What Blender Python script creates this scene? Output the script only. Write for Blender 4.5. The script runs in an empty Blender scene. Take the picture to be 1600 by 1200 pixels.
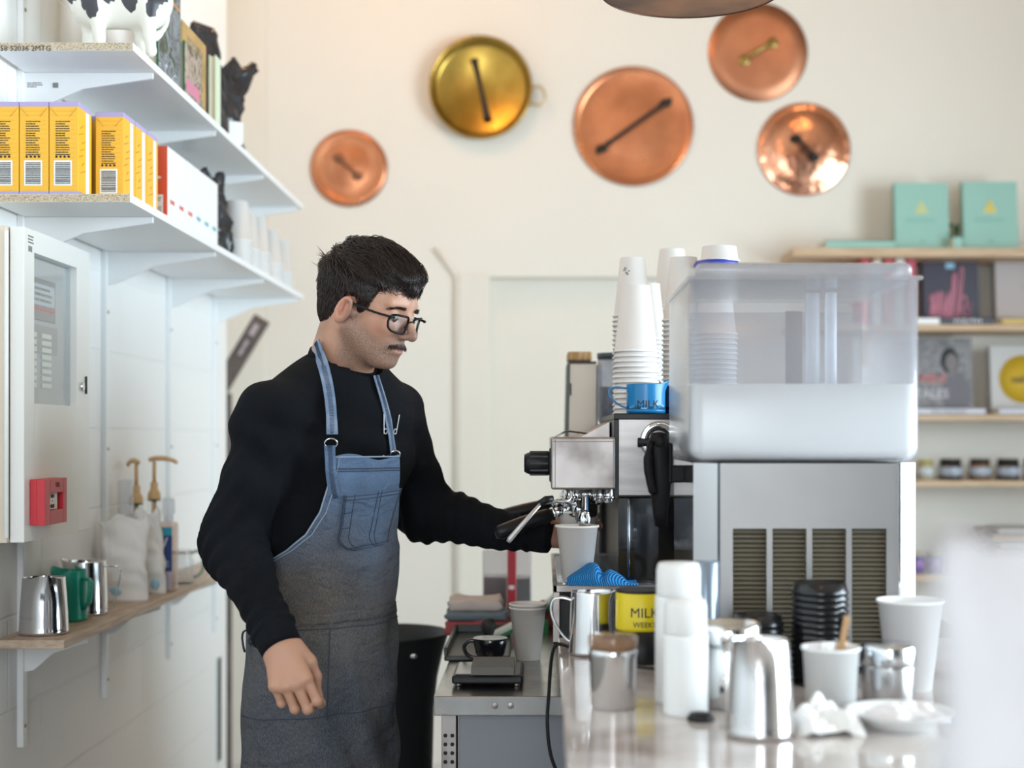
import bpy, bmesh, math, random
import numpy as np
from mathutils import Vector, Matrix, Euler
from mathutils.bvhtree import BVHTree
PI = math.pi
random.seed(7); np.random.seed(7)
scene = bpy.context.scene
COL = scene.collection
F = 50/36*1600          # focal length in pixels of the 1600 px wide picture
CZ = 1.385              # eye height of the camera

# ------------------------------------------------------------ camera
cd = bpy.data.cameras.new('camera'); cam = bpy.data.objects.new('camera', cd); COL.objects.link(cam)
cam.location = (0, 0, CZ); cam.rotation_euler = (PI/2, 0, 0)
cd.lens = 50; cd.sensor_width = 36; cd.shift_x = -50/1600; cd.shift_y = 80/1600
cd.clip_start = 0.02; cd.clip_end = 100
cd.dof.use_dof = True; cd.dof.focus_distance = 2.70; cd.dof.aperture_fstop = 2.3
scene.camera = cam
# ------------------------------------------------------------ colour management
vs = scene.view_settings
vs.view_transform = 'Standard'; vs.look = 'None'; vs.gamma = 1; vs.exposure = 0.27; vs.use_curve_mapping = False
# ------------------------------------------------------------ sky outside the windows
w = bpy.data.worlds.new('sky'); scene.world = w; w.use_nodes = True
bg = w.node_tree.nodes['Background']; bg.inputs[0].default_value = (0.75, 0.87, 1.0, 1); bg.inputs[1].default_value = 1.6
def area(name, loc, rot, sx, sy, power, col):
    l = bpy.data.lights.new(name, 'AREA'); l.shape = 'RECTANGLE'; l.size = sx; l.size_y = sy; l.energy = power; l.color = col
    o = bpy.data.objects.new(name, l); COL.objects.link(o); o.location = loc; o.rotation_euler = rot
    return o
# daylight entering by the shop windows: right hand wall and street front
area('daylight_right', (3.42, 1.75, 1.70), (0, PI/2, 0), 1.85, 3.4, 270, (0.77, 0.90, 1.0))
area('daylight_front', (-.15, -2.85, 2.05), (PI/2, 0, 0), 1.6, 2.1, 80, (0.94, 0.96, 1.0))
# warm ceiling fittings (the fittings themselves are built with the room)
LAMPS = [(-0.62, 4.85, 3.62), (1.3, 4.4, 3.55), (0.4, 1.2, 3.6)]
LPOW = [13, 4, 5]
for p, e in zip(LAMPS, LPOW):
    l = bpy.data.lights.new('ceiling_bulb', 'POINT'); l.energy = e; l.color = (1.0, 0.52, 0.20); l.shadow_soft_size = 0.12
    o = bpy.data.objects.new('ceiling_bulb', l); COL.objects.link(o); o.location = p

# ------------------------------------------------------------ helpers: materials
MATS = {}
def M(name, col, rough=0.5, metal=0.0, col2=None, nscale=8, bump=0, bscale=60, coord='Object', spec=0.5, alpha=1.0,
      trans=0.0, sss=0, stretch=None, coat=0, lo=0.4, hi=0.6, detail=3, rvar=0, aniso=0):
    if name in MATS: return MATS[name]
    m = bpy.data.materials.new(name); m.use_nodes = True; nt = m.node_tree; N = nt.nodes; L = nt.links
    b = N['Principled BSDF']
    b.inputs['Base Color'].default_value = (*col, 1); b.inputs['Roughness'].default_value = rough
    b.inputs['Metallic'].default_value = metal; b.inputs['Specular IOR Level'].default_value = spec
    b.inputs['Alpha'].default_value = alpha; b.inputs['Transmission Weight'].default_value = trans
    b.inputs['Coat Weight'].default_value = coat
    if sss: b.inputs['Subsurface Weight'].default_value = sss; b.inputs['Subsurface Radius'].default_value = (1, .35, .2); b.inputs['Subsurface Scale'].default_value = .006
    tc = N.new('ShaderNodeTexCoord'); src = tc.outputs[coord]
    if stretch:
        mp = N.new('ShaderNodeMapping'); mp.inputs['Scale'].default_value = stretch; L.new(src, mp.inputs[0]); src = mp.outputs[0]
    if col2 is not None or rvar:
        n = N.new('ShaderNodeTexNoise'); n.inputs['Scale'].default_value = nscale; n.inputs['Detail'].default_value = detail
        L.new(src, n.inputs['Vector'])
        r = N.new('ShaderNodeMapRange'); r.inputs[1].default_value = lo; r.inputs[2].default_value = hi
        L.new(n.outputs[0], r.inputs[0])
        if col2 is not None:
            mx = N.new('ShaderNodeMix'); mx.data_type = 'RGBA'
            mx.inputs[6].default_value = (*col, 1); mx.inputs[7].default_value = (*col2, 1)
            L.new(r.outputs[0], mx.inputs[0]); L.new(mx.outputs[2], b.inputs['Base Color'])
        if rvar:
            r2 = N.new('ShaderNodeMapRange'); r2.inputs[3].default_value = rough; r2.inputs[4].default_value = rough + rvar
            L.new(n.outputs[0], r2.inputs[0]); L.new(r2.outputs[0], b.inputs['Roughness'])
    if bump:
        n2 = N.new('ShaderNodeTexNoise'); n2.inputs['Scale'].default_value = bscale; n2.inputs['Detail'].default_value = 2
        L.new(src, n2.inputs['Vector'])
        bp = N.new('ShaderNodeBump'); bp.inputs['Strength'].default_value = bump; bp.inputs['Distance'].default_value = 0.01
        L.new(n2.outputs[0], bp.inputs['Height']); L.new(bp.outputs[0], b.inputs['Normal'])
    MATS[name] = m; return m
def clear_mat(name, tint=(1, 1, 1), gloss=0.06, haze=0.0, hazecol=(.8, .82, .85)):
    """thin clear sheet: straight-through light, a fresnel gloss and some milky scatter"""
    if name in MATS: return MATS[name]
    m = bpy.data.materials.new(name); m.use_nodes = True; nt = m.node_tree; N = nt.nodes; L = nt.links
    N.remove(N['Principled BSDF']); out = N['Material Output']
    t = N.new('ShaderNodeBsdfTransparent'); t.inputs[0].default_value = (*tint, 1)
    g = N.new('ShaderNodeBsdfGlossy'); g.inputs['Roughness'].default_value = gloss
    d = N.new('ShaderNodeBsdfDiffuse'); d.inputs[0].default_value = (*hazecol, 1)
    tr = N.new('ShaderNodeBsdfTranslucent'); tr.inputs[0].default_value = (*hazecol, 1)
    dd = N.new('ShaderNodeMixShader'); L.new(d.outputs[0], dd.inputs[1]); L.new(tr.outputs[0], dd.inputs[2])
    h = N.new('ShaderNodeMixShader'); h.inputs[0].default_value = haze
    L.new(t.outputs[0], h.inputs[1]); L.new(dd.outputs[0], h.inputs[2])
    lw = N.new('ShaderNodeLayerWeight'); lw.inputs[0].default_value = .5
    pw = N.new('ShaderNodeMath'); pw.operation = 'POWER'; pw.inputs[1].default_value = 4; L.new(lw.outputs['Facing'], pw.inputs[0])
    ma = N.new('ShaderNodeMath'); ma.operation = 'MULTIPLY_ADD'; ma.inputs[1].default_value = .85; ma.inputs[2].default_value = .035; L.new(pw.outputs[0], ma.inputs[0])
    mx = N.new('ShaderNodeMixShader'); L.new(ma.outputs[0], mx.inputs[0]); L.new(h.outputs[0], mx.inputs[1]); L.new(g.outputs[0], mx.inputs[2])
    L.new(mx.outputs[0], out.inputs[0]); MATS[name] = m; return m
def brick_mat(name, col, col2, axis, bumps=0.25, warm=None):
    """painted block wall: faint courses in the bump, a little unevenness in the paint"""
    m = bpy.data.materials.new(name); m.use_nodes = True; nt = m.node_tree; N = nt.nodes; L = nt.links; b = N['Principled BSDF']
    tc = N.new('ShaderNodeTexCoord'); sp = N.new('ShaderNodeSeparateXYZ'); L.new(tc.outputs['Object'], sp.inputs[0])
    cb = N.new('ShaderNodeCombineXYZ'); L.new(sp.outputs[axis], cb.inputs[0]); L.new(sp.outputs[2], cb.inputs[1])
    br = N.new('ShaderNodeTexBrick'); br.inputs['Scale'].default_value = 1; br.inputs['Brick Width'].default_value = .40
    br.inputs['Row Height'].default_value = .2; br.inputs['Mortar Size'].default_value = .006; br.inputs['Mortar Smooth'].default_value = .9
    br.inputs['Color1'].default_value = (1,1,1,1); br.inputs['Color2'].default_value = (1,1,1,1); br.inputs['Mortar'].default_value = (0,0,0,1)
    L.new(cb.outputs[0], br.inputs['Vector'])
    n = N.new('ShaderNodeTexNoise'); n.inputs['Scale'].default_value = 2.2; n.inputs['Detail'].default_value = 5; L.new(tc.outputs['Object'], n.inputs['Vector'])
    n2 = N.new('ShaderNodeTexNoise'); n2.inputs['Scale'].default_value = 14; n2.inputs['Detail'].default_value = 4; L.new(tc.outputs['Object'], n2.inputs['Vector'])
    ad = N.new('ShaderNodeMath'); ad.operation = 'MULTIPLY_ADD'; ad.inputs[1].default_value = .55; L.new(n2.outputs[0], ad.inputs[0]); L.new(br.outputs['Color'], ad.inputs[2])
    bp = N.new('ShaderNodeBump'); bp.inputs['Strength'].default_value = bumps; bp.inputs['Distance'].default_value = .01
    L.new(ad.outputs[0], bp.inputs['Height']); L.new(bp.outputs[0], b.inputs['Normal'])
    mx = N.new('ShaderNodeMix'); mx.data_type = 'RGBA'; mx.inputs[6].default_value = (*col, 1); mx.inputs[7].default_value = (*col2, 1)
    L.new(n.outputs[0], mx.inputs[0]); L.new(mx.outputs[2], b.inputs['Base Color']); b.inputs['Roughness'].default_value = .55
    MATS[name] = m; return m

# ------------------------------------------------------------ helpers: objects
def tag(o, label=None, cat=None, group=None, kind=None):
    if label: o['label'] = label
    if cat: o['category'] = cat
    if group: o['group'] = group
    if kind: o['kind'] = kind
    return o
def thing(name, label, cat, loc=(0, 0, 0), rotz=0, group=None):
    o = bpy.data.objects.new(name, None); COL.objects.link(o); o.empty_display_size = .05
    o.location = loc; o.rotation_euler = (0, 0, rotz); return tag(o, label, cat, group)
def dup(root, loc, rotz=None, label=None, group=None):
    r = root.copy(); COL.objects.link(r); r.location = loc
    if rotz is not None: r.rotation_euler = (0, 0, rotz)
    if label: r['label'] = label
    if group: r['group'] = group
    for ch in list(root.children):
        c = ch.copy(); COL.objects.link(c); c.parent = r
        for g in list(ch.children):
            d = g.copy(); COL.objects.link(d); d.parent = c
    return r
def W(px, py, Y): return Vector(((px-850)*Y/F, Y, CZ+(680-py)*Y/F))

class MB:
    """collects shapes; build() links them as one mesh object"""
    def __init__(s): s.v = []; s.f = []; s.sm = []
    def add(s, vs_, fs_, smooth=True):
        o = len(s.v); s.v += [tuple(v) for v in vs_]; s.f += [tuple(i+o for i in f) for f in fs_]; s.sm += [smooth]*len(fs_); return s
    def box(s, lo, hi, bevel=0, rot=None, seg=2):
        lo = Vector(lo); hi = Vector(hi); c = (lo+hi)/2; d = hi-lo
        bm = bmesh.new(); bmesh.ops.create_cube(bm, size=1)
        for v in bm.verts: v.co = Vector((v.co.x*d.x, v.co.y*d.y, v.co.z*d.z))
        if bevel: bmesh.ops.bevel(bm, geom=bm.edges[:], offset=min(bevel, .49*min(abs(d.x), abs(d.y), abs(d.z))), segments=seg, affect='EDGES', profile=.5)
        bm.verts.index_update(); R = rot.to_matrix() if rot is not None and not isinstance(rot, Matrix) else rot
        vv = [((R @ v.co) if R is not None else v.co)+c for v in bm.verts]; ff = [[v.index for v in f.verts] for f in bm.faces]; bm.free()
        return s.add(vv, ff, False)
    def lathe(s, prof, c=(0, 0, 0), seg=40, axis=None, squash=(1, 1), fn=None):
        """prof: list of (r, z); fn(x,y,z)->(x,y,z) deforms"""
        c = Vector(c); n = len(prof); vv = []; ff = []
        R = Vector((0, 0, 1)).rotation_difference(Vector(axis)).to_matrix() if axis is not None else Matrix.Identity(3)
        for r, z in prof:
            for k in range(seg):
                a = 2*PI*k/seg; p = (r*math.cos(a)*squash[0], r*math.sin(a)*squash[1], z)
                if fn: p = fn(*p)
                vv.append(R @ Vector(p)+c)
        for i in range(n-1):
            for k in range(seg):
                a = i*seg+k; b = i*seg+(k+1) % seg; ff.append((a, b, b+seg, a+seg))
        s.add(vv, ff, True)
        for idx, rev in ((0, True), (n-1, False)):
            if prof[idx][0] > 1e-5:
                ring = [idx*seg+k for k in range(seg)]; o = len(s.v)-len(vv)
                s.f.append(tuple(o+i for i in (reversed(ring) if rev else ring))); s.sm.append(False)
        return s
    def tube(s, pts, r, seg=12, cap=True, flat=None, closed=False):
        """sweep; r number or list; flat=(w,t,normal) gives a flat band"""
        P = [Vector(p) for p in pts]; n = len(P); rr = r if isinstance(r, (list, tuple)) else [r]*n
        vv = []; ff = []; prev = None
        for i in range(n):
            if closed: t = (P[(i+1) % n]-P[i-1])
            else: t = (P[min(i+1, n-1)]-P[max(i-1, 0)])
            t.normalize()
            if prev is None:
                u = t.orthogonal().normalized() if flat is None else (Vector(flat[2])-t*t.dot(Vector(flat[2]))).normalized()
            elif flat is None: u = (prev-t*prev.dot(t)).normalized()
            else: u = (Vector(flat[2])-t*t.dot(Vector(flat[2]))).normalized()
            prev = u; b = t.cross(u)
            for k in range(seg):
                a = 2*PI*k/seg
                if flat is None: vv.append(P[i]+rr[i]*(math.cos(a)*u+math.sin(a)*b))
                else:
                    ca, sa = math.cos(a), math.sin(a)
                    ca = math.copysign(abs(ca)**.35, ca); sa = math.copysign(abs(sa)**.35, sa)
                    vv.append(P[i]+flat[1]/2*ca*u+flat[0]/2*sa*b)
        m = n if closed else n-1
        for i in range(m):
            for k in range(seg):
                a = i*seg+k; b = i*seg+(k+1) % seg; j = ((i+1) % n)*seg
                ff.append((a, b, j+(k+1) % seg, j+k))
        if cap and not closed: ff.append(tuple(reversed(range(seg)))); ff.append(tuple((n-1)*seg+k for k in range(seg)))
        return s.add(vv, ff, True)
    def ball(s, c, r, seg=20, rot=None):
        r = Vector(r) if hasattr(r, '__len__') else Vector((r, r, r)); c = Vector(c); h = seg//2; vv = []; ff = []
        R = rot if rot is not None else Matrix.Identity(3)
        for i in range(h+1):
            ph = PI*i/h
            for k in range(seg):
                a = 2*PI*k/seg; vv.append(R @ Vector((r.x*math.sin(ph)*math.cos(a), r.y*math.sin(ph)*math.sin(a), -r.z*math.cos(ph)))+c)
        for i in range(h):
            for k in range(seg):
                a = i*seg+k; b = i*seg+(k+1) % seg; ff.append((a, b, b+seg, a+seg))
        return s.add(vv, ff, True)
    def cyl(s, p0, p1, r0, r1=None, seg=28):
        p0 = Vector(p0); p1 = Vector(p1); r1 = r0 if r1 is None else r1; d = (p1-p0); L_ = d.length
        b = min(.0015, .2*min(r0, r1) if min(r0, r1) > 0 else 0)
        return s.lathe([(max(r0-b, 0), 0), (r0, b), (r1, L_-b), (max(r1-b, 0), L_)], p0, seg, d)
    def grid(s, f, nu, nv, closed_u=False):
        vv = [f(i/(nu-1 if not closed_u else nu), j/(nv-1)) for j in range(nv) for i in range(nu)]; ff = []
        for j in range(nv-1):
            for i in range(nu if closed_u else nu-1):
                a = j*nu+i; b = j*nu+(i+1) % nu; ff.append((a, b, b+nu, a+nu))
        return s.add(vv, ff, True)
    def build(s, name, mat, parent=None, world=True, solid=0, bevel=0, subsurf=0):
        me = bpy.data.meshes.new(name)
        v = np.array(s.v, dtype=float).reshape(-1, 3)
        base = parent
        if parent is not None and world:
            off = Vector((0, 0, 0)); p = parent
            while p is not None: off += Vector(p.location); p = p.parent
            v = v-np.array(off)
        me.from_pydata(v.tolist(), [], s.f)
        me.polygons.foreach_set('use_smooth', s.sm); me.update()
        for m in (mat if isinstance(mat, (list, tuple)) else [mat]): me.materials.append(m)
        o = bpy.data.objects.new(name, me); COL.objects.link(o)
        if parent is not None: o.parent = parent
        bm = bmesh.new(); bm.from_mesh(me); bmesh.ops.remove_doubles(bm, verts=bm.verts, dist=1e-6)
        bmesh.ops.recalc_face_normals(bm, faces=bm.faces); bm.to_mesh(me); bm.free()
        if solid:
            md = o.modifiers.new('solid', 'SOLIDIFY'); md.thickness = solid; md.offset = 0
        if bevel:
            md = o.modifiers.new('bevel', 'BEVEL'); md.width = bevel; md.segments = 2; md.limit_method = 'ANGLE'
        if subsurf:
            md = o.modifiers.new('sub', 'SUBSURF'); md.levels = subsurf; md.render_levels = subsurf
        return o
def one(name, mb, mat, label, cat, group=None, loc=None, **k):
    """a thing that is a single mesh, its origin at loc"""
    v = np.array(mb.v).reshape(-1, 3)
    if loc is None: loc = Vector(((v[:, 0].min()+v[:, 0].max())/2, (v[:, 1].min()+v[:, 1].max())/2, v[:, 2].min()))
    mb.v = (v-np.array(loc)).tolist(); o = mb.build(name, mat, None, **k); o.location = loc
    return tag(o, label, cat, group)
def struct(name, mb, mat, **k):
    o = mb.build(name, mat, None, **k); o['kind'] = 'structure'; return o
def text(name, body, size, loc, right, up, mat, parent, ext=.0004, sx=1, shear=0, align='CENTER', bold=0):
    """lettering as a thin mesh; right/up are world directions"""
    c = bpy.data.curves.new(name, 'FONT'); c.body = body; c.size = size; c.extrude = ext; c.align_x = align; c.align_y = 'CENTER'; c.shear = shear
    c.offset = bold; c.resolution_u = 2
    tmp = bpy.data.objects.new('tmp', c); COL.objects.link(tmp); dg = bpy.context.evaluated_depsgraph_get()
    me = bpy.data.meshes.new_from_object(tmp.evaluated_get(dg)); bpy.data.objects.remove(tmp); bpy.data.curves.remove(c)
    r = Vector(right).normalized(); u = Vector(up).normalized(); n = r.cross(u)
    off = Vector((0, 0, 0)); p = parent
    while p is not None: off += Vector(p.location); p = p.parent
    R = Matrix(((r.x*sx, u.x, n.x), (r.y*sx, u.y, n.y), (r.z*sx, u.z, n.z)))
    for v in me.vertices: v.co = R @ v.co+Vector(loc)-off
    me.materials.clear(); me.materials.append(mat)
    o = bpy.data.objects.new(name, me); COL.objects.link(o); o.parent = parent
    return o

# ------------------------------------------------------------ helpers: implicit surfaces
def smin(a, b, k):
    h = np.clip(.5+.5*(b-a)/k, 0, 1); return b*(1-h)+a*h-k*h*(1-h)
def smax(a, b, k): return -smin(-a, -b, k)
def cap(P, a, b, ra, rb=None):
    rb = ra if rb is None else rb; a = np.array(a); b = np.array(b); d = b-a; t = np.clip(((P-a) @ d)/(d @ d+1e-12), 0, 1)
    return np.linalg.norm(P-a-t[..., None]*d, axis=-1)-(ra+(rb-ra)*t)
def ell(P, c, r, R=None):
    q = P-np.array(c); q = q @ np.array(R) if R is not None else q; r = np.array(r)
    k0 = np.linalg.norm(q/r, axis=-1); k1 = np.linalg.norm(q/(r*r), axis=-1)+1e-9
    return k0*(k0-1)/k1
def surface_nets(fn, lo, hi, h):
    lo = np.array(lo); n = [int((b-a)/h)+2 for a, b in zip(lo, hi)]
    ax = [lo[i]+h*np.arange(n[i]) for i in range(3)]
    G = np.stack(np.meshgrid(*ax, indexing='ij'), -1); D = np.empty(n)
    for i in range(0, n[0], 24): D[i:i+24] = fn(G[i:i+24])
    nx, ny, nz = [k-1 for k in n]
    acc = np.zeros((nx, ny, nz, 3)); cnt = np.zeros((nx, ny, nz))
    corners = [(i, j, k) for i in (0, 1) for j in (0, 1) for k in (0, 1)]
    for a in corners:
        for ax_ in range(3):
            if a[ax_] == 1: continue
            b = list(a); b[ax_] = 1
            da = D[a[0]:a[0]+nx, a[1]:a[1]+ny, a[2]:a[2]+nz]; db = D[b[0]:b[0]+nx, b[1]:b[1]+ny, b[2]:b[2]+nz]
            m = (da < 0) != (db < 0); t = np.where(m, da/np.where(m, da-db, 1), 0)
            for c in range(3): acc[..., c] += np.where(m, a[c]+(t if c == ax_ else 0), 0)
            cnt += m
    act = cnt > 0; idx = -np.ones((nx, ny, nz), int); idx[act] = np.arange(act.sum())
    base = np.stack(np.meshgrid(np.arange(nx), np.arange(ny), np.arange(nz), indexing='ij'), -1)[act]
    V = lo+h*(base+acc[act]/cnt[act][:, None])
    Q = []
    for ax_ in range(3):
        o = [q for q in range(3) if q != ax_]
        sl0 = [slice(1, None)]*3; sl0[ax_] = slice(0, n[ax_]-1)
        sl0[o[0]] = slice(1, n[o[0]]-1); sl0[o[1]] = slice(1, n[o[1]]-1)
        sl1 = list(sl0); sl1[ax_] = slice(1, n[ax_])
        d0 = D[tuple(sl0)]; d1 = D[tuple(sl1)]; m = (d0 < 0) != (d1 < 0); I = np.argwhere(m)
        if len(I) == 0: continue
        I[:, o[0]] += 1; I[:, o[1]] += 1
        def g(e0, e1):
            J = I.copy(); J[:, o[0]] -= e0; J[:, o[1]] -= e1; return idx[J[:, 0], J[:, 1], J[:, 2]]
        q = np.stack([g(0, 0), g(1, 0), g(1, 1), g(0, 1)], 1)
        flip = (d0[m] < 0) ^ (ax_ == 1); q[flip] = q[flip][:, ::-1]; Q.append(q)
    Q = np.concatenate(Q); return V, Q[:, ::-1]
def relax(V, Q, n=1, lam=.5):
    e = np.concatenate([Q[:, [0, 1]], Q[:, [1, 2]], Q[:, [2, 3]], Q[:, [3, 0]]])
    for _ in range(n):
        s = np.zeros_like(V); c = np.zeros(len(V))
        for a, b in ((0, 1), (1, 0)):
            np.add.at(s, e[:, a], V[e[:, b]]); np.add.at(c, e[:, a], 1)
        V = V+lam*(s/c[:, None]-V)
    return V
def normals(V, Q):
    n = np.cross(V[Q[:, 2]]-V[Q[:, 0]], V[Q[:, 3]]-V[Q[:, 1]]); out = np.zeros_like(V)
    for k in range(4): np.add.at(out, Q[:, k], n)
    return out/(np.linalg.norm(out, axis=1)[:, None]+1e-12)
def raw_mesh(name, V, Q, mat, parent=None):
    off = Vector((0, 0, 0)); p = parent
    while p is not None: off += Vector(p.location); p = p.parent
    me = bpy.data.meshes.new(name); me.from_pydata((V-np.array(off)).tolist(), [], [tuple(q) for q in Q.tolist()]); me.update()
    me.polygons.foreach_set('use_smooth', [True]*len(me.polygons)); me.materials.append(mat)
    o = bpy.data.objects.new(name, me); COL.objects.link(o); o.parent = parent; return o
def text_rows(mb, x0, x1, z0, z1, n, y, seed=0, axis='x', t=.0004, h=.45):
    """rows of little bars standing for unreadably small print"""
    r = random.Random(seed)
    for i in range(n):
        z = z1-(i+.5)*(z1-z0)/n; hh = (z1-z0)/n*h/2; e = x1-(x1-x0)*r.choice([0, .05, .1, .35]); a = x0
        while a < e-.001:
            b = min(e, a+(x1-x0)*r.uniform(.08, .28))
            if axis == 'x': mb.box((a, y-t, z-hh), (b, y, z+hh))
            else: mb.box((y, a, z-hh), (y+t, b, z+hh))
            a = b+(x1-x0)*.03
# ------------------------------------------------------------ materials
m_left = brick_mat('painted_block_left', (.87, .865, .85), (.90, .895, .88), 1, .35)
m_back = brick_mat('painted_block_back', (.77, .725, .645), (.80, .755, .68), 0, .10)
m_plain = M('wall_paint', (.78, .735, .65), .6, col2=(.76, .71, .62), nscale=2, bump=.05)
m_wp = M('white_laminate', (.86, .87, .88), .35)
m_chip = M('raw_chipboard', (.62, .52, .38), .8, col2=(.34, .26, .17), nscale=260, lo=.45, hi=.62, detail=2, stretch=(1, 1, 1.6))
m_steel_w = M('white_painted_steel', (.86, .87, .87), .35)
m_oak = M('pale_oak_board', (.60, .47, .36), .5, col2=(.48, .35, .25), nscale=10, stretch=(5, .9, 12), bump=.05, bscale=120)
m_oak2 = M('oak_shelf', (.58, .42, .27), .55, col2=(.48, .33, .20), nscale=9, stretch=(.8, 6, 10))
m_black = M('black_plastic', (.008, .008, .009), .38, spec=.3)
m_blackm = M('black_matte', (.016, .016, .017), .7)
m_white = M('white_plastic', (.86, .86, .85), .35)
m_paper = M('white_paper', (.88, .87, .85), .7)
m_paperw = M('warm_white_paper_cup', (.90, .82, .75), .55)
m_chrome = M('chrome', (.80, .81, .82), .07, 1.0)
m_steel = M('polished_steel', (.72, .72, .73), .13, 1.0)
m_brush = M('brushed_steel', (.33, .31, .30), .32, 1.0, col2=(.26, .245, .235), nscale=5, rvar=.12, stretch=(1, 1, 8))
m_dullsteel = M('worn_steel', (.37, .335, .32), .34, 1.0, col2=(.20, .175, .16), nscale=14, rvar=.2, lo=.45, hi=.75)
m_copper = M('copper', (.66, .28, .14), .20, 1.0, col2=(.48, .18, .09), nscale=7, rvar=.2, bump=.10, bscale=9, lo=.35, hi=.7)
m_copperd = M('dull_copper', (.56, .25, .14), .36, 1.0, col2=(.44, .19, .105), nscale=5, rvar=.12, bump=.06, bscale=9)
m_copperh = M('hammered_copper', (.84, .42, .27), .15, 1.0, col2=(.62, .27, .16), nscale=8, bump=.55, bscale=13, rvar=.1)
m_brass = M('brass', (.48, .31, .07), .22, 1.0, col2=(.34, .21, .04), nscale=6, rvar=.15, bump=.06, bscale=9)
m_iron = M('dark_iron', (.045, .035, .03), .55, .6)
m_brassd = M('old_brass', (.42, .30, .10), .4, 1.0)
m_glass = clear_mat('clear_glass', (.96, .98, .98), .03)
m_marble = M('marble', (.62, .56, .53), .10, col2=(.36, .28, .25), nscale=4.5, lo=.50, hi=.66, detail=9, coat=.3)
m_stain = M('stainless_top', (.42, .41, .40), .17, 1.0, col2=(.36, .35, .33), nscale=18, rvar=.15)
m_floor = M('pale_floor', (.70, .71, .72), .45, col2=(.64, .65, .66), nscale=4)

# ------------------------------------------------------------ the room
XL, YB, YL = -1.13, 6.0, 5.06
struct('floor', MB().box((-1.8, -2.9, -.1), (3.5, 6.3, 0)), m_floor)
struct('ceiling', MB().box((-1.8, -2.9, 3.9), (3.5, 6.3, 4.0)), M('timber_ceiling', (.42, .33, .24), .6, col2=(.34, .26, .18), nscale=6, stretch=(8, 1, 1)))
struct('wall_left', MB().box((XL-.2, -2.9, 0), (XL, YL, 3.9)), m_left)
struct('wall_recess', MB().box((-1.8, YL, 0), (-1.52, 6.2, 3.9)), m_plain)
# back wall with the blocked-up opening
b = MB(); ox0, ox1, oz = -.227, 1.30, CZ+.668
b.box((-1.8, YB, 0), (ox0, YB+.2, 3.9)); b.box((ox1, YB, 0), (3.5, YB+.2, 3.9)); b.box((ox0, YB, oz), (ox1, YB+.2, 3.9))
struct('wall_back', b, m_back)
struct('wall_opening', MB().box((ox0, YB+.09, 0), (ox1, YB+.2, oz)), m_plain)
struct('trim_1', MB().box((-1.52, YB-.03, 0), (-1.17, YB, 3.9), .004), m_plain)
struct('trim_2', MB().tube([W(680, 388, 5.985), W(713, 433, 5.985), W(714, 434, 5.985)+Vector((0, 0, -.01)), (-.367, 5.985, 0.02)], .006, 8), m_plain)
struct('trim_3', MB().box((-.367, YB-.012, 0), (ox0, YB, oz-.03), .003).box((-.367, YB-.012, oz), (ox1+.1, YB, oz+.0), .003) if False else MB().box((-.36, YB-.012, 0), (-.235, YB, oz+.01), .004), m_plain)
# right wall and street front with window openings
b = MB(); b.box((3.3, -2.9, 0), (3.5, 6.3, .75)); b.box((3.3, -2.9, 2.65), (3.5, 6.3, 3.9)); b.box((3.3, -2.9, .75), (3.5, 0, 2.65)); b.box((3.3, 3.5, .75), (3.5, 6.3, 2.65))
struct('wall_right', b, m_plain)
b = MB(); b.box((-1.8, -2.9, 0), (3.5, -2.7, .65)); b.box((-1.8, -2.9, 3.15), (3.5, -2.7, 3.9)); b.box((-1.8, -2.9, .65), (-.95, -2.7, 3.15)); b.box((.70, -2.9, .65), (3.5, -2.7, 3.15)); b.box((-.95, -2.9, .65), (.70, -2.7, 1.0))
struct('wall_front', b, M('navy_joinery', (.045, .05, .07), .5))
m_frame = M('window_frame_paint', (.09, .09, .095), .4)
b = MB()
for y in (.03, 1.75, 3.47): b.box((3.36, y-.03, .75), (3.42, y+.03, 2.65))
for z in (.78, 2.62): b.box((3.36, 0, z-.03), (3.42, 3.5, z+.03))
struct('window_1', b, m_frame)
b = MB()
for x in (-.92, -.12, .67): b.box((x-.03, -2.82, 1.0), (x+.03, -2.76, 3.15))
for z in (1.03, 2.5, 3.12): b.box((-.95, -2.82, z-.03), (.70, -2.76, z+.03))
struct('window_2', b, m_frame)
struct('window_3', MB().box((3.385, 0, .75), (3.39, 3.5, 2.65)), m_glass)
struct('window_4', MB().box((-.95, -2.79, 1.0), (.70, -2.785, 3.15)), m_glass)
m_bulb = M('opal_glass_bulb', (1, .9, .75), .3); m_bulb.node_tree.nodes['Principled BSDF'].inputs['Emission Color'].default_value = (1, .8, .55, 1); m_bulb.node_tree.nodes['Principled BSDF'].inputs['Emission Strength'].default_value = 4
for p in LAMPS:
    t = thing('ceiling_light', 'bare opal bulb on a short cord from the ceiling', 'light', (p[0], p[1], 3.9), group='bare bulbs hanging from the ceiling')
    MB().cyl((p[0], p[1], 3.86), (p[0], p[1], 3.9), .05).build('ceiling_rose', m_white, t)
    MB().tube([(p[0], p[1], 3.87), (p[0], p[1], p[2]+.16)], .004, 6).cyl((p[0], p[1], p[2]+.13), (p[0], p[1], p[2]+.19), .02).build('cord', m_black, t)

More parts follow.
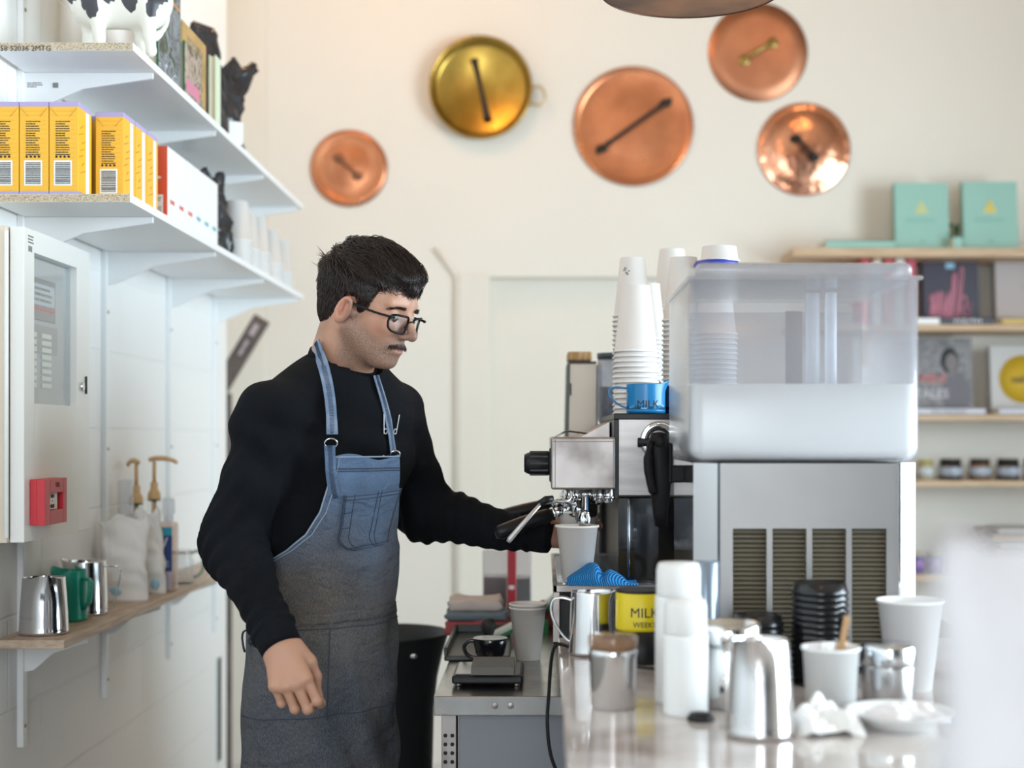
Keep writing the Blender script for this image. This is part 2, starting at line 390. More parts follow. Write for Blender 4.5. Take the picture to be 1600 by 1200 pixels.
# ------------------------------------------------------------ white wall shelves on the left wall, with their uprights
TR = [3.06, 3.64, 4.26, 4.85]
for i, y in enumerate(TR):
    b = MB().box((XL, y-.012, .715), (XL+.014, y+.012, 2.75), .002)
    n = ['nearest the camera', 'second from the camera', 'third from the camera', 'farthest from the camera'][i]
    t = thing('shelf_upright', 'white slotted steel upright screwed to the left wall, '+n, 'upright', (XL, y, .715), group='shelf uprights')
    b.build('rail', m_steel_w, t)
    for z in (.76, 1.35, 1.70, 2.02, 2.30): MB().cyl((XL+.013, y, z), (XL+.0158, y, z), .0045, seg=12).build('screw', m_dullsteel, t)
def bracket(y, depth, ztop, hgt):
    b = MB(); x0 = XL+.014; t = .005
    v = [(x0, z) for z in (ztop, ztop-hgt)]+[(x0+.02, ztop-hgt+.004)]+[(x0+depth*.45, ztop-.035), (x0+depth, ztop-.012), (x0+depth, ztop)]
    n = len(v); vv = [(x, y-t, z) for x, z in v]+[(x, y+t, z) for x, z in v]
    ff = [tuple(range(n)), tuple(reversed(range(n, 2*n)))]+[(i, (i+1) % n+0, n+(i+1) % n, n+i) for i in range(n)]
    return b.add(vv, ff, False)
def white_shelf(ztop, label, y0):
    xf = -.832; t = thing('wall_shelf', label, 'shelf', (XL, y0, ztop-.018))
    MB().box((XL+.016, y0, ztop-.016), (xf, 4.92, ztop)).build('shelf_board', m_wp, t)
    MB().box((XL+.016, y0-.0006, ztop-.0155), (xf-.001, y0, ztop-.0005)).build('raw_end', m_chip, t)['label'] = 'raw chipboard end of the board'
    for y in TR: bracket(y, .275, ztop-.0165, .085).build('bracket', m_steel_w, t)
    return t
sh1 = white_shelf(2.180, 'upper white laminate shelf with a stamped chipboard end, carrying the cow figurine', 2.88)
sh2 = white_shelf(1.870, 'lower white laminate shelf with a chipboard end, carrying yellow cartons', 2.86)
m_ink = M('black_ink', (.03, .03, .03), .7); m_inkb = M('faded_ink', (.22, .2, .18), .8)
text('stamped_code', '58 52036 2MTG', .0155, W(40, 76, 2.879), (1, 0, 0), (0, 0, 1), m_ink, sh1, .0002)
# product sticker on the bracket side
b = MB(); text_rows(b, W(42, 0, 3.053).x, W(66, 0, 3.053).x, W(0, 137, 3.053).z, W(0, 128, 3.053).z, 3, 3.0545, 3)
for k in range(9): x = W(82, 0, 3.053).x+k*.0014; b.box((x, 3.0541, W(0, 137, 3.053).z), (x+.0007*(1+k % 2), 3.0545, W(0, 129, 3.053).z))
b.build('printed_sticker', m_inkb, sh1)
# oak board
xo = -.972; yo = 2.88; zo = .970
t = thing('wooden_shelf', 'pale oak shelf board along the left wall carrying jugs and bottles', 'shelf', (XL, yo, zo-.02)); oak = t
MB().box((XL+.016, yo, zo-.018), (xo, 4.95, zo), .0015).build('shelf_board', m_oak, t)
for y in TR: bracket(y, .135, zo-.0185, .075).build('bracket', m_steel_w, t)
ZO = zo
# framed dark strip standing in for a dark gap at the left wall's end
t = thing('dark_wall_gap', 'narrow dark slot low at the far end of the left wall', 'gap', (XL, 4.90, .25))
MB().box((XL, 4.885, .245), (XL+.006, 4.955, .625), .002).build('slot_frame', m_steel_w, t)
MB().box((XL+.0062, 4.895, .26), (XL+.008, 4.945, .615)).build('slot_opening', M('dark_green_metal', (.015, .03, .025), .5), t)

# ------------------------------------------------------------ fire indicator panel
m_fp = M('panel_enamel', (.84, .835, .80), .3); m_fpc = M('panel_enamel_cream', (.74, .64, .52), .4)
xd = -1.0; y0, y1, z0, z1 = 2.736, 3.12, CZ-.207, CZ+.402
t = thing('fire_alarm_panel', 'cream steel fire panel cabinet with glazed door on the left wall', 'alarm panel', (XL, y0, z0))
MB().box((XL, y0-.01, z0), (xd-.030, y1, z1), .002).build('cabinet_body', m_fpc, t)
wy0, wy1, wz0, wz1 = F*1.0/(850-54), F*1.0/(850-121), CZ+.062, CZ+.358
b = MB()
b.box((xd-.028, y0, z0), (xd, wy0, z1), .002); b.box((xd-.028, wy1, z0), (xd, y1+.01, z1), .002)
b.box((xd-.028, wy0-.001, z0), (xd, wy1+.001, wz0), .0005); b.box((xd-.028, wy0-.001, wz1), (xd, wy1+.001, z1), .0005)
door = b.build('door', m_fp, t)
MB().box((xd-.016, wy0, wz0), (xd-.0155, wy1, wz1)).build('door_window', m_glass, door)
MB().box((xd-.027, wy0-.005, wz0-.005), (xd-.024, wy1+.005, wz1+.005)).build('control_fascia', M('fascia_grey', (.50, .52, .56), .5), t)
MB().box((xd-.024, wy0+.004, wz1-.125), (xd-.021, wy1-.075, wz1-.04), .001).build('display_module', M('module_dark', (.26, .24, .28), .4), t)
fc = MB().box((xd-.021, wy0+.01, wz1-.095), (xd-.0195, wy1-.085, wz1-.052)).build('display_screen', M('screen_grey', (.55, .60, .68), .2), t)
b = MB(); text_rows(b, wy0+.02, wy1-.10, wz1-.09, wz1-.056, 3, xd-.0195, 5, 'y'); b.build('screen_text', m_inkb, t)
MB().box((xd-.021, wy0+.01, wz1-.104), (xd-.0193, wy1-.085, wz1-.100)).build('red_line', M('print_red', (.72, .09, .08), .5), t)
MB().box((xd-.024, wy0+.004, wz0+.105), (xd-.022, wy1-.06, wz1-.135)).build('zone_board', M('zone_grey', (.36, .36, .40), .5), t)
b = MB()
for k in range(8):
    for c in (0, 1):
        yy = wy0+.016+c*.085; zz = wz1-.155-k*.0145; b.box((xd-.022, yy, zz-.005), (xd-.0205, yy+.055, zz+.004))
b.build('zone_label', m_white, t)
MB().cyl((xd, 3.072, CZ+.105), (xd+.006, 3.072, CZ+.105), .010).build('lock', m_steel, t)
MB().box((xd, 3.098, CZ+.09), (xd+.004, 3.102, CZ+.128)).build('latch', m_black, t)
MB().cyl((xd-.03, y0-.011, z0+.01), (xd-.03, y0-.011, z1-.01), .004, seg=10).build('hinge', m_steel_w, t)
b = MB(); text_rows(b, y0+.02, y0+.05, z1-.03, z1-.012, 3, xd, 6, 'y')
for k in range(7): b.box((xd, y0+.022+k*.003, z1-.045), (xd+.0004, y0+.0235+k*.003, z1-.034))
b.build('rating_sticker', m_inkb, t)
t2 = thing('call_point', 'red break-glass fire call point on the cream panel cabinet', 'alarm', (xd, 2.76, CZ-.175))
ya, yb, za, zb = 2.764, 2.892, CZ-.176, CZ-.086
m_red = M('signal_red', (.62, .035, .05), .4)
b = MB(); xf2 = xd+.030; iy0, iy1, iz0, iz1 = ya+.03, yb-.022, za+.028, zb-.028
b.box((xd+.001, ya, za), (xd+.014, yb, zb), .001); b.box((xd+.014, ya, za), (xf2, iy0, zb), .001); b.box((xd+.014, iy1, za), (xf2, yb, zb), .001)
b.box((xd+.014, iy0, za), (xf2, iy1, iz0), .001); b.box((xd+.014, iy0, iz1), (xf2, iy1, zb), .001)
b.build('housing', m_red, t2)
MB().box((xd+.014, iy0+.001, iz0+.001), (xd+.024, iy1-.018, iz1-.001)).build('break_glass', m_white, t2)
text('pictogram', 'TEST\n\u2022\nHERE', .010, (xd+.0245, (iy0+iy1-.018)/2, (iz0+iz1)/2), (0, 1, 0), (0, 0, 1), m_ink, t2)
text('title', 'FIRE', .014, (xf2+.0003, (ya+yb)/2+.01, zb-.013), (0, 1, 0), (0, 0, 1), M('dark_red_ink', (.25, .02, .02), .5), t2)

# ------------------------------------------------------------ jugs
def jug(name, label, loc, rb, rt, h, mat, hdl='flat', ang=0, group=None, hmat=None, spout=.012, cat='jug', hw=.018):
    """milk pitcher: body wall with a pulled lip, base ring, handle; ang = direction of the handle"""
    t = thing(name, label, cat, loc, group=group); x, y, z = loc; ca, sa = math.cos(ang), math.sin(ang)
    def f(px, py, pz):
        r = math.hypot(px, py)
        if r < 1e-6: return px, py, pz
        d = -(px*ca+py*sa)/r; k = max(0, d)**10*max(0, (pz-h*.72)/(h*.28))**1.6
        s_ = 1+k*spout/r; return px*s_, py*s_, pz+k*.008
    pr = [(0, 0), (rb*.9, 0), (rb, .002), (rb*1.01, .006), (rb, .009)]+[(rb+(rt-rb)*u**1.3, h*u) for u in (.15, .3, .45, .6, .75, .85, .93, .98)]+[(rt, h), (rt-.001, h+.0006), (rt-.0018, h-.0005)]+[(rb+(rt-rb)*u**1.3-.0018, h*u) for u in (.9, .7, .45, .2)]+[(rb-.003, .004), (0, .004)]
    MB().lathe(pr, loc, 48, fn=f).build('pitcher_body', mat, t)
    hm = hmat or mat; e = Vector((ca, sa, 0)); c = Vector(loc)
    rm = lambda u: rb+(rt-rb)*u**1.3
    if hdl == 'flat':
        P = [c+e*(rm(.86)-.002)+Vector((0, 0, h*.86)), c+e*(rt+.016)+Vector((0, 0, h*.90)), c+e*(rt+.030)+Vector((0, 0, h*.86)), c+e*(rt+.034)+Vector((0, 0, h*.7)), c+e*(rt+.028)+Vector((0, 0, h*.5)), c+e*(rt+.014)+Vector((0, 0, h*.30)), c+e*(rm(.22)-.001)+Vector((0, 0, h*.2))]
        MB().tube(spl(P, 6), 0, 12, flat=(hw, .004, (0, 0, 1)) if False else (hw, .004, e+Vector((0, 0, .6)))).build('handle', hm, t)
    elif hdl == 'wire':
        P = [c+e*(rm(.9)-.001)+Vector((0, 0, h*.9)), c+e*(rt+.03)+Vector((0, 0, h*.9)), c+e*(rt+.034)+Vector((0, 0, h*.8)), c+e*(rt+.016)+Vector((0, 0, h*.12)), c+e*(rm(.1)-.001)+Vector((0, 0, h*.1))]
        MB().tube(P, .0022, 8).build('handle', hm, t)
    elif hdl == 'round':
        P = [c+e*(rm(.85)-.003)+Vector((0, 0, h*.84)), c+e*(rt+.015)+Vector((0, 0, h*.88)), c+e*(rt+.027)+Vector((0, 0, h*.76)), c+e*(rt+.028)+Vector((0, 0, h*.55)), c+e*(rt+.018)+Vector((0, 0, h*.36)), c+e*(rm(.25)-.002)+Vector((0, 0, h*.27))]
        MB().tube(spl(P, 6), .0055, 12).build('handle', hm, t)
    elif hdl == 'square':
        P = [c+e*(rm(.88)-.003)+Vector((0, 0, h*.84)), c+e*(rt+.016)+Vector((0, 0, h*.84)), c+e*(rt+.021)+Vector((0, 0, h*.78)), c+e*(rt+.016)+Vector((0, 0, h*.38)), c+e*(rm(.25)-.002)+Vector((0, 0, h*.24))]
        MB().tube(P, 0, 12, flat=(hw, .007, e+Vector((0, 0, .6)))).build('handle', hm, t)
    return t
def spl(P, n=6):
    """Catmull-Rom through P"""
    P = [Vector(p) for p in P]; out = []
    for i in range(len(P)-1):
        a, b_, c, d = P[max(i-1, 0)], P[i], P[i+1], P[min(i+2, len(P)-1)]
        for k in range(n):
            t = k/n; out.append(.5*((2*b_)+(-a+c)*t+(2*a-5*b_+4*c-d)*t*t+(-a+3*b_-3*c+d)*t**3))
    out.append(P[-1]); return out
m_green = M('green_coated_steel', (.005, .29, .20), .3)
jug('milk_jug', 'polished steel milk jug at the near end of the oak shelf', (-1.046, 2.975, ZO), .050, .043, .118, m_steel, 'flat', PI*.62, spout=.012)
jug('milk_jug', 'green milk jug between two steel jugs on the oak shelf', (-1.064, 3.185, ZO), .040, .0385, .112, m_green, 'square', -.35, spout=.006, hw=.014)
jug('milk_jug', 'polished steel milk jug with thin wire handle behind the green jug', (-1.062, 3.292, ZO), .0505, .047, .124, m_steel, 'wire', .15, spout=.008)

# crumpled paper bags
def bag(name, label, cat, c, w_, d_, h_, mat, rot=0, seed=1, top='flat', amp=.006, group=None, lean=0, sag=0):
    r = random.Random(seed); ph = [r.uniform(0, 6) for _ in range(12)]; n = 44; mm = 26
    def f(u, v):
        a = 2*PI*u; ca, sa = math.cos(a), math.sin(a)
        e = .28+.5*v*v
        x = math.copysign(abs(ca)**(e), ca)*w_/2; y = math.copysign(abs(sa)**e, sa)*d_/2*(1-.93*max(0, (v-.35)/.65)**1.1 if top == 'flat' else 1-.35*v)
        x *= (1-.10*math.sin(PI*v)*(.5+.5*math.sin(ph[0])))
        k = amp*(math.sin(9*u*2*PI/2+ph[1]+6*v)+math.sin(23*v+ph[2]+5*ca)+.7*math.sin(17*u*6+11*v+ph[3])+.5*math.sin(41*v+9*sa+ph[4]))*min(1, v*4)
        x += k*ca; y += k*sa*1.3
        z = h_*v + (.012*math.sin(5*ca+ph[5])*v**3)
        x += lean*v*v; x += sag*math.sin(v*PI*1.3)*.5
        return Vector((c[0]+x*math.cos(rot)-y*math.sin(rot), c[1]+x*math.sin(rot)+y*math.cos(rot), c[2]+z))
    b = MB(); b.grid(f, n, mm, True); b.f.append(tuple(reversed(range(n)))); b.sm.append(False); b.f.append(tuple((mm-1)*n+k for k in range(n))); b.sm.append(False)
    t = thing(name, label, cat, c, group=group); b.build('bag_body', mat, t); return t
b1 = bag('paper_bag', 'crumpled white paper bag beside the wire handle of the steel jug', 'bag', (-1.055, 3.58, ZO), .115, .09, .205, m_paper, .3, 4, amp=.0022)
b2 = bag('paper_bag', 'narrow white paper bag leaning in front of the blue labelled bottle', 'bag', (-1.035, 3.735, ZO), .075, .075, .215, m_paper, .5, 9, amp=.002, lean=-.015)
m_sky = M('pale_blue_print', (.35, .62, .80), .6)
MB().ball((W(244, 912, 3.70).x, 3.698-.012, W(0, 912, 3.70).z), (.011, .004, .014), 12).build('printed_logo', m_sky, b2)
MB().ball((W(176, 925, 3.53).x, 3.545-.014, W(0, 925, 3.53).z), (.022, .004, .012), 12).build('printed_logo', m_sky, b1)
m_tan = M('tan_plastic', (.66, .42, .20), .4); m_syr = M('amber_syrup', (.28, .12, .03), .25)
def syrup(loc, label, ang, h=.235):
    t = thing('syrup_bottle', label, 'bottle', loc, group=None); x, y, z = loc
    MB().lathe([(0, 0), (.034, 0), (.036, .004), (.036, h*.62), (.032, h*.75), (.018, h*.9), (.0155, h), (.0155, h+.002)], loc, 28).build('glass_bottle', m_glass, t)
    MB().lathe([(0, .004), (.033, .004), (.033, h*.5), (0, h*.5)], loc, 24).build('syrup', m_syr, t)
    MB().tube([(x, y, z+.02), (x, y, z+h)], .007, 8).build('dip_tube', m_tan, t)
    b = MB().lathe([(0, 0), (.017, 0), (.0175, .003), (.0165, .018), (.013, .022), (.010, .03), (.010, .045), (.006, .047), (0, .047)], (x, y, z+h+.001), 24)
    b.build('pump_cap', m_tan, t)
    MB().lathe([(.017, 0), (.018, .002), (.017, .004)], (x, y, z+h-.003), 24).build('seal_ring', M('dark_seal', (.03, .08, .06), .4), t)
    d = Vector((math.cos(ang), math.sin(ang), 0)); c = Vector((x, y, z+h))
    P = [c+Vector((0, 0, .045)), c+Vector((0, 0, .105)), ]
    q = [c+Vector((0, 0, .108))-d*.014, c+Vector((0, 0, .112)), c+Vector((0, 0, .112))+d*.03, c+Vector((0, 0, .106))+d*.055, c+Vector((0, 0, .099))+d*.064]
    MB().tube(P, .0052, 10).tube(spl(q, 4), [.006]*5+[.007]*5+[.0055]*4+[.0045]*3, 10).build('pump_head', m_tan, t)
    return t
syrup((-1.075, 3.75, ZO), 'syrup bottle with tan pump pointing away, left of its twin', 2.2)
syrup((-1.058, 3.86, ZO), 'syrup bottle with tan pump nozzle pointing right, behind the paper bags', -.1, .24)
# blue labelled bottle
bx, by = -.998, 3.78
t = thing('spray_bottle', 'clear bottle with dark blue label and clear cap beside the paper bag', 'bottle', (bx, by, ZO))
MB().box((bx-.033, by-.022, ZO), (bx+.022, by+.024, ZO+.185), .008).build('bottle_body', clear_mat('pink_clear', (.95, .86, .80), .1, .35, (.85, .72, .66)), t)
MB().box((bx-.034, by-.0228, ZO+.055), (bx+.0155, by-.0222, ZO+.150), .0001).build('blue_label', M('navy_label', (.008, .04, .19), .5), t)
MB().box((bx-.034, by-.0228, ZO+.150), (bx+.0155, by-.0222, ZO+.172), .0001).build('teal_band', M('teal_label', (.01, .30, .42), .5), t)
MB().box((bx-.034, by-.0228, ZO+.008), (bx+.0155, by-.0222, ZO+.054), .0001).build('grey_band', M('grey_label', (.42, .40, .48), .5), t)
text('label_text', 'al', .034, (bx-.012, by-.0232, ZO+.132), (1, 0, 0), (0, 0, 1), m_white, t, shear=.3)
b = MB(); text_rows(b, bx-.028, bx+.01, ZO+.065, ZO+.09, 4, by-.0229, 12); b.build('label_print', m_sky, t)
MB().lathe([(0, 0), (.013, 0), (.013, .02), (.017, .022), (.017, .055), (.014, .062), (0, .062)], (bx, by, ZO+.186), 24).build('bottle_cap', clear_mat('clear_cap', (.93, .95, .98), .08, .25), t)
# clear sanitiser bottle behind the bags
t = thing('pump_bottle', 'clear square pump bottle standing behind the large crumpled paper bag', 'bottle', (-1.078, 3.69, ZO))
MB().box((-1.102, 3.665, ZO), (-1.054, 3.71, ZO+.20), .006).build('bottle_body', m_glass, t)
MB().box((-1.100, 3.668, ZO+.205), (-1.066, 3.70, ZO+.30), .005).build('clear_cap', clear_mat('clear_cap'), t)
# glass server
gx, gy = -1.02, 3.985
t = thing('glass_server', 'clear glass coffee server with curved handle at the far end of the oak shelf', 'glass jug', (gx, gy, ZO))
MB().lathe([(0, 0), (.036, 0), (.040, .006), (.042, .03), (.038, .062), (.031, .086), (.033, .094)], (gx, gy, ZO), 32).build('glass_body', clear_mat('hazy_glass', (.93, .95, .96), .04, .12), t)
MB().lathe([(.031, 0), (.0335, .002), (.0335, .007), (.031, .008)], (gx, gy, ZO+.084), 28).build('collar', m_steel, t)
MB().tube(spl([(gx+.032, gy, ZO+.085), (gx+.055, gy-.004, ZO+.09), (gx+.068, gy-.006, ZO+.06), (gx+.060, gy-.004, ZO+.03), (gx+.040, gy, ZO+.016)], 6), .0055, 10).build('handle', clear_mat('green_glass', (.72, .80, .74), .05, .25, (.45, .55, .48)), t)

# ------------------------------------------------------------ shelf goods: cow figurine
m_cow = M('cow_ivory', (.86, .84, .76), .4); m_spot = M('cow_black', (.05, .05, .06), .5)
cy = 3.02; cz0 = 2.180; cxh = W(242, 0, 3.04).x; cxf = W(140, 0, 2.98).x
def cowf(P):
    d = ell(P, ((cxh+cxf)/2-.004, cy, cz0+.125), (.098, .044, .058))
    d = smin(d, ell(P, (cxf-.004, cy, cz0+.135), (.05, .04, .062)), .03); d = smin(d, ell(P, (cxh-.01, cy, cz0+.130), (.048, .043, .062)), .03)
    for x, y, fx in ((cxf-.018, cy+.022, -.004), (cxf+.012, cy-.026, .004), (cxh-.022, cy+.010, -.004), (cxh+.001, cy-.026, .0)):
        k = cap(P, (x, y, cz0+.11), (x+fx, y, cz0+.045), .023, .0115); k = smin(k, cap(P, (x+fx, y, cz0+.045), (x+fx+.004, y-.002, cz0+.013), .0105, .0125), .012); d = smin(d, k, .016)
    d = smin(d, cap(P, (cxf-.03, cy, cz0+.165), (cxf-.085, cy-.01, cz0+.215), .034, .022), .03)
    d = smin(d, ell(P, (cxf-.108, cy-.015, cz0+.215), (.034, .022, .021)), .015)
    for s in (-1, 1): d = smin(d, ell(P, (cxf-.085, cy-.012+s*.03, cz0+.236), (.006, .016, .009)), .006)
    return d
V, Q = surface_nets(cowf, (cxf-.16, cy-.08, cz0-.01), (cxh+.06, cy+.08, cz0+.28), .0032); V = relax(V, Q, 1)
V[:, 2] = np.maximum(V[:, 2], cz0+.0005)
t = thing('cow_figurine', 'white toy cow with black patches at the near end of the top shelf', 'figurine', ((cxh+cxf)/2, cy, cz0))
cow = raw_mesh('cow_body', V, Q, m_cow, t)
spots = [(W(141, 8, 2.965), .016), (W(134, -6, 2.965), .018), (W(203, 3, 2.965), .012), (W(201, -9, 2.965), .02), (W(236, 14, 2.975), .0115), (W(240, 0, 2.975), .013), (W(247, -16, 2.98), .02), (W(170, -25, 2.98), .028), (W(110, -25, 2.98), .025)]
sv_ = np.max([1-np.hypot(V[:, 0]-s.x, (V[:, 2]-s.z)*.62)/(r*.9)*.5+.04*np.sin(V[:, 0]*400+V[:, 2]*300) for s, r in spots], 0)*(V[:, 1] < cy+.01)
at_ = cow.data.attributes.new('patch', 'FLOAT', 'POINT'); at_.data.foreach_set('value', sv_)
nt = m_cow.node_tree; an = nt.nodes.new('ShaderNodeAttribute'); an.attribute_name = 'patch'; rr_ = nt.nodes.new('ShaderNodeMapRange'); rr_.inputs[1].default_value = .49; rr_.inputs[2].default_value = .51
mx_ = nt.nodes.new('ShaderNodeMix'); mx_.data_type = 'RGBA'; mx_.inputs[6].default_value = (.86, .84, .76, 1); mx_.inputs[7].default_value = (.05, .05, .06, 1)
nt.links.new(an.outputs['Fac'], rr_.inputs[0]); nt.links.new(rr_.outputs[0], mx_.inputs[0]); nt.links.new(mx_.outputs[2], nt.nodes['Principled BSDF'].inputs['Base Color'])
tp = spl([W(237, -12, 3.00), W(250, -14, 3.03), W(260, 10, 3.05), W(261, 32, 3.05), W(254, 48, 3.035), W(243, 57, 3.01), W(238, 60, 3.0)], 5)
MB().tube(tp, [.006]*12+[.0055]*10+[.008, .009, .009, .010, .010, .009, .008, .006, .004], 10).build('tail', m_cow, t)

# ------------------------------------------------------------ books and boxes at the edge of the top shelf
def art(name, cols, scale, seed):
    m = bpy.data.materials.new(name); m.use_nodes = True; nt = m.node_tree; N = nt.nodes; L = nt.links; bs = N['Principled BSDF']; bs.inputs['Roughness'].default_value = .4
    tc = N.new('ShaderNodeTexCoord'); mp = N.new('ShaderNodeMapping'); mp.inputs['Location'].default_value = (seed, seed*1.7, seed*.3); L.new(tc.outputs['Object'], mp.inputs[0])
    n = N.new('ShaderNodeTexNoise'); n.inputs['Scale'].default_value = scale; n.inputs['Detail'].default_value = 6; n.inputs['Distortion'].default_value = 1.2; L.new(mp.outputs[0], n.inputs[0])
    cr = N.new('ShaderNodeValToRGB'); L.new(n.outputs[0], cr.inputs[0]); L.new(cr.outputs[0], bs.inputs['Base Color'])
    e = cr.color_ramp.elements; e[0].position = .32; e[1].position = .68; e[0].color = (*cols[0], 1); e[1].color = (*cols[-1], 1)
    for i, c in enumerate(cols[1:-1]):
        k = e.new(.32+.36*(i+1)/(len(cols)-1)); k.color = (*c, 1)
    MATS[name] = m
    return m
m_bkgreen = M('green_board', (.01, .16, .075), .5); m_pg = M('page_block', (.80, .76, .62), .8)
ZT = 2.180
def book_stand(name, label, ya, yb, th, h, xface, cover, cmat, extra=None, board=None, z=ZT):
    t = thing(name, label, 'book', (xface-th, ya, z))
    MB().box((xface-th, ya, z), (xface-th+.003, yb, z+h)).box((xface-.003, ya, z), (xface, yb, z+h)).box((xface-th, yb-.003, z), (xface, yb, z+h)).build('cover_boards', board or m_bkgreen, t)
    MB().box((xface-th+.003, ya+.003, z+.003), (xface-.003, yb-.003, z+h-.003)).build('page_block', m_pg, t)
    MB().box((xface, ya+.003, z+.003), (xface+.0006, yb-.003, z+h-.003)).build('cover_picture', cmat, t)
    return t
a1 = art('forest_picture', [(.02, .03, .03), (.05, .09, .06), (.25, .28, .33), (.03, .05, .06), (.5, .55, .62)], 22, 3)
t = book_stand('picture_book', 'tall green-edged book with a grey forest cover behind the cow figurine', 3.13, 3.325, .028, .31, -.850, None, a1)
text('title', 'ZILK', .05, (-.8490, 3.23, ZT+.235), (0, 1, 0), (0, 0, 1), M('pink_print', (.62, .42, .50), .5), t, sx=.8)
MB().box((-.8493, 3.133, ZT+.190), (-.8488, 3.322, ZT+.197)).build('cover_line', M('orange_print', (.6, .25, .1), .5), t)
a2 = art('garden_picture', [(.03, .03, .02), (.25, .18, .14), (.55, .45, .38), (.12, .09, .06), (.6, .5, .45)], 26, 8)
t = book_stand('picture_book', 'short book with a pinkish garden cover, lowest in the row on the top shelf', 3.345, 3.51, .022, .135, -.846, None, a2)
MB().box((-.8453, 3.36, ZT+.02), (-.8448, 3.49, ZT+.05)).build('cover_band', M('pink_print'if False else 'rose_print', (.62, .22, .32), .5), t)
a3 = art('framed_picture', [(.05, .035, .02), (.30, .19, .08), (.50, .38, .24), (.08, .05, .03), (.62, .52, .38)], 24, 5)
t = book_stand('picture_book', 'book with a gold framed portrait cover beside the black foil bag', 3.42, 3.66, .030, .205, -.870, None, M('gold_cover', (.55, .34, .12), .4, col2=(.40, .24, .07), nscale=12), board=M('gold_board', (.60, .42, .18), .5))
MB().box((-.8694, 3.47, ZT+.075), (-.8688, 3.62, ZT+.18)).build('cover_painting', a3, t)
MB().box((-.8694, 3.46, ZT+.015), (-.8688, 3.63, ZT+.055)).build('cover_lower_painting', a3, t)
t = book_stand('picture_book', 'thin book with a pale green spine beside the black foil bags', 3.665, 3.72, .018, .185, -.846, None, M('pale_green_cover', (.66, .74, .56), .5), board=M('pale_green_board', (.70, .78, .62), .5))
m_foil = M('black_foil', (.022, .022, .024), .25, col2=(.035, .035, .04), nscale=20)
bag('foil_bag', 'tall black foil coffee bag standing farthest left on the top shelf', 'bag', (-.915, 3.83, ZT), .11, .09, .30, m_foil, 1.1, 21, amp=.0022)
fb = bag('foil_bag', 'slumped black foil coffee bag with folded top at the right of its taller twin', 'bag', (-.905, 4.02, ZT), .10, .10, .27, m_foil, .9, 33, amp=.0035, lean=.055, sag=-.05)
MB().box((-.875, 3.945, ZT+.012), (-.835, 3.948, ZT+.075), rot=Euler((0, 0, .5))).build('paper_label', m_paper, fb)

# ------------------------------------------------------------ cartons on the lower shelf
ZS = 1.870
m_yel = M('carton_yellow', (.86, .47, .035), .45); m_pur = M('carton_lilac', (.42, .36, .62), .5)
m_orp = M('orange_line', (.70, .26, .03), .5)
def carton(loc, label, w_=.0585, d_=.085, h_=.188, art_side=True, first=None):
    t = thing('drink_carton', label, 'carton', loc, group=None); x, y, z = loc
    b = MB().box((x, y, z), (x+w_, y+d_, z+h_-.001), .0012); b.build('carton_body', m_yel, t)
    MB().box((x-.0002, y-.0003, z+h_-.010), (x+w_+.0002, y+d_+.0003, z+h_), .0008).build('top_band', m_pur, t)
    MB().box((x-.0002, y-.0003, z), (x+w_+.0002, y+d_+.0003, z+.008), .0008).build('bottom_band', m_pur, t)
    p = MB(); 
    text_rows(p, x+w_*.22, x+w_*.72, z+h_*.42, z+h_*.80, 15, y-.0002, int(abs(x)*1e4) % 97, h=.4)
    for k in range(4): p.ball((x+w_*(.25+.14*k), y-.0004, z+h_*.41), (.0026, .0003, .0026), 10)
    p.build('small_print', m_ink, t)
    p = MB()
    for k in range(18): p.box((x+w_*.1, y-.0002, z+h_*(.05+.05*k)), (x+w_*.9, y, z+h_*(.05+.05*k)+.0003))
    p.tube([(x+.003, y-.0004, z+h_-.013), (x+w_*.30, y-.0004, z+h_-.030)], .0004, 6).tube([(x+w_-.003, y-.0004, z+h_-.013), (x+w_*.70, y-.0004, z+h_-.030)], .0004, 6)
    p.build('ruled_lines', m_orp, t)
    MB().box((x+w_*.16, y-.0004, z+h_*.10), (x+w_*.78, y-.0001, z+h_*.37)).build('barcode_field', m_white, t)
    p = MB(); zz = z+h_*.115; r = random.Random(3)
    while zz < z+h_*.355:
        q = r.choice([.0007, .0012, .002]); p.box((x+w_*.21, y-.0007, zz), (x+w_*.73, y-.0004, zz+q)); zz += q+r.choice([.0008, .0013])
    p.build('barcode', m_ink, t)
    MB().box((x+w_+.0001, y+d_*.55, z+.004), (x+w_+.0005, y+d_*.80, z+h_-.012)).build('white_stripe', m_white, t)
    p = MB()
    for k in range(7): p.tube([(x+w_+.0005, y+d_*(.15+.12*math.sin(k*2.1)), z+h_*(.25+.08*k)), (x+w_+.0005, y+d_*(.40+.08*math.cos(k*1.7)), z+h_*(.29+.08*k))], .0009, 6)
    p.build('scribble_print', m_orp, t)
    return t
cxs = [W(-16, 0, 2.87).x, W(30.5, 0, 2.87).x, W(77, 0, 2.87).x]
cl = ['yellow carton cut by the left edge of the picture', 'second yellow carton from the left on the lower shelf', 'third yellow carton from the left, its printed side turned right']
c0 = carton((cxs[0], 2.87, ZS), cl[0])
for x, l in zip(cxs[1:], cl[1:]): dup(c0, (x, 2.87, ZS), label=l)
for (yy, l) in ((2.963, 'yellow carton standing apart in front of the receding row by the shelf edge'), (3.052, 'yellow carton in the middle of the receding row by the shelf edge'), (3.141, 'yellow carton next to the red box in the receding row')):
    dup(c0, (-.876-.0585, yy, ZS), label=l)
for yy in (3.0, 3.09, 3.18):   # the rows behind, seen in the gaps
    dup(c0, (-.876-.0585*2-.012, yy, ZS), label='yellow carton standing behind the front rows against the wall side', group='hidden yellow cartons')
m_or = M('red_orange_board', (.78, .10, .04), .5); m_tl = M('teal_print', (.05, .42, .55), .5); m_redp = M('red_print', (.72, .05, .04), .5)
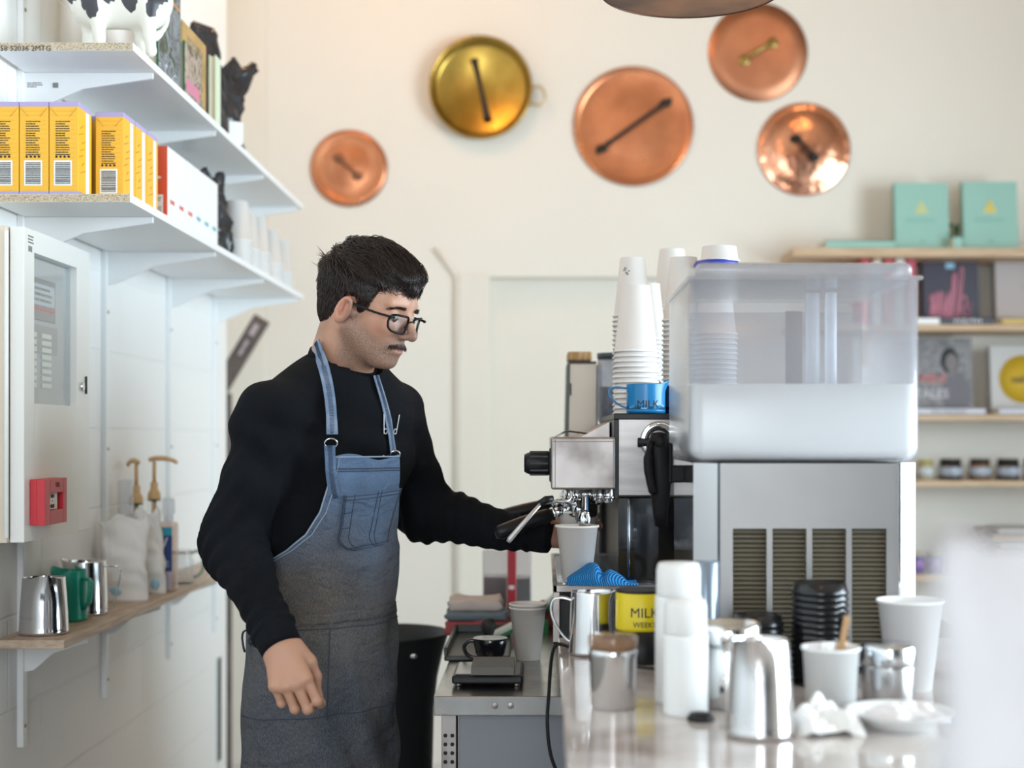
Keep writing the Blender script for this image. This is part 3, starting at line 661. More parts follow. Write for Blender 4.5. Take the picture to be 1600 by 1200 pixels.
def wcarton(loc, label, pm, near=None):
    t = thing('white_carton', label, 'carton', loc); x, y, z = loc; w_, d_, h_ = .0585, .083, .188
    MB().box((x, y, z), (x+w_, y+d_, z+h_), .001).build('carton_body', m_white, t)
    text('brand_word', 'BONSOY'[:4], .015, (x+w_+.0003, y+d_*.5, z+h_*.33), (0, 1, 0), (0, 0, 1), pm, t)
    if near:
        MB().box((x-.0002, y-.0006, z), (x+w_-.0002, y-.0001, z+h_)).build('red_end', m_or, t)['label'] = 'orange red end panel'
        MB().box((x+.010, y-.001, z+.012), (x+.048, y-.0006, z+.075)).build('info_panel', m_white, t)
        b = MB(); text_rows(b, x+.012, x+.046, z+.016, z+.07, 10, y-.001, 8); b.build('info_print', m_inkb, t)
        b = MB(); text_rows(b, x+.012, x+.046, z+.11, z+.13, 2, y-.0006, 9, h=.6); b.build('white_print', m_white, t)
    else: MB().box((x+.0005, y-.0006, z+h_-.002), (x+w_, y, z+h_+.0004)).build('top_edge', m_tl, t)
    return t
wl = ['white carton with a red end, first of the white row', 'second white carton, red word on its side', 'third white carton, last one with a red word', 'fourth white carton, first one with a teal word', 'fifth white carton, teal word on its side', 'last white carton, beside the black foil bag on the lower shelf']
for k in range(6): wcarton((-.876-.0585, 3.31+.085*k, ZS), wl[k], m_redp if k < 3 else m_tl, near=(k == 0))
bag('foil_bag', 'upright black foil bag beside the white cartons on the lower shelf', 'bag', (-.915, 3.91, ZS), .10, .08, .235, m_foil, 1.2, 41, amp=.004)
bag('foil_bag', 'black foil bag hanging low between the cartons and the stacked white cups', 'bag', (-1.02, 4.02, ZS), .10, .08, .245, m_foil, 1.2, 44, amp=.004)

# ------------------------------------------------------------ paper cups
def cup_mb(rb, rt, h, z0=0, up=True, seg=36):
    pr = [(0, .006), (rb-.001, .006), (rb-.001, 0), (rb, 0), (rt, h-.002), (rt+.0022, h-.0022), (rt+.003, h), (rt+.0022, h+.0022), (rt-.0005, h+.001), (rt-.0008, h-.004), (rb-.0012, .008), (0, .008)]
    if not up: pr = [(r, h-z) for r, z in pr]
    return MB().lathe([(r, z+z0) for r, z in pr], seg=seg)
def paper_cup(loc, label, rb, rt, h, mat, up=True, group=None, first=None, name='paper_cup'):
    o = cup_mb(rb, rt, h, 0, up).build(name, mat, None); o.location = loc; return tag(o, label, 'cup', group)
ORD = 'first second third fourth fifth sixth seventh eighth ninth tenth eleventh twelfth thirteenth fourteenth fifteenth sixteenth seventeenth eighteenth nineteenth twentieth'.split()+['twenty-'+w for w in 'first second third fourth fifth sixth seventh eighth ninth'.split()]
def cup_stack(x, y, z, n, step, rb, rt, h, mat, place, group, jit=.0012):
    """inverted cups nested into a tower, each its own object"""
    c0 = None
    for k in range(n):
        lab = 'white cup, '+ORD[n-1-k]+' from the top of '+place
        p = (x+random.uniform(-jit, jit), y+random.uniform(-jit, jit), z+step*k+.003)
        if c0 is None: c0 = paper_cup(p, lab, rb, rt, h, mat, False, group)
        else:
            c = c0.copy(); COL.objects.link(c); c.location = p; c['label'] = lab
for (y, n, rt, h, place, x) in ((4.09, 9, .044, .115, 'the nearest stack on the left shelf', -.884), (4.22, 8, .040, .11, 'the second stack on the left shelf', -.884), (4.37, 9, .041, .115, 'the third stack on the left shelf', -.884), (4.57, 8, .042, .11, 'the fourth stack on the left shelf', -.884), (4.76, 7, .042, .11, 'the last stack on the left shelf', -.884)):
    cup_stack(x, y, ZS, n, .0085, rt-.012, rt, h, m_white, place, 'cups in '+place, .0004)
# ------------------------------------------------------------ copper and brass on the back wall
def lid(name, label, px, py, r, mat, prof, ang, hl, hmat, style):
    c = W(px, py, 5.95); t = thing(name, label, 'pan lid' if 'lid' in name else 'pan', (c.x, YB, c.z))
    pr = [(rr*r, zz) for rr, zz in prof]
    MB().lathe(pr, (c.x, YB-.001, c.z), 72, (0, -1, 0)).build('disc' if 'lid' in name else 'pan_body', mat, t)
    d = Vector((math.cos(ang), 0, math.sin(ang))); c = Vector((c.x, YB, c.z)); o = Vector((0, -1, 0)); zc = pr[-1][1]+.001
    if style == 'bar':
        P = [c-d*hl+o*zc, c-d*hl+o*(zc+.022), c-d*hl*.8+o*(zc+.030), c+d*hl*.8+o*(zc+.030), c+d*hl+o*(zc+.022), c+d*hl+o*zc]
        b = MB().tube(spl(P, 5), .0075, 10)
        for s in (-1, 1): b.ball(c+d*hl*s+o*(zc+.003), (.026, .006, .018), 14); b.ball(c+d*hl*s*.8+o*(zc+.028), .012, 12); b.ball(c+d*(hl*s*1.12)+o*(zc+.003), (.012, .005, .012), 12)
    elif style == 'strap':
        P = [c+d*hl*(k/8-1) + o*(zc+.020*math.sin(PI*k/16)) for k in range(17)]
        b = MB().tube(P, [.020-.011*math.sin(PI*k/16)**.6 for k in range(17)], 12)
    else:
        P = [c+d*hl*(k/8-1)+o*(zc+.028*math.sin(PI*k/16)**.5) for k in range(17)]
        b = MB().tube(P, .0085, 10)
        for s in (-1, 1): b.ball(c+d*hl*s+o*zc, (.026, .007, .024), 14); b.ball(c+d*hl*s*1.0+o*(zc+.008), (.012, .012, .012), 12)
    b.build('handle', hmat, t); return t
lid('pan_lid', 'small shiny copper lid, lowest and farthest left of the wall lids', 543, 260, .163, m_copper, [(0, .0), (.98, 0), (1, .004), (.99, .008), (.90, .020), (.80, .012), (.76, .010), (.45, .020), (0, .030)], -.75, .055, M('copper_tarnish', (.30, .15, .09), .4, 1), 'bar')
bp = lid('brass_pan', 'deep round brass pan hung on the wall above the barista', 751, 137, .216, m_brass, [(0, 0), (.9, 0), (.97, .01), (.98, .055), (1.0, .058), (1.0, .064), (.96, .064), (.90, .028), (.84, .020), (0, .022)], -1.35, .125, m_iron, 'strap')
c = W(838, 150, 5.95); MB().tube(spl([(c.x-.03, 5.96, c.z+.035), (c.x+.015, 5.95, c.z+.04), (c.x+.035, 5.95, c.z), (c.x+.02, 5.95, c.z-.035), (c.x-.03, 5.96, c.z-.03)], 5), .006, 8).build('hanging_loop', M('pale_brass', (.62, .52, .34), .4, 1), bp)
lid('pan_lid', 'largest copper lid with a long dark iron bar handle', 991, 194, .252, m_copper, [(0, 0), (.97, 0), (1, .004), (1, .012), (.95, .016), (.92, .009), (.9, .008), (.5, .012), (0, .016)], .62, .165, m_iron, 'bar')
lid('pan_lid', 'dull flat copper lid with an old brass handle behind the pendant lamp', 1187, 77, .210, m_copperd, [(0, 0), (.98, 0), (1, .003), (.99, .006), (.7, .008), (0, .012)], .55, .070, m_brassd, 'arch')
lid('pan_lid', 'bright hammered copper lid, nearest above the green books', 1259, 230, .197, m_copperh, [(0, 0), (.97, 0), (1, .006), (.97, .012), (.88, .006), (.82, .014), (.5, .022), (0, .030)], -.80, .055, m_iron, 'bar')

# ------------------------------------------------------------ copper pendant lamp
px_, pz_ = (1080-850)*2.62/F, CZ+.818
t = thing('pendant_lamp', 'dark copper dome pendant lamp at the top edge, switched off', 'lamp', (px_, 2.62, pz_))
m_shade = M('aged_copper_shade', (.40, .19, .10), .38, .85, col2=(.16, .09, .07), nscale=5, rvar=.15)
pr = [(.168, 0), (.165, .03), (.150, .075), (.120, .115), (.075, .145), (.030, .155), (.028, .175)]
full = pr+[(r-.003, z-.002) for r, z in reversed(pr[1:])]+[(.1645, .001), (.168, 0)]
MB().lathe(full, (px_, 2.62, pz_), 72).build('lamp_shade', m_shade, t)
MB().tube([(px_+.167*math.cos(a), 2.62+.167*math.sin(a), pz_) for a in [2*PI*k/72 for k in range(72)]], .0016, 8, closed=True).build('rolled_rim', M('dark_rim', (.10, .05, .04), .4, .8), t)
MB().lathe([(.022, 0), (.024, .03), (.014, .05), (0, .05)], (px_, 2.62, pz_+.17), 24).tube([(px_, 2.62, pz_+.2), (px_, 2.62, 3.9)], .003, 6).build('cord', m_black, t)
MB().ball((px_, 2.62, pz_+.12), .03, 18).cyl((px_, 2.62, pz_+.14), (px_, 2.62, pz_+.17), .014).build('bulb', m_white, t)

# ------------------------------------------------------------ dark sign leaning in the corner recess
t = thing('dark_sign', 'dark brown narrow board leaning in the recess behind the left wall', 'sign', W(370, 620, 5.6))
a_, b_ = W(409, 497, 5.6), W(325, 640, 5.62); d = (b_-a_); L_ = d.length; ang = math.atan2(d.z, d.x)
R = Matrix.Rotation(-ang, 3, 'Y')
c = (a_+b_)/2
MB().box(c-Vector((L_/2, .012, .033)), c+Vector((L_/2, .012, .033)), .002, rot=R).build('board', M('dark_umber', (.09, .07, .06), .55, col2=(.13, .10, .085), nscale=8), t)
u = d.normalized(); q = u.cross(Vector((0, 1, 0)))
b = MB()
for k, (s, l, w2) in enumerate(((.055, .05, .022), (.12, .035, .012), (.155, .03, .012))): e = a_+u*s; b.box(e-Vector((l/2, .0165, w2/2)), e+Vector((l/2, -.0125+.0005, w2/2)), 0, rot=R)
b.build('pale_lettering', M('pale_mauve_print', (.45, .38, .40), .6), t)
MB().box(Vector((W(325, 0, 5.62).x, 5.608, 0)), W(362, 615, 5.62)+Vector((0, .012, 0)), .002).build('lower_post', MATS['dark_umber'], t)

# ------------------------------------------------------------ shelves on the back wall, right side
YF = 5.71
SH = [(CZ+(680-387)*YF/F, .036, 1.000), (CZ+(680-507)*YF/F, .024, 1.0), (CZ+(680-648)*YF/F, .024, 1.0), (CZ+(680-751)*YF/F, .024, 1.0), (CZ+(680-898)*YF/F, .026, 1.0)]
nm = ['topmost', 'second', 'third', 'fourth', 'lowest']
wt = ['carrying the mint green books', 'below the mint book shelf, with the milk book', 'with the portrait and yellow circle books', 'carrying small dark jars', 'carrying purple and orange jars']
for i, (z, th, x0) in enumerate(SH):
    t = thing('wall_shelf', f'{nm[i]} oak shelf on the back wall, {wt[i]}', 'shelf', (x0, YB, z-th), group='oak shelves on the back wall')
    MB().box((x0, YF, z-th), (2.9, YB-.001, z), .002).build('shelf_board', m_oak2, t)
    for x in (1.35, 2.25): MB().box((x-.012, YB-.24, z-th-.012), (x+.012, YB-.001, z-th-.0005)).box((x-.012, YB-.012, z-th-.13), (x+.012, YB-.001, z-th-.01)).build('bracket', m_oak2, t)
m_mint = M('mint_cloth', (.30, .53, .46), .6); m_gold = M('gold_foil', (.85, .72, .22), .3, .8); m_mtxt = M('mint_dark_print', (.16, .38, .32), .6)
def standbook(name, label, px0, px1, py0, Y, cmat, zs, th=.03, tilt=.10, parts=None, group=None):
    """book propped on the shelf facing the room"""
    x0, x1 = (px0-850)*Y/F, (px1-850)*Y/F; zt = CZ+(680-py0)*Y/F; h = (zt-zs)/math.cos(tilt)
    t = thing(name, label, 'book', ((x0+x1)/2, Y, zs), group=group)
    # local frame, then leaned back by rotating the root
    w2 = (x1-x0)/2
    MB().box((-w2, 0, 0), (w2, .003, h)).box((-w2, th-.003, 0), (w2, th, h)).box((-w2, 0, 0), (-w2+.003, th, h)).build('cover_boards', cmat, t, world=False)
    MB().box((-w2+.003, .003, .004), (w2-.003, th-.003, h-.004)).build('page_block', m_pg, t, world=False)
    t.rotation_euler = (-tilt, 0, 0)
    return t, w2, h
def loc_text(name, body, size, x, z, mat, t, sx=1, shear=0, y=-.0006, bold=0):
    loc = Vector((x, y, z))+Vector(t.location); return text(name, body, size, loc, (1, 0, 0), (0, 0, 1), mat, t, sx=sx, shear=shear, ext=.0003, bold=bold)
z0 = SH[0][0]
for (a, b_, top, lab, hi) in ((1399, 1484, 284, 'mint green book standing left on the top oak shelf, dull gold tree', .0), (1506, 1592, 282, 'mint green book standing right on the top oak shelf, bright gold tree', 1)):
    t, w2, h = standbook('recipe_book', lab, a, b_, top, 5.80, m_mint, z0)
    g = MB()
    for k, (ww, zz) in enumerate(((.006, .72), (.010, .69), (.014, .66), (.018, .63), (.022, .60), (.026, .57))): g.box((-ww, -.0008, h*zz-.006), (ww, -.0002, h*zz+.003))
    g.build('tree_motif', m_gold if hi else M('dull_gold', (.55, .58, .28), .5, .4), t, world=False)
    g = MB(); text_rows(g, -.065, .065, h*.42, h*.47, 2, -.0003, a); g.box((-.008, -.0008, h*.12), (.008, -.0003, h*.15)); g.build('cover_print', m_mtxt, t, world=False)
def flatbook(label, x0, x1, y0, y1, z, th, mat, words=None, tm=None, name='book'):
    t = thing(name, label, 'book', ((x0+x1)/2, (y0+y1)/2, z))
    MB().box((x0, y0, z), (x1, y1, z+.003)).box((x0, y0, z+th-.003), (x1, y1, z+th)).box((x0, y0, z), (x1, y0+.003, z+th)).build('cover_boards', mat, t)
    MB().box((x0+.003, y0+.003, z+.003), (x1-.003, y1-.003, z+th-.003)).build('page_block', m_pg, t)
    if words: text('spine_title', words, th*.8, ((x0+x1)/2, y0-.0006, z+th/2), (1, 0, 0), (0, 0, 1), tm or m_white, t, sx=1.4)
    return t
flatbook('mint green book lying flat at the left end of the top oak shelf', W(1290, 0, 5.75).x, W(1398, 0, 5.75).x, 5.74, 5.93, z0, .034, m_mint)
flatbook('mint green book lying between and behind the two standing mint books', W(1489, 0, 5.75).x, W(1505, 0, 5.75).x-.004, 5.74, 5.9, z0, .05, m_mint)
t = thing('small_plant', 'small green leafy sprig between the two standing mint books', 'plant', W(1494, 383, 5.85)); t.location.z = z0
b = MB(); r = random.Random(2); pc = Vector((t.location.x, 5.93, z0))
for k in range(14):
    a = r.uniform(0, 2*PI); e = pc+Vector((.028*math.cos(a), .02*math.sin(a), r.uniform(.07, .12))); b.tube([pc+Vector((0, 0, .05)), e], .0012, 5); b.ball(e, (.009, .004, .012), 8)
b.build('leaves', M('leaf_green', (.05, .22, .09), .6), t); MB().lathe([(0, 0), (.018, 0), (.024, .05), (.022, .05), (0, .045)], pc, 20).build('pot', M('dark_pot', (.03, .03, .035), .5), t)
# second shelf
z1 = SH[1][0]; m_dark = M('charcoal_cover', (.055, .052, .075), .5); m_pk = M('pink_scribble', (.62, .25, .33), .5)
t, w2, h = standbook('milk_book', 'charcoal book with pink scribbled writing on the second oak shelf', 1443, 1531, 407, 5.86, m_dark, z1)
# scribbled handwriting
pts = []
def stroke(P): pts.append(spl([Vector((x*w2, -.002, h*z)) for x, z in P], 4))
zb, zm, zh = .14, .46, .88
stroke([(-.72, zm-.1), (-.62, zm), (-.66, zb), (-.52, zm), (-.44, zm-.03), (-.50, zb), (-.34, zm+.02), (-.26, zm-.04), (-.32, zb), (-.20, zb+.06), (-.06, zm+.05), (-.14, zb+.02), (-.02, zb+.05), (.14, zh-.1), (.20, zh-.16), (.04, zb+.06), (.16, zb+.02), (.36, zh-.04), (.46, zh), (.44, zh-.14), (.24, zb), (.34, zm-.08), (.52, zm+.02), (.54, zm-.12), (.36, zm-.2), (.56, zb-.02), (.68, zb+.03)])
stroke([(x-.05, z+.04) for x, z in [(-.72, zm-.1), (-.62, zm), (-.70, zb), (-.52, zm), (-.40, zm-.03), (-.54, zb), (-.34, zm+.02), (-.22, zm-.04), (-.36, zb), (-.20, zb+.06), (-.02, zm+.05), (-.14, zb+.02), (.02, zb+.05), (.14, zh-.1)]])
b = MB()
for s in pts: b.tube(s, .0034, 6)
for k in range(20):
    u = k/19; x = -.8+1.45*u; top = zm if u < .5 else (zm+.35 if .52 < u < .66 else zm+.42 if .72 < u < .82 else zm-.05); b.tube([(x*w2, -.0015, h*(zb-.02+.03*math.sin(k*3))), ((x+.10)*w2, -.0015, h*(top-.05+.04*math.sin(k*5)))], .0012, 5)
b.build('pink_lettering', m_pk, t, world=False)
MB().box((-.018, -.0012, h-.03), (.018, -.0003, h-.008)).build('blue_mark', m_sky, t, world=False)
t, w2, h = standbook('recipe_book', 'pale grey-pink book cut off by the right edge on the second oak shelf', 1557, 1650, 402, 5.86, M('pale_rose_cover', (.50, .44, .43), .6), z1)
loc_text('title', 'sweet', .03, .02, h*.60, M('faint_green_print', (.36, .42, .30), .6), t)
x = lambda p, Y=5.73: W(p, 0, Y).x
flatbook('white book lying flat in front of the charcoal milk book, left of the black spine', x(1430), x(1468), 5.73, 5.83, z1, .030, m_white)
flatbook('black book lying flat with white letters on its spine, second oak shelf', x(1469), x(1554), 5.73, 5.84, z1, .030, m_dark, 'YOUTH', m_white)
flatbook('yellow-spined book lying flat below the pale grey-pink book', x(1566), x(1620), 5.73, 5.84, z1, .028, M('dull_yellow', (.62, .46, .16), .6))
# row of upright books whose tops show under the top shelf
# third shelf
z2 = SH[2][0]; m_grey = art('grey_photo', [(.06, .06, .065), (.16, .15, .15), (.30, .28, .28), (.14, .13, .14), (.34, .32, .32)], 26, 11)
t, w2, h = standbook('portrait_book', 'grey photo book with red and white lettering on the third oak shelf', 1425, 1521, 527, 5.86, m_grey, z2)
MB().ball((.035, .0005, h*.70), (.040, .0016, .058), 24).build('portrait_hair', M('photo_black', (.015, .015, .016), .6), t, world=False)
MB().ball((.042, -.0008, h*.68), (.025, .0012, .038), 24).box((.03, -.001, h*.50), (.055, -.0004, h*.60)).build('portrait_face', M('photo_grey', (.22, .19, .19), .6), t, world=False)
MB().ball((.06, -.0002, h*.28), (.062, .0012, .085), 24).build('portrait_shoulders', M('photo_midgrey', (.17, .16, .18), .6), t, world=False)
loc_text('title', 'TABLE', .050, -.052, h*.47, M('faded_red_print', (.58, .16, .16), .6), t, y=-.0026, bold=.0006)
loc_text('subtitle', 'TALES', .052, -.044, h*.27, M('greyish_white', (.58, .57, .62), .6), t, y=-.0026, bold=.0008)
t, w2, h = standbook('yellow_circle_book', 'white book with a big yellow circle on the third oak shelf', 1549, 1652, 540, 5.86, M('off_white_cover', (.60, .58, .57), .6), z2)
MB().lathe([(0, 0), (.100, 0), (.100, .0006), (0, .0006)], Vector((0, 0, h*.52)), 64, (0, -1, 0)).build('yellow_circle', M('mustard_yellow', (.66, .42, .025), .6), t, world=False)
loc_text('title', 'SIMPLE', .034, .0, h*.50, M('dark_olive_print', (.10, .08, .02), .6), t, y=-.0012, bold=.0007)
loc_text('over_title', 'easy', .014, .0, h*.57, MATS['dark_olive_print'], t, y=-.0012)
flatbook('white book lying flat below the grey photo book', x(1425), x(1540), 5.73, 5.83, z2, .028, M('pale_lilac_white', (.62, .62, .68), .6), 'the kitchen', m_inkb)
flatbook('white book lying flat below the yellow circle book', x(1561), x(1640), 5.73, 5.83, z2, .028, MATS['pale_lilac_white'])
# jars
def jar(label, px, Y, z, r, h, body, lidm, lab=None, fill=None, group=None):
    cx = W(px, 0, Y).x; t = thing('jar', label, 'jar', (cx, Y, z), group=group); c = (cx, Y, z)
    MB().lathe([(0, 0), (r*.95, 0), (r, .004), (r, h*.72), (r*.86, h*.80), (r*.84, h*.84), (0, h*.84)], c, 28).build('jar_body', body, t)
    MB().lathe([(0, h*.80), (r*.92, h*.80), (r*.92, h), (0, h)], c, 28).build('lid', lidm, t)
    if lab: MB().lathe([(r+.0006, h*.18), (r+.0008, h*.62)], c, 28).build('label', lab, t)
    return t
z3, z4 = SH[3][0], SH[4][0]
m_cj = M('dark_jam', (.035, .022, .02), .2); m_blab = art('pale_label', [(.10, .14, .22), (.45, .50, .58), (.6, .64, .7)], 90, 4)
jar('small jar with a yellow lid and pale label, leftmost on the fourth oak shelf', 1446, 5.80, z3, .033, .082, M('straw_glass', (.42, .38, .24), .3), M('mustard_lid', (.40, .33, .08), .4), M('pale_grey_label', (.55, .60, .62), .6))
jar('dark jar with a pale heart-like label, second on the fourth oak shelf', 1485, 5.80, z3, .046, .086, m_cj, m_black, m_blab)
jar('dark jar with a brownish base, third on the fourth oak shelf', 1531, 5.80, z3, .043, .086, M('brown_jam', (.16, .08, .03), .25), m_black, m_blab)
jar('black jar with a pale label, fourth on the fourth oak shelf', 1575, 5.80, z3, .046, .086, m_cj, m_black, m_blab)
jar('black jar cut off by the right edge on the fourth oak shelf', 1614, 5.80, z3, .040, .086, m_cj, m_black, m_blab)
m_vio = M('violet_glass', (.075, .045, .30), .35)
jar('violet jar half hidden beside the dispenser on the lowest oak shelf', 1433, 5.80, z4, .034, .083, m_vio, M('cream_lid', (.5, .44, .32), .5), art('violet_label', [(.10, .05, .36), (.32, .16, .42), (.5, .34, .45)], 60, 2))
jar('violet jar with a pinkish label on the lowest oak shelf', 1463, 5.80, z4, .036, .086, m_vio, M('olive_lid', (.36, .33, .15), .4), MATS['violet_label'])
jar('nearly black jar between the violet and the orange jars', 1498, 5.80, z4, .044, .083, M('blue_black_glass', (.018, .012, .035), .25), m_black)
jar('orange jar with a black lid on the lowest oak shelf', 1537, 5.80, z4, .048, .083, M('orange_preserve', (.60, .17, .015), .35), m_black)
m_kraft = M('kraft_board', (.38, .28, .20), .8); m_twine = M('brown_twine', (.20, .14, .11), .85)
for k in range(3):
    zz = z4+.062*k; xx = 1.81+.012*(k % 2)
    t = thing('wrapped_bundle', ['lowest', 'middle', 'topmost'][k]+' of the three kraft parcels tied with dark tape on the lowest oak shelf', 'parcel', (xx, 5.8, zz), group='kraft parcels')
    MB().box((xx, 5.73, zz), (xx+.24, 5.93, zz+.032), .004).build('kraft_wrap', m_kraft, t)
    MB().box((xx+.02, 5.74, zz+.032), (xx+.235, 5.92, zz+.061), .006).build('paper_contents', M('grey_paper', (.42, .40, .37), .7), t)
    b = MB()
    for q in range(3): a = .02*q; b.tube(spl([(xx+.02, 5.74+a, zz+.05), (xx-.03-.01*q, 5.735+a, zz+.058), (xx-.055, 5.74+a, zz+.035+.006*q), (xx-.03, 5.735+a, zz+.012), (xx+.02, 5.74+a, zz+.006)], 5), .007, 8)
    b.build('loose_ribbon', m_twine, t)
# dark books partly hidden under the top shelf (red and white spine tops beyond the dispenser)
for k, (p, c, l) in enumerate(((1345, (.55, .05, .08), 'red'), (1362, (.7, .68, .66), 'white'), (1381, (.55, .05, .08), 'second red'), (1398, (.7, .68, .66), 'second white'), (1415, (.5, .06, .10), 'third red'))):
    xa = W(p, 0, 5.8).x; t = thing('upright_book', f'{l} upright book seen over the dispenser lid on the second oak shelf', 'book', (xa, 5.8, z1))
    MB().box((xa, 5.78, z1), (xa+.034, 5.95, z1+.27)).build('cover_boards', M('spine_'+['red', 'white', 'red', 'white', 'crimson'][k], c, .5), t)
    MB().box((xa+.003, 5.79, z1+.268), (xa+.031, 5.95, z1+.2705)).build('page_block', m_pg, t)

# ------------------------------------------------------------ steel bench
BZ = .9; bx0 = -.205; by0, by1 = 2.64, 3.90
t = thing('steel_bench', 'stainless steel bench under the coffee machine with a riveted front edge', 'bench', (0, by0, 0)); bench = t
MB().box((bx0, by0, BZ-.036), (1.05, by1, BZ), .002).build('bench_top', m_stain, t)
MB().box((bx0+.045, by0+.03, .10), (1.02, by1-.05, BZ-.037), .002).build('bench_cabinet', M('grey_enamel', (.22, .225, .25), .45, .3), t)
b = MB().box((bx0+.012, by0+.035, .05), (bx0+.040, by0+.10, BZ-.04), .001); b.build('perforated_post', m_dullsteel, t)
b = MB()
for c_ in (0, 1):
    for k in range(14): b.cyl((bx0+.0195+c_*.013, by0+.0345, .82-.0165*k), (bx0+.0195+c_*.013, by0+.0352, .82-.0165*k), .0038, seg=14)
b.build('post_holes', m_black, t)
for k, xx in enumerate((-.091, -.062)): MB().lathe([(0, .001), (.003, .0015), (.0042, .0005), (.0058, .0012), (.0062, 0)], (xx, by0-.0002, BZ-.017), 20, (0, -1, 0)).build('rivet', m_dullsteel, t)
b = MB()
for xx in (-.13, .95):
    for yy in (by0+.08, by1-.1): b.cyl((xx, yy, 0), (xx, yy, .11), .02)
b.build('bench_feet', m_black, t)
# knock bin
kx, ky = -.385, 3.58
t = thing('waste_bin', 'tall black bin with a flared sloping rim behind the barista', 'bin', (kx, ky, 0))
def kf(x, y, z): return (x, y, z+(.02*(-y)/.15 if z > .8 else 0))
MB().lathe([(0, 0), (.105, 0), (.110, .01), (.116, .55), (.120, .70), (.130, .78), (.145, .84), (.160, .885), (.162, .89), (.158, .889), (.140, .85), (.125, .78), (.115, .68), (.11, .5), (0, .5)], (kx, ky, 0), 56, squash=(.9, 1)).build('bin_body', M('bin_black', (.012, .013, .014), .5), t)
MB().ball(W(646, 1025, ky-.14), (.010, .006, .007), 14).build('metal_knob', m_steel, t)
MB().tube([(kx-.09, ky, .80), (kx+.09, ky, .80)], .012, 12).build('knock_bar', m_black, t)

# things on the bench, near end
# scale with ridged mat
x0, x1 = W(706, 0, 2.74).x, W(817, 0, 2.74).x
t = thing('coffee_scale', 'flat black scale at the near end of the steel bench', 'scale', ((x0+x1)/2, 2.80, BZ))
MB().box((x0, 2.735, BZ+.006), (x1, 2.90, BZ+.022), .004).build('scale_body', m_black, t)
MB().box((x0+.006, 2.745, BZ+.0222), (x1-.006, 2.89, BZ+.0245), .001).build('weighing_plate', M('scale_plate', (.30, .30, .30), .2, .9), t)
b = MB()
for xx in (x0+.012, x1-.012):
    for yy in (2.75, 2.885): b.cyl((xx, yy, BZ), (xx, yy, BZ+.007), .006)
b.build('rubber_feet', m_dullsteel, t)
xa, xb = W(736, 0, 2.73).x, W(803, 0, 2.73).x
b = MB().box((xa, 2.725, BZ+.025), (xb, 2.85, BZ+.040), .001)
for k in range(26): q = xa+(xb-xa)*(k+.5)/26; b.box((q-.0009, 2.7235, BZ+.0252), (q+.0009, 2.8505, BZ+.0412))
for k in range(12): q = 2.73+.0101*k; b.box((xa, q-.001, BZ+.040), (xb, q+.001, BZ+.0416))
one('ridged_mat', b, M('taupe_rubber', (.16, .145, .13), .6), 'grey ribbed rubber block lying on the black scale', 'tamping mat')
# espresso cup
ex, ey = W(766, 0, 2.98).x, 2.985
t = thing('espresso_cup', 'black espresso cup with pale inside and a small round handle', 'cup', (ex, ey, BZ))
ez = BZ+.0015
MB().lathe([(0, .0), (.017, 0), (.018, .004), (.022, .010), (.031, .024), (.0355, .044), (.0365, .055), (.0360, .0556)], (ex, ey, ez+.003), 40).build('cup_body', M('black_glaze', (.008, .008, .010), .12), t)
MB().lathe([(.0362, .0552), (.0352, .0556), (.034, .044), (.029, .024), (.018, .010), (0, .008)], (ex, ey, ez+.003), 40).build('cup_inside', M('cream_glaze', (.72, .60, .42), .3), t)
MB().tube(spl([(ex-.033, ey, ez+.052), (ex-.046, ey, ez+.051), (ex-.055, ey, ez+.040), (ex-.051, ey, ez+.026), (ex-.040, ey, ez+.018), (ex-.026, ey, ez+.016)], 5), .0042, 10).build('handle', MATS['black_glaze'], t)
# nested paper cups
cx_, cy_ = W(825, 0, 3.08).x, 3.075
for k in range(2):
    o = cup_mb(.0265, .0385, .112, 0).build('paper_cup', m_paperw, None); o.location = (cx_, cy_, BZ+.0005+.0075*k); tag(o, ['white paper cup on the steel bench beside the espresso cup, outer of the two', 'white paper cup nested inside another on the steel bench'][k], 'cup')
# tamper
tx, ty = W(763, 0, 3.2).x, 3.2
t = thing('tamper', 'black round-headed tamper standing behind the espresso cup', 'tamper', (tx, ty, BZ))
MB().lathe([(0, 0), (.027, 0), (.027, .012), (.012, .016), (.009, .026), (.012, .038), (.0165, .052), (.0165, .062), (.012, .072), (0, .076)], (tx, ty, BZ), 32).build('tamper_body', M('rubber_black', (.022, .020, .018), .6), t)
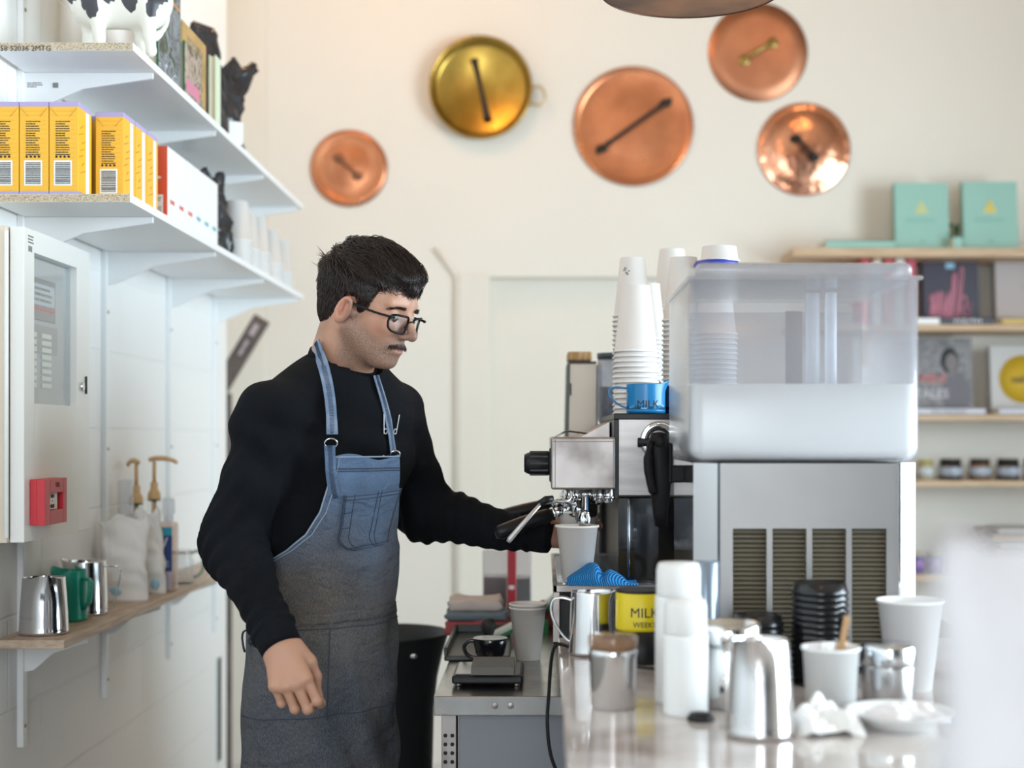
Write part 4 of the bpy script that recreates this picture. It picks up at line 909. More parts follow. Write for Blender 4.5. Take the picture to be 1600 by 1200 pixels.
# black tray and folded cloths
xt0 = W(692, 0, 3.02).x
t = thing('bar_tray', 'dark green-edged tray behind the scale holding folded cloths', 'tray', (xt0+.1, 3.2, BZ))
MB().box((xt0, 3.05, BZ), (xt0+.14, 3.42, BZ+.012), .004).box((xt0, 3.05, BZ+.012), (xt0+.008, 3.42, BZ+.03), .002).box((xt0, 3.412, BZ+.012), (xt0+.14, 3.42, BZ+.03), .002).build('tray_body', M('dark_tray', (.03, .04, .035), .4), t)
def cloth(label, c, sx, sy, h, mat, seed, rot=0, cat='cloth', name='folded_cloth', amp=.4):
    r = random.Random(seed); ph = [r.uniform(0, 6) for _ in range(8)]
    b = MB().box((-sx/2, -sy/2, 0), (sx/2, sy/2, h), min(h*.45, .01), seg=3); 
    bm = bmesh.new(); vs_ = [bm.verts.new(v) for v in b.v]; bm.verts.ensure_lookup_table()
    for f in b.f: bm.faces.new([vs_[i] for i in f])
    bmesh.ops.subdivide_edges(bm, edges=[e for e in bm.edges if e.calc_length() > .02], cuts=8, use_grid_fill=True)
    m2 = MB(); bm.verts.index_update()
    for v in bm.verts:
        x_, y_, z_ = v.co; k = h*amp*(math.sin(x_*60+ph[0])*math.sin(y_*45+ph[1])+.5*math.sin(x_*110+y_*90+ph[2]))
        v.co = Vector((x_+.004*math.sin(z_*200+y_*70+ph[3]), y_, z_+max(0, k)*(z_/h)*.6+0)); v.co = Matrix.Rotation(rot, 3, 'Z') @ v.co+Vector(c)
    m2.add([v.co for v in bm.verts], [[v.index for v in f.verts] for f in bm.faces]); bm.free()
    o = one(name, m2, mat, label, cat, loc=Vector(c)); return o
cloth('dusky red folded cloth at the bottom of the pile behind the tamper', (W(745, 0, 3.45).x, 3.50, BZ), .15, .14, .035, M('dusky_red_cloth', (.36, .07, .07), .85), 1)
cloth('grey-blue folded cloth in the middle of the pile behind the tamper', (W(745, 0, 3.45).x, 3.50, BZ+.036), .15, .14, .022, M('grey_blue_cloth', (.15, .18, .20), .85), 2)
cloth('pale pinkish folded cloth on top of the pile behind the tamper', (W(742, 0, 3.45).x, 3.50, BZ+.0585), .13, .13, .026, M('pale_cloth', (.56, .47, .43), .85), 3)
for k, (p1, p2, y_, lab) in enumerate(((W(757, 1000, 3.32), W(812, 968, 3.38), 3.35, 'lower green and white printed packet leaning behind the espresso cup'), (W(838, 958, 3.55), W(868, 928, 3.58), 3.5, 'upper green and white printed packet behind the nested paper cups'))):
    t = thing('printed_packet', lab, 'packet', (p1.x, y_, BZ)); d = (p2-p1); R = Matrix.Rotation(-math.atan2(d.z, d.x), 3, 'Y'); c = (p1+p2)/2
    MB().box(c-Vector((d.length/2, .03, .006)), c+Vector((d.length/2, .03, .004)), .002, rot=R).build('packet_front', M('packet_white', (.66, .70, .64), .6), t)
    MB().box(c-Vector((d.length/2, .031, .016)), c+Vector((d.length/2, .029, -.0065)), .002, rot=R).build('green_edge', M('packet_green', (.02, .16, .05), .5), t)
    MB().box(Vector((p1.x, y_-.02, BZ)), Vector((p1.x+.03, y_+.02, max(BZ+.01, p1.z-.012)))).build('packet_base', MATS['packet_green'], t)
cloth('dark red folded cloth right of the nested paper cups near the machine', (W(855, 0, 3.62).x, 3.62, BZ), .09, .10, .05, MATS['dusky_red_cloth'], 6)
# brewer jug with dark coffee
ux0, ux1, uy = W(754, 0, 3.80).x, W(830, 0, 3.80).x, 3.80
t = thing('filter_brewer', 'clear tank of dark coffee with a red centre strip behind the paper cups', 'brewer', ((ux0+ux1)/2, uy, BZ)); uz = BZ+.012
MB().box((ux0-.006, uy-.008, BZ), (ux1+.03, uy+.12, uz), .003).build('base_plate', m_dullsteel, t)
MB().box((ux0, uy, uz), (ux1, uy+.105, uz+.165), .004).build('clear_tank', clear_mat('cloudy_plastic', (.93, .92, .93), .1, .35, (.72, .70, .72)), t)
xr = W(800, 0, 3.80).x
MB().box((ux0+.003, uy+.003, uz+.003), (xr-.014, uy+.10, uz+.093)).build('dark_red_coffee', M('red_coffee', (.085, .03, .035), .2), t)
MB().box((xr+.012, uy+.003, uz+.003), (ux1-.003, uy+.10, uz+.090)).build('black_coffee', M('black_coffee', (.014, .014, .02), .2), t)
MB().box((xr-.012, uy-.006, uz), (xr+.011, uy+.004, uz+.172), .002).build('red_strip', M('brewer_red', (.48, .015, .03), .4), t)
MB().box((xr-.008, uy-.008, uz+.062), (xr+.006, uy-.006, uz+.072)).build('level_mark', m_white, t)
# grinder
gx0, gx1, gy = W(884, 0, 3.52).x, W(933, 0, 3.52).x, 3.52
t = thing('coffee_grinder', 'tall steel coffee grinder with a wooden lid behind the machine', 'grinder', ((gx0+gx1)/2, gy, BZ))
zt = W(0, 568, 3.52).z
v = [(gx0-.006, BZ), (gx1, BZ), (gx1-.002, zt), (gx0+.010, zt)]
def prism(v, ya, yb): n = len(v); return [(x_, ya, z_) for x_, z_ in v]+[(x_, yb, z_) for x_, z_ in v], [tuple(range(n)), tuple(reversed(range(n, 2*n)))]+[(i, (i+1) % n, n+(i+1) % n, n+i) for i in range(n)]
MB().add(*prism(v, gy, gy+.20), False).build('grinder_body', M('taupe_metal', (.33, .28, .23), .4, .6), t, bevel=.002)
MB().add(*prism([(gx0-.014, BZ), (gx0-.0065, BZ), (gx0+.0095, zt), (gx0+.003, zt)], gy+.002, gy+.2), False).build('side_trim', M('dark_green_trim', (.03, .06, .045), .4), t)
MB().box((gx1+.001, gy+.002, BZ), (gx1+.012, gy+.19, zt), .002).build('bright_edge', m_steel, t)
MB().box((gx0+.010, gy-.001, W(0, 618, gy).z), (gx0+.0145, gy+.0005, W(0, 599, gy).z)).build('slot', m_black, t)
MB().box((gx0+.008, gy+.01, zt+.0005), (gx1-.001, gy+.18, zt+.006)).build('top_gasket', m_black, t)
MB().box((gx0+.004, gy+.005, zt+.007), (gx1-.012, gy+.14, zt+.030), .005).build('wooden_lid', M('walnut', (.30, .15, .04), .5, col2=(.44, .27, .12), nscale=12, stretch=(6, 1, 1)), t)
hx0, hx1 = W(935, 0, 3.42).x, W(970, 0, 3.42).x
t = thing('bean_hopper', 'clear bean hopper with a black lid beside the grinder', 'hopper', (hx0+.03, 3.46, 1.36)); zt2 = W(0, 552, 3.42).z
MB().lathe([(.022, 0), (.040, .055), (.043, .06), (.043, .21), (.042, .21), (.041, .06), (.021, .003)], (hx0+.043, 3.46, zt2-.215), 32).build('hopper_body', clear_mat('hopper_clear', (.86, .87, .90), .06, .15, (.6, .62, .68)), t)
MB().lathe([(0, .004), (.022, .004), (.038, .056), (.039, .135), (0, .135)], (hx0+.043, 3.46, zt2-.215), 32).build('beans', M('grey_bean_mass', (.17, .16, .19), .6, col2=(.07, .06, .07), nscale=90), t)
MB().lathe([(0, 0), (.044, 0), (.045, .014), (0, .016)], (hx0+.043, 3.46, zt2-.012), 32).build('lid', M('slate_lid', (.045, .06, .07), .4), t)
MB().box((hx0+.005, 3.42, BZ), (hx0+.081, 3.50, zt2-.216), .004).build('grinder_base', m_blackm, t)

# ------------------------------------------------------------ espresso machine
Y0, Y1 = 2.76, 3.42; ZTOP = W(0, 646, Y0).z; TZ = W(0, 912, 2.72).z
t = thing('espresso_machine', 'two-group stainless espresso machine seen from its side on the steel bench', 'coffee machine', (.28, Y0, BZ)); em = t
xs = W(964, 0, Y0).x
MB().box((xs, Y0, 1.265), (.56, Y1, ZTOP-.004), .004).build('side_panel', m_brush, t)
MB().box((xs-.006, Y0-.003, ZTOP-.012), (.565, Y1, ZTOP), .002).box((xs-.006, Y0-.003, 1.262), (xs+.003, Y1, ZTOP-.012), .001).build('black_trim', m_black, t)
hx0_, hz1, hz0 = W(861, 0, 2.70).x, W(0, 683, 2.70).z, W(0, 765, 2.70).z
MB().box((hx0_, 2.70, hz0), (xs-.0065, Y1, hz1), .004).build('group_housing', m_dullsteel, t)
MB().box((hx0_+.004, 2.6985, hz1-.009), (xs-.01, 2.70, hz1-.007)).box((hx0_+.007, 2.6985, hz0+.004), (hx0_+.0085, 2.70, hz1-.004)).build('panel_seam', M('seam_grey', (.24, .22, .21), .5, .8), t)
b = MB()
b.tube([(hx0_+.01, 2.72, hz1+.0005), (hx0_+.03, 2.8, hz1+.012), (hx0_+.05, 2.85, hz1+.010), (xs-.02, 2.9, hz1+.002)], .002, 6)
b.add(*prism([(hx0_+.06, hz1), (xs-.01, hz1), (xs-.01, hz1+.03)], 2.86, Y1), False); b.build('housing_top', m_dullsteel, t)
# steam knob
kx0, kx1, kz = W(819, 0, 2.76).x, W(859, 0, 2.76).x, W(0, 724, 2.76).z
b = MB().lathe([(0, 0), (.017, 0), (.020, .006), (.0225, .012), (.0235, kx1-kx0-.002), (.022, kx1-kx0), (0, kx1-kx0)], (kx0, 2.77, kz), 32, (1, 0, 0))
for k in range(10): a = 2*PI*k/10; b.box((kx0+.011, 2.77+.0228*math.cos(a)-.0022, kz+.0228*math.sin(a)-.0022), (kx1-.003, 2.77+.0228*math.cos(a)+.0022, kz+.0228*math.sin(a)+.0022), .0006)
b.build('steam_knob', m_black, t); MB().box((kx1-.001, 2.745, kz-.036), (kx1+.006, 2.80, kz+.030), .003).build('knob_plate', m_blackm, t)
# groups and portafilters
for gi, gy_ in enumerate((2.86, 3.20)):
    gxc = .075
    g = MB().cyl((gxc, gy_, hz0-.030), (gxc, gy_, hz0), .037, .034).cyl((gxc, gy_, hz0-.036), (gxc, gy_, hz0-.027), .041).cyl((gxc+.028, gy_-.02, hz0-.035), (gxc+.028, gy_-.02, hz0-.001), .010); g.build('group_head', m_chrome, t)
    p0 = Vector((gxc-.036, gy_-.005, hz0-.047)); d = Vector((-.135, -.045 if gi == 0 else -.02, -.045 if gi == 0 else -.030)); 
    h = MB().lathe([(0, 0), (.030, 0), (.034, .006), (.034, .022), (.036, .026), (0, .026)], (gxc, gy_, hz0-.062), 36).tube([p0+Vector((.01, 0, 0)), p0+d*.18], [.009, .0115], 12).tube([p0+d*.13, p0+d*.17], .0135, 16)
    h = h.build('portafilter', m_chrome, t)
    P = [p0+d*u for u in (.17, .24, .4, .6, .8, .93, .99, 1.0)]
    MB().tube(P, [.0115, .0145, .0155, .016, .0155, .0145, .011, .006], 20).build('portafilter_handle', m_black, t)
    s = MB().lathe([(.004, 0), (.0065, .001), (.0075, .012), (.0095, .014), (.0095, .026), (.012, .028), (.012, .038), (.008, .042), (.008, .052), (0, .052)], (gxc-.004, gy_-.05, hz0-.055-.042+.02), 24)
    s.tube(spl([(gxc-.004, gy_-.05, hz0-.027), (gxc-.002, gy_-.04, hz0-.018), (gxc, gy_-.03, hz0-.012)], 4), .006, 10)
    s.build('spout', m_chrome, t)
# hex nut and nozzle in front
nx = W(915, 0, 2.735).x
MB().lathe([(0, 0), (.010, 0), (.010, .030), (.013, .031), (.013, .040), (0, .040)], (nx, 2.735, hz0-.045), 6).lathe([(.006, 0), (.0095, .002), (.0095, .012), (.012, .014), (.013, .03), (.010, .036), (.010, .045)], (nx-.002, 2.735, hz0-.085), 24).build('hot_water_nozzle', m_chrome, t)
b = MB()
for dx, dy in ((-.028, .02), (.030, .03), (.045, .015)): b.cyl((nx+dx, 2.74+dy, hz0-.028), (nx+dx, 2.74+dy, hz0), .009, seg=20).cyl((nx+dx, 2.74+dy, hz0-.020), (nx+dx, 2.74+dy, hz0-.014), .0125, seg=6)
b.build('fittings', m_chrome, t)
# steam wand with paddle
w0, w1, w2_, w3 = W(893, 768, 2.68), W(888, 782, 2.665), W(868, 784, 2.65), W(845, 787, 2.645)
MB().tube(spl([w0, w1, w2_, w3], 6), .0032, 10).build('steam_wand', m_steel, t)
MB().tube([W(864, 779, 2.65), W(853, 781, 2.645), W(843, 787, 2.64)], [.006, .0075, .006], 14).build('wand_grip', m_black, t)
MB().tube([W(846, 786, 2.64), W(820, 815, 2.635), W(797, 842, 2.63), W(794, 847, 2.63)], [.0035, .0042, .0055, .004], 12).build('wand_tip', M('grey_tip', (.52, .48, .46), .4, .5), t)
# drip tray and base
tx0 = W(864, 0, 2.69).x
b = MB()
b.box((tx0, 2.69, TZ-.013), (.56, 2.70, TZ), .001).box((tx0, 2.69, TZ-.013), (tx0+.008, Y1, TZ), .001).box((tx0, Y1-.01, TZ-.013), (.56, Y1, TZ), .001)
b.box((tx0, 2.69, TZ-.115), (tx0+.0125, 2.70, TZ-.013), .001).box((tx0, 2.69, TZ-.115), (.56, 2.70, TZ-.106), .001)
b.build('tray_frame', m_dullsteel, t)
b = MB()
for k in range(22): q = 2.712+.031*k; b.box((tx0+.009, q, TZ-.006), (.30, q+.004, TZ-.001))
for k in range(5): b.box((tx0+.02+.055*k, 2.701, TZ-.010), (tx0+.024+.055*k, Y1-.011, TZ-.006))
b.build('drip_grate', m_steel, t)
MB().box((tx0+.013, 2.701, TZ-.105), (.555, Y1-.01, TZ-.030), .002).build('base_body', m_blackm, t)
MB().box((xs+.004, Y0+.03, TZ), (.55, Y1-.02, 1.262), .001).build('back_splash', M('mirror_dark', (.02, .017, .017), .15, .0, col2=(.05, .035, .02), nscale=9), t)
b = MB()
for xx in (tx0+.03, .5):
    for yy in (2.74, Y1-.05): b.cyl((xx, yy, BZ), (xx, yy, TZ-.104), .018)
b.build('feet', m_black, t)
MB().box((xs+.004, Y0-.004, TZ-.02), (.55, Y0-.001, 1.263)).build('splash_screen', clear_mat('smoky_clear', (.75, .77, .8), .03, 0), t)
# parts glimpsed behind the splash screen
MB().cyl((.165, Y0+.015, TZ+.001), (.165, Y0+.015, 1.262), .003).build('steel_post', m_steel, t)
# ring gauge
rc = W(1029, 688, Y0-.004)
MB().lathe([(.017, 0), (.036, 0), (.0365, .010), (.034, .016), (.024, .016), (.019, .008)], (rc.x, Y0-.0005, rc.z), 48, (0, -1, 0)).build('chrome_ring', m_chrome, t)
MB().cyl((rc.x-.041, Y0-.012, rc.z-.004), (rc.x+.05, Y0-.012, rc.z-.004), .009).cyl((rc.x, Y0, rc.z), (rc.x, Y0-.03, rc.z), .016).build('valve_spindle', m_black, t)
# blue striped cloth on the tray
def bc(u, v):
    x_ = W(886+112*u, 0, 2.68).x; prof = (.036*math.sin(PI*min(1, u*1.15+.02))**.7+.004)*(1-.30*u)*(1-.38*math.exp(-((u-.47-.10*v)/.06)**2))
    a = PI*v
    y_ = 2.725-.055*math.cos(a)*(.7+.3*math.sin(PI*u)); z_ = TZ+.001+prof*math.sin(a)**.8+.0018*math.sin(15*u+5*v)*math.sin(a)
    if v < .25 and u > .35: z_ -= .0*(u-.35)
    return Vector((x_, y_, z_+ .0022*math.sin(2*PI*v*1.5+u*7)*math.sin(a)))
m_bl = bpy.data.materials.new('blue_striped_cloth'); m_bl.use_nodes = True
nt = m_bl.node_tree; N = nt.nodes; L = nt.links; wv = N.new('ShaderNodeTexWave'); wv.inputs['Scale'].default_value = 95; wv.inputs['Distortion'].default_value = 1.5; wv.inputs['Detail Scale'].default_value = .4
tc = N.new('ShaderNodeTexCoord'); mp = N.new('ShaderNodeMapping'); mp.inputs['Rotation'].default_value = (0, .5, .5); L.new(tc.outputs['Object'], mp.inputs[0]); L.new(mp.outputs[0], wv.inputs['Vector'])
cr = N.new('ShaderNodeValToRGB'); cr.color_ramp.elements[0].color = (.005, .10, .38, 1); cr.color_ramp.elements[1].color = (.02, .38, .86, 1); cr.color_ramp.elements[0].position = .25; cr.color_ramp.elements[1].position = .6
L.new(wv.outputs[0], cr.inputs[0]); L.new(cr.outputs[0], N['Principled BSDF'].inputs['Base Color']); N['Principled BSDF'].inputs['Roughness'].default_value = .8
bpn = N.new('ShaderNodeBump'); bpn.inputs['Distance'].default_value = .003; L.new(wv.outputs[0], bpn.inputs['Height']); L.new(bpn.outputs[0], N['Principled BSDF'].inputs['Normal'])
one('cleaning_cloth', MB().grid(bc, 60, 40), m_bl, 'bright blue striped cloth crumpled on the drip tray', 'cloth', loc=W(940, 912, 2.72))
# paper cup under the group and the one held behind it
o = cup_mb(.0275, .040, .107).build('paper_cup', m_paperw, None); o.location = (W(902, 0, 2.745).x, 2.755, TZ+.001); tag(o, 'white paper cup standing on the drip tray under the nozzle', 'cup')
HC = Vector((.068, 2.865, 1.222-.100))
o = cup_mb(.0265, .0385, .107).build('paper_cup', m_paperw, None); o.location = HC; o.rotation_euler = (-.06, 0, 0); tag(o, 'paper cup held in the barista\'s hand behind the cup on the tray', 'cup')
held = o
# ------------------------------------------------------------ on top of the machine
m_cupw = M('paper_cup_white', (.84, .80, .77), .55)
def tower(px, Y, ptop, rt, h, step, place, group):
    rb = rt*.66; x_ = (px-850)*Y/F; n = int(round((W(0, ptop, Y).z-ZTOP-h-.002)/step))+1
    cup_stack(x_, Y, ZTOP, n, step, rb, rt, h, m_cupw, place, group, .0006); return x_
tower(994, 2.93, 450, .044, .135, .0106, 'the nearest tower behind the blue jug', 'cups in the nearest tower')
tower(988, 3.055, 407, .040, .125, .0100, 'the tall tower behind the nearest one', 'cups in the tall tower')
MB_l = MB(); c = W(980, 424, 3.025); 
for dx, dz in ((-.006, .003), (-.001, -.003), (.005, .001), (.002, -.006), (-.004, .007), (.004, -.008)): MB_l.ball((c.x+dx, 3.055-.0285, c.z+dz), (.0030, .0008, .0022), 8)
one('cup_stamp', MB_l, m_inkb, 'small green-black stamp printed on the topmost cup of the tall tower', 'print')
tower(1012, 3.20, 443, .040, .125, .0100, 'the half hidden tower between the others', 'cups in the half hidden tower')
tower(1050, 3.26, 392, .043, .13, .0100, 'the far tower behind the navy mug', 'cups in the far tower')
tower(1068, 3.06, 401, .044, .135, .0106, 'the tower just left of the dispenser tank', 'cups in the tower beside the tank')
# cup with blue ring on another tower
xc = tower(1118, 3.02, 420, .044, .135, .0106, 'the tower seen through the dispenser tank', 'cups in the tower behind the tank')
zb_ = W(0, 418, 3.02).z+.001
MB_r = MB().lathe([(0, 0), (.046, 0), (.048, .004), (.044, .012), (0, .012)], (xc+.002, 3.02, zb_), 36); one('blue_lid', MB_r, M('cobalt_plastic', (.03, .05, .36), .35), 'cobalt blue lid on the cup tower behind the dispenser', 'lid')
paper_cup((xc+.008, 3.02, zb_+.0125), 'short upturned white cup on the cobalt blue lid', .036, .040, .030, m_cupw, False, name='short_cup')
# blue milk jug
m_blue = M('blue_enamel', (.012, .20, .46), .3)
jx, jy = W(1009, 0, 2.815).x, 2.815
tj = jug('milk_jug', 'blue milk jug marked MILK on top of the coffee machine', (jx, jy, ZTOP+.0005), .0385, .0385, .058, m_blue, 'flat', PI*.97, hw=.022, spout=.010)
def curved_text(body, size, c, r, ang, z, mat, parent):
    o = text('milk_lettering', body, size, (0, 0, 0), (1, 0, 0), (0, 0, 1), mat, None, ext=.0002)
    off = Vector(parent.location)
    for v in o.data.vertices:
        a = ang+v.co.x/r; rr = r+.0004-v.co.y; v.co = Vector((c[0]+rr*math.cos(a), c[1]+rr*math.sin(a), z+v.co.z))-off
    o.parent = parent; return o
curved_text('MILK', .021, (jx, jy), .0385, -PI/2+.05, ZTOP+.018, m_ink, tj)
m_nb = M('navy_glaze', (.015, .018, .05), .2)
t = jug('espresso_mug', 'dark navy mug with a white rim next to the blue jug', (W(1056, 0, 2.86).x, 2.86, ZTOP+.0005), .030, .034, .058, m_nb, 'none', 0, cat='mug', spout=0)
MB().lathe([(.0335, 0), (.0352, .001), (.0352, .004), (.0335, .005)], (W(1056, 0, 2.86).x, 2.86, ZTOP+.0555), 32).build('white_rim', m_white, t)
# ------------------------------------------------------------ marble counter
MZ = 1.015; MX = .025
t = thing('marble_counter', 'polished pale marble counter in the foreground', 'counter', (MX, 1.4, 0))
MB().box((MX, .30, MZ-.03), (2.3, 2.60, MZ), .003).build('marble_top', m_marble, t)
MB().box((MX+.03, .33, 0), (2.27, 2.57, MZ-.03)).build('counter_body', M('counter_grey', (.30, .30, .31), .5), t)
# cable over the counter edge
P = [W(1100, 1052, 2.10), W(1040, 1046, 2.12), W(985, 1040, 2.18), W(930, 1030, 2.30), W(895, 1034, 2.42)+Vector((0, 0, .012)), W(872, 1050, 2.47), W(858, 1090, 2.48), W(856, 1135, 2.48), W(862, 1180, 2.48), W(876, 1230, 2.48), W(885, 1330, 2.48)]
P = [Vector((p.x, p.y, max(p.z, MZ+.0035))) if i < 5 else p for i, p in enumerate(P)]
P[3] = Vector((.088, 2.34, MZ+.004)); P[4] = Vector((.046, 2.42, MZ+.009)); P[5] = Vector((.017, 2.46, MZ+.001)); P[6].x = .008; P[7].x = .006; P[8].x = .012
one('power_cable', MB().tube(spl(P, 8), .0032, 10), m_black, 'black power cable looping over the left edge of the marble counter', 'cable', loc=P[2])

# ------------------------------------------------------------ milk dispenser
DY = 2.20; dx0, dx1 = W(1122, 0, DY).x, W(1408, 0, DY).x; DX0, DX1 = W(1086, 0, DY+.02).x, W(1432, 0, DY+.02).x
cz1 = W(0, 722, DY).z
t = thing('milk_dispenser', 'large clear milk dispenser tank on a louvred stainless cabinet', 'dispenser', ((DX0+DX1)/2, DY, MZ)); dis = t
m_dst = M('dispenser_steel', (.40, .39, .385), .34, 1.0, rvar=.10, nscale=3, col2=(.34, .335, .33)); m_dmir = M('bright_side_steel', (.80, .82, .85), .12, 1.0)
ft = .012; zt = cz1-.002
lv0, lv1 = W(0, 985, DY).z-.03, W(0, 826, DY).z
gx = [(1145, 1198), (1207, 1260), (1269, 1322), (1331, 1385)]; gxw = [(W(a, 0, DY).x, W(b_, 0, DY).x) for a, b_ in gx]
b = MB().box((dx0, DY, lv1), (dx1, DY+ft, zt)).box((dx0, DY, MZ+.012), (dx1, DY+ft, lv0))
xs_ = [dx0]+[q for g in gxw for q in g]+[dx1]
for i in range(0, len(xs_), 2): b.box((xs_[i], DY, lv0), (xs_[i+1], DY+ft, lv1))
b.build('front_panel', m_dst, t)
m_lou = M('louvre_bronze', (.30, .26, .19), .5, .5)
for (a, b_) in gxw:
    q = MB(); n = 26; p_ = (lv1-lv0)/n
    for k in range(n): zz = lv0+p_*k; q.add([(a, DY+.002, zz+.0005), (b_, DY+.002, zz+.0005), (b_, DY+.010, zz+p_*.75), (a, DY+.010, zz+p_*.75), (a, DY+.004, zz), (b_, DY+.004, zz), (b_, DY+.012, zz+p_*.7), (a, DY+.012, zz+p_*.7)], [(0, 1, 2, 3), (7, 6, 5, 4), (0, 4, 5, 1), (3, 2, 6, 7), (0, 3, 7, 4), (1, 5, 6, 2)], False)
    q.build('louvre', m_lou, t)
MB().box((dx0+.003, DY+ft+.010, MZ+.012), (dx1-.003, DY+.38, zt-.002)).build('inner_box', M('inner_dark', (.02, .018, .016), .7), t)
q = MB().add(*[[(dx0, DY, MZ+.012), (DX0, DY+.045, MZ+.012), (DX0, DY+.38, MZ+.012), (dx0, DY+.38, MZ+.012), (dx0, DY, zt), (DX0, DY+.045, zt), (DX0, DY+.38, zt), (dx0, DY+.38, zt)], [(0, 1, 5, 4), (1, 2, 6, 5), (2, 3, 7, 6), (3, 2, 1, 0), (4, 5, 6, 7), (0, 4, 7, 3)]], False); q.build('left_cheek', m_dmir, t)
q = MB().add(*[[(dx1, DY, MZ+.012), (DX1, DY+.030, MZ+.012), (DX1, DY+.38, MZ+.012), (dx1, DY+.38, MZ+.012), (dx1, DY, zt), (DX1, DY+.030, zt), (DX1, DY+.38, zt), (dx1, DY+.38, zt)], [(4, 5, 1, 0), (5, 6, 2, 1), (6, 7, 3, 2), (0, 1, 2, 3), (7, 6, 5, 4), (3, 7, 4, 0)]], False); q.build('right_cheek', m_dmir, t)
MB().box((dx0-.001, DY-.002, MZ+.012), (dx0+.003, DY, zt)).box((dx1-.004, DY-.002, MZ+.012), (dx1, DY, zt)).build('edge_trim', m_chrome, t)
q = MB()
for xx in (dx0+.02, dx1-.02):
    for yy in (DY+.05, DY+.34): q.cyl((xx, yy, MZ), (xx, yy, MZ+.013), .016)
q.build('feet', m_black, t)
# tank: open-topped clear box with rounded bottom
tx0, tx1 = W(1079, 0, DY-.01).x, W(1438, 0, DY-.01).x; tz0, tz1 = cz1+.001, W(0, 437, DY-.01).z; ty0, ty1 = DY-.01, DY+.37
def rbox(x0, x1, y0, y1, z0, z1, r, name, mat, parent, seg=6):
    """open shell: rounded vertical corners and rounded bottom edge"""
    b = MB(); rings = []
    def ring(ins, z):
        o = []; rr = max(r-ins, .001)
        for cx__, cy__, a0 in ((x1-r, y1-r, 0), (x0+r, y1-r, PI/2), (x0+r, y0+r, PI), (x1-r, y0+r, 3*PI/2)):
            for k in range(seg+1): a = a0+PI/2*k/seg; o.append((cx__+rr*math.cos(a), cy__+rr*math.sin(a), z))
        return o
    for k in range(seg+1): a = PI/2*k/seg; rings.append(ring(r*(1-math.sin(a)), z0+r*(1-math.cos(a))))
    rings.append(ring(0, z1)); n = len(rings[0]); vv = [p for g in rings for p in g]; ff = [tuple(reversed(range(n)))]
    for j in range(len(rings)-1):
        for i in range(n): ff.append((j*n+i, j*n+(i+1) % n, (j+1)*n+(i+1) % n, (j+1)*n+i))
    b.add(vv, ff, True); return b
m_tank = clear_mat('clear_polycarbonate', (.965, .97, .985), .22, .18, (.80, .81, .86))
tank = rbox(tx0, tx1, ty0, ty1, tz0, tz1, .022, 'tank', m_tank, t).build('tank', m_tank, t, solid=.003)
m_milk = M('milk', (.80, .80, .76), .4)
mz = W(0, 600, DY).z
mb = rbox(tx0+.004, tx1-.004, ty0+.004, ty1-.004, tz0+.003, mz, .019, 'milk', m_milk, t); n = 28; mb.f.append(tuple(len(mb.v)-n+i for i in range(n))); mb.sm.append(False); mb.build('milk', m_milk, t)
# lid
lx0, lx1 = W(1088, 0, DY).x, W(1425, 0, DY).x; lz = W(0, 411, DY).z
q = MB().box((tx0-.004, ty0-.004, tz1), (tx1+.004, ty1+.004, tz1+.006), .002); q.build('lid_rim', m_tank, t)
q = rbox(lx0, lx1, ty0+.004, ty1-.01, tz1+.006, lz, .010, 'lid', m_tank, t)
vv = [(x_, y_, tz1+.006+(lz-z_)) for x_, y_, z_ in q.v]; q.v = vv; q.build('lid', m_tank, t, solid=.002)
# inside: central tubes and baffle
xm = W(1283, 0, DY+.15).x
MB().cyl((xm-.012, DY+.16, mz-.02), (xm-.012, DY+.16, tz1-.004), .012).cyl((xm+.016, DY+.15, mz-.02), (xm+.016, DY+.15, tz1-.004), .010).build('agitator_tube', clear_mat('bright_tube', (.95, .97, 1), .04, .55, (.92, .94, .98)), t)
MB().box((xm-.05, DY+.20, mz-.02), (xm-.022, DY+.206, tz1-.03)).build('grey_baffle', clear_mat('grey_baffle_plastic', (.75, .73, .72), .1, .6, (.42, .38, .36)), t)
MB().box((tx0+.01, DY+.345, mz-.01), (tx1-.01, DY+.350, tz1-.02)).build('rear_divider', clear_mat('hazy_divider', (.96, .96, .97), .15, .14, (.66, .66, .72)), t)
# tap at the left side, on a black arm
m_tap = M('tap_plastic', (.006, .005, .006), .5, spec=.15)
ty_ = DY+.20; az = W(0, 738, ty_).z; ax0, ax1 = W(1048, 0, ty_).x, DX0+.001
MB().box((ax0, ty_-.014, az-.017), (ax1, ty_+.014, az+.012), .003).build('tap_arm', m_tap, t)
vx = W(1030, 0, ty_).x
q = MB(); q.tube([(vx, ty_, W(0, 676, ty_).z), (vx-.001, ty_, W(0, 700, ty_).z), (vx+.002, ty_, W(0, 760, ty_).z), (vx+.002, ty_, W(0, 800, ty_).z), (vx+.003, ty_, W(0, 822, ty_).z)], [.014, .021, .018, .013, .010], 18)
q.box((ax0-.02, ty_-.012, az-.02), (ax0+.003, ty_+.012, az+.05), .004); q.build('tap_body', m_tap, t)
q = MB().tube(spl([(vx-.014, ty_-.014, W(0, 690, ty_).z), (vx-.020, ty_-.020, W(0, 715, ty_).z), (vx-.018, ty_-.020, W(0, 745, ty_).z), (vx-.011, ty_-.018, W(0, 772, ty_).z)], 4), [.006]*4+[.008]*4+[.007]*4+[.004], 12).ball((vx, ty_-.016, W(0, 690, ty_).z), (.011, .007, .014), 14)
q.build('tap_lever', m_tap, t)

# ------------------------------------------------------------ foreground things on the marble
jug('milk_jug', 'plain steel milk jug left of the yellow MILK cup on the marble', (W(926, 0, 2.40).x, 2.405, MZ), .0405, .036, .106, m_steel, 'flat', PI*.98, spout=.010, hw=.016)
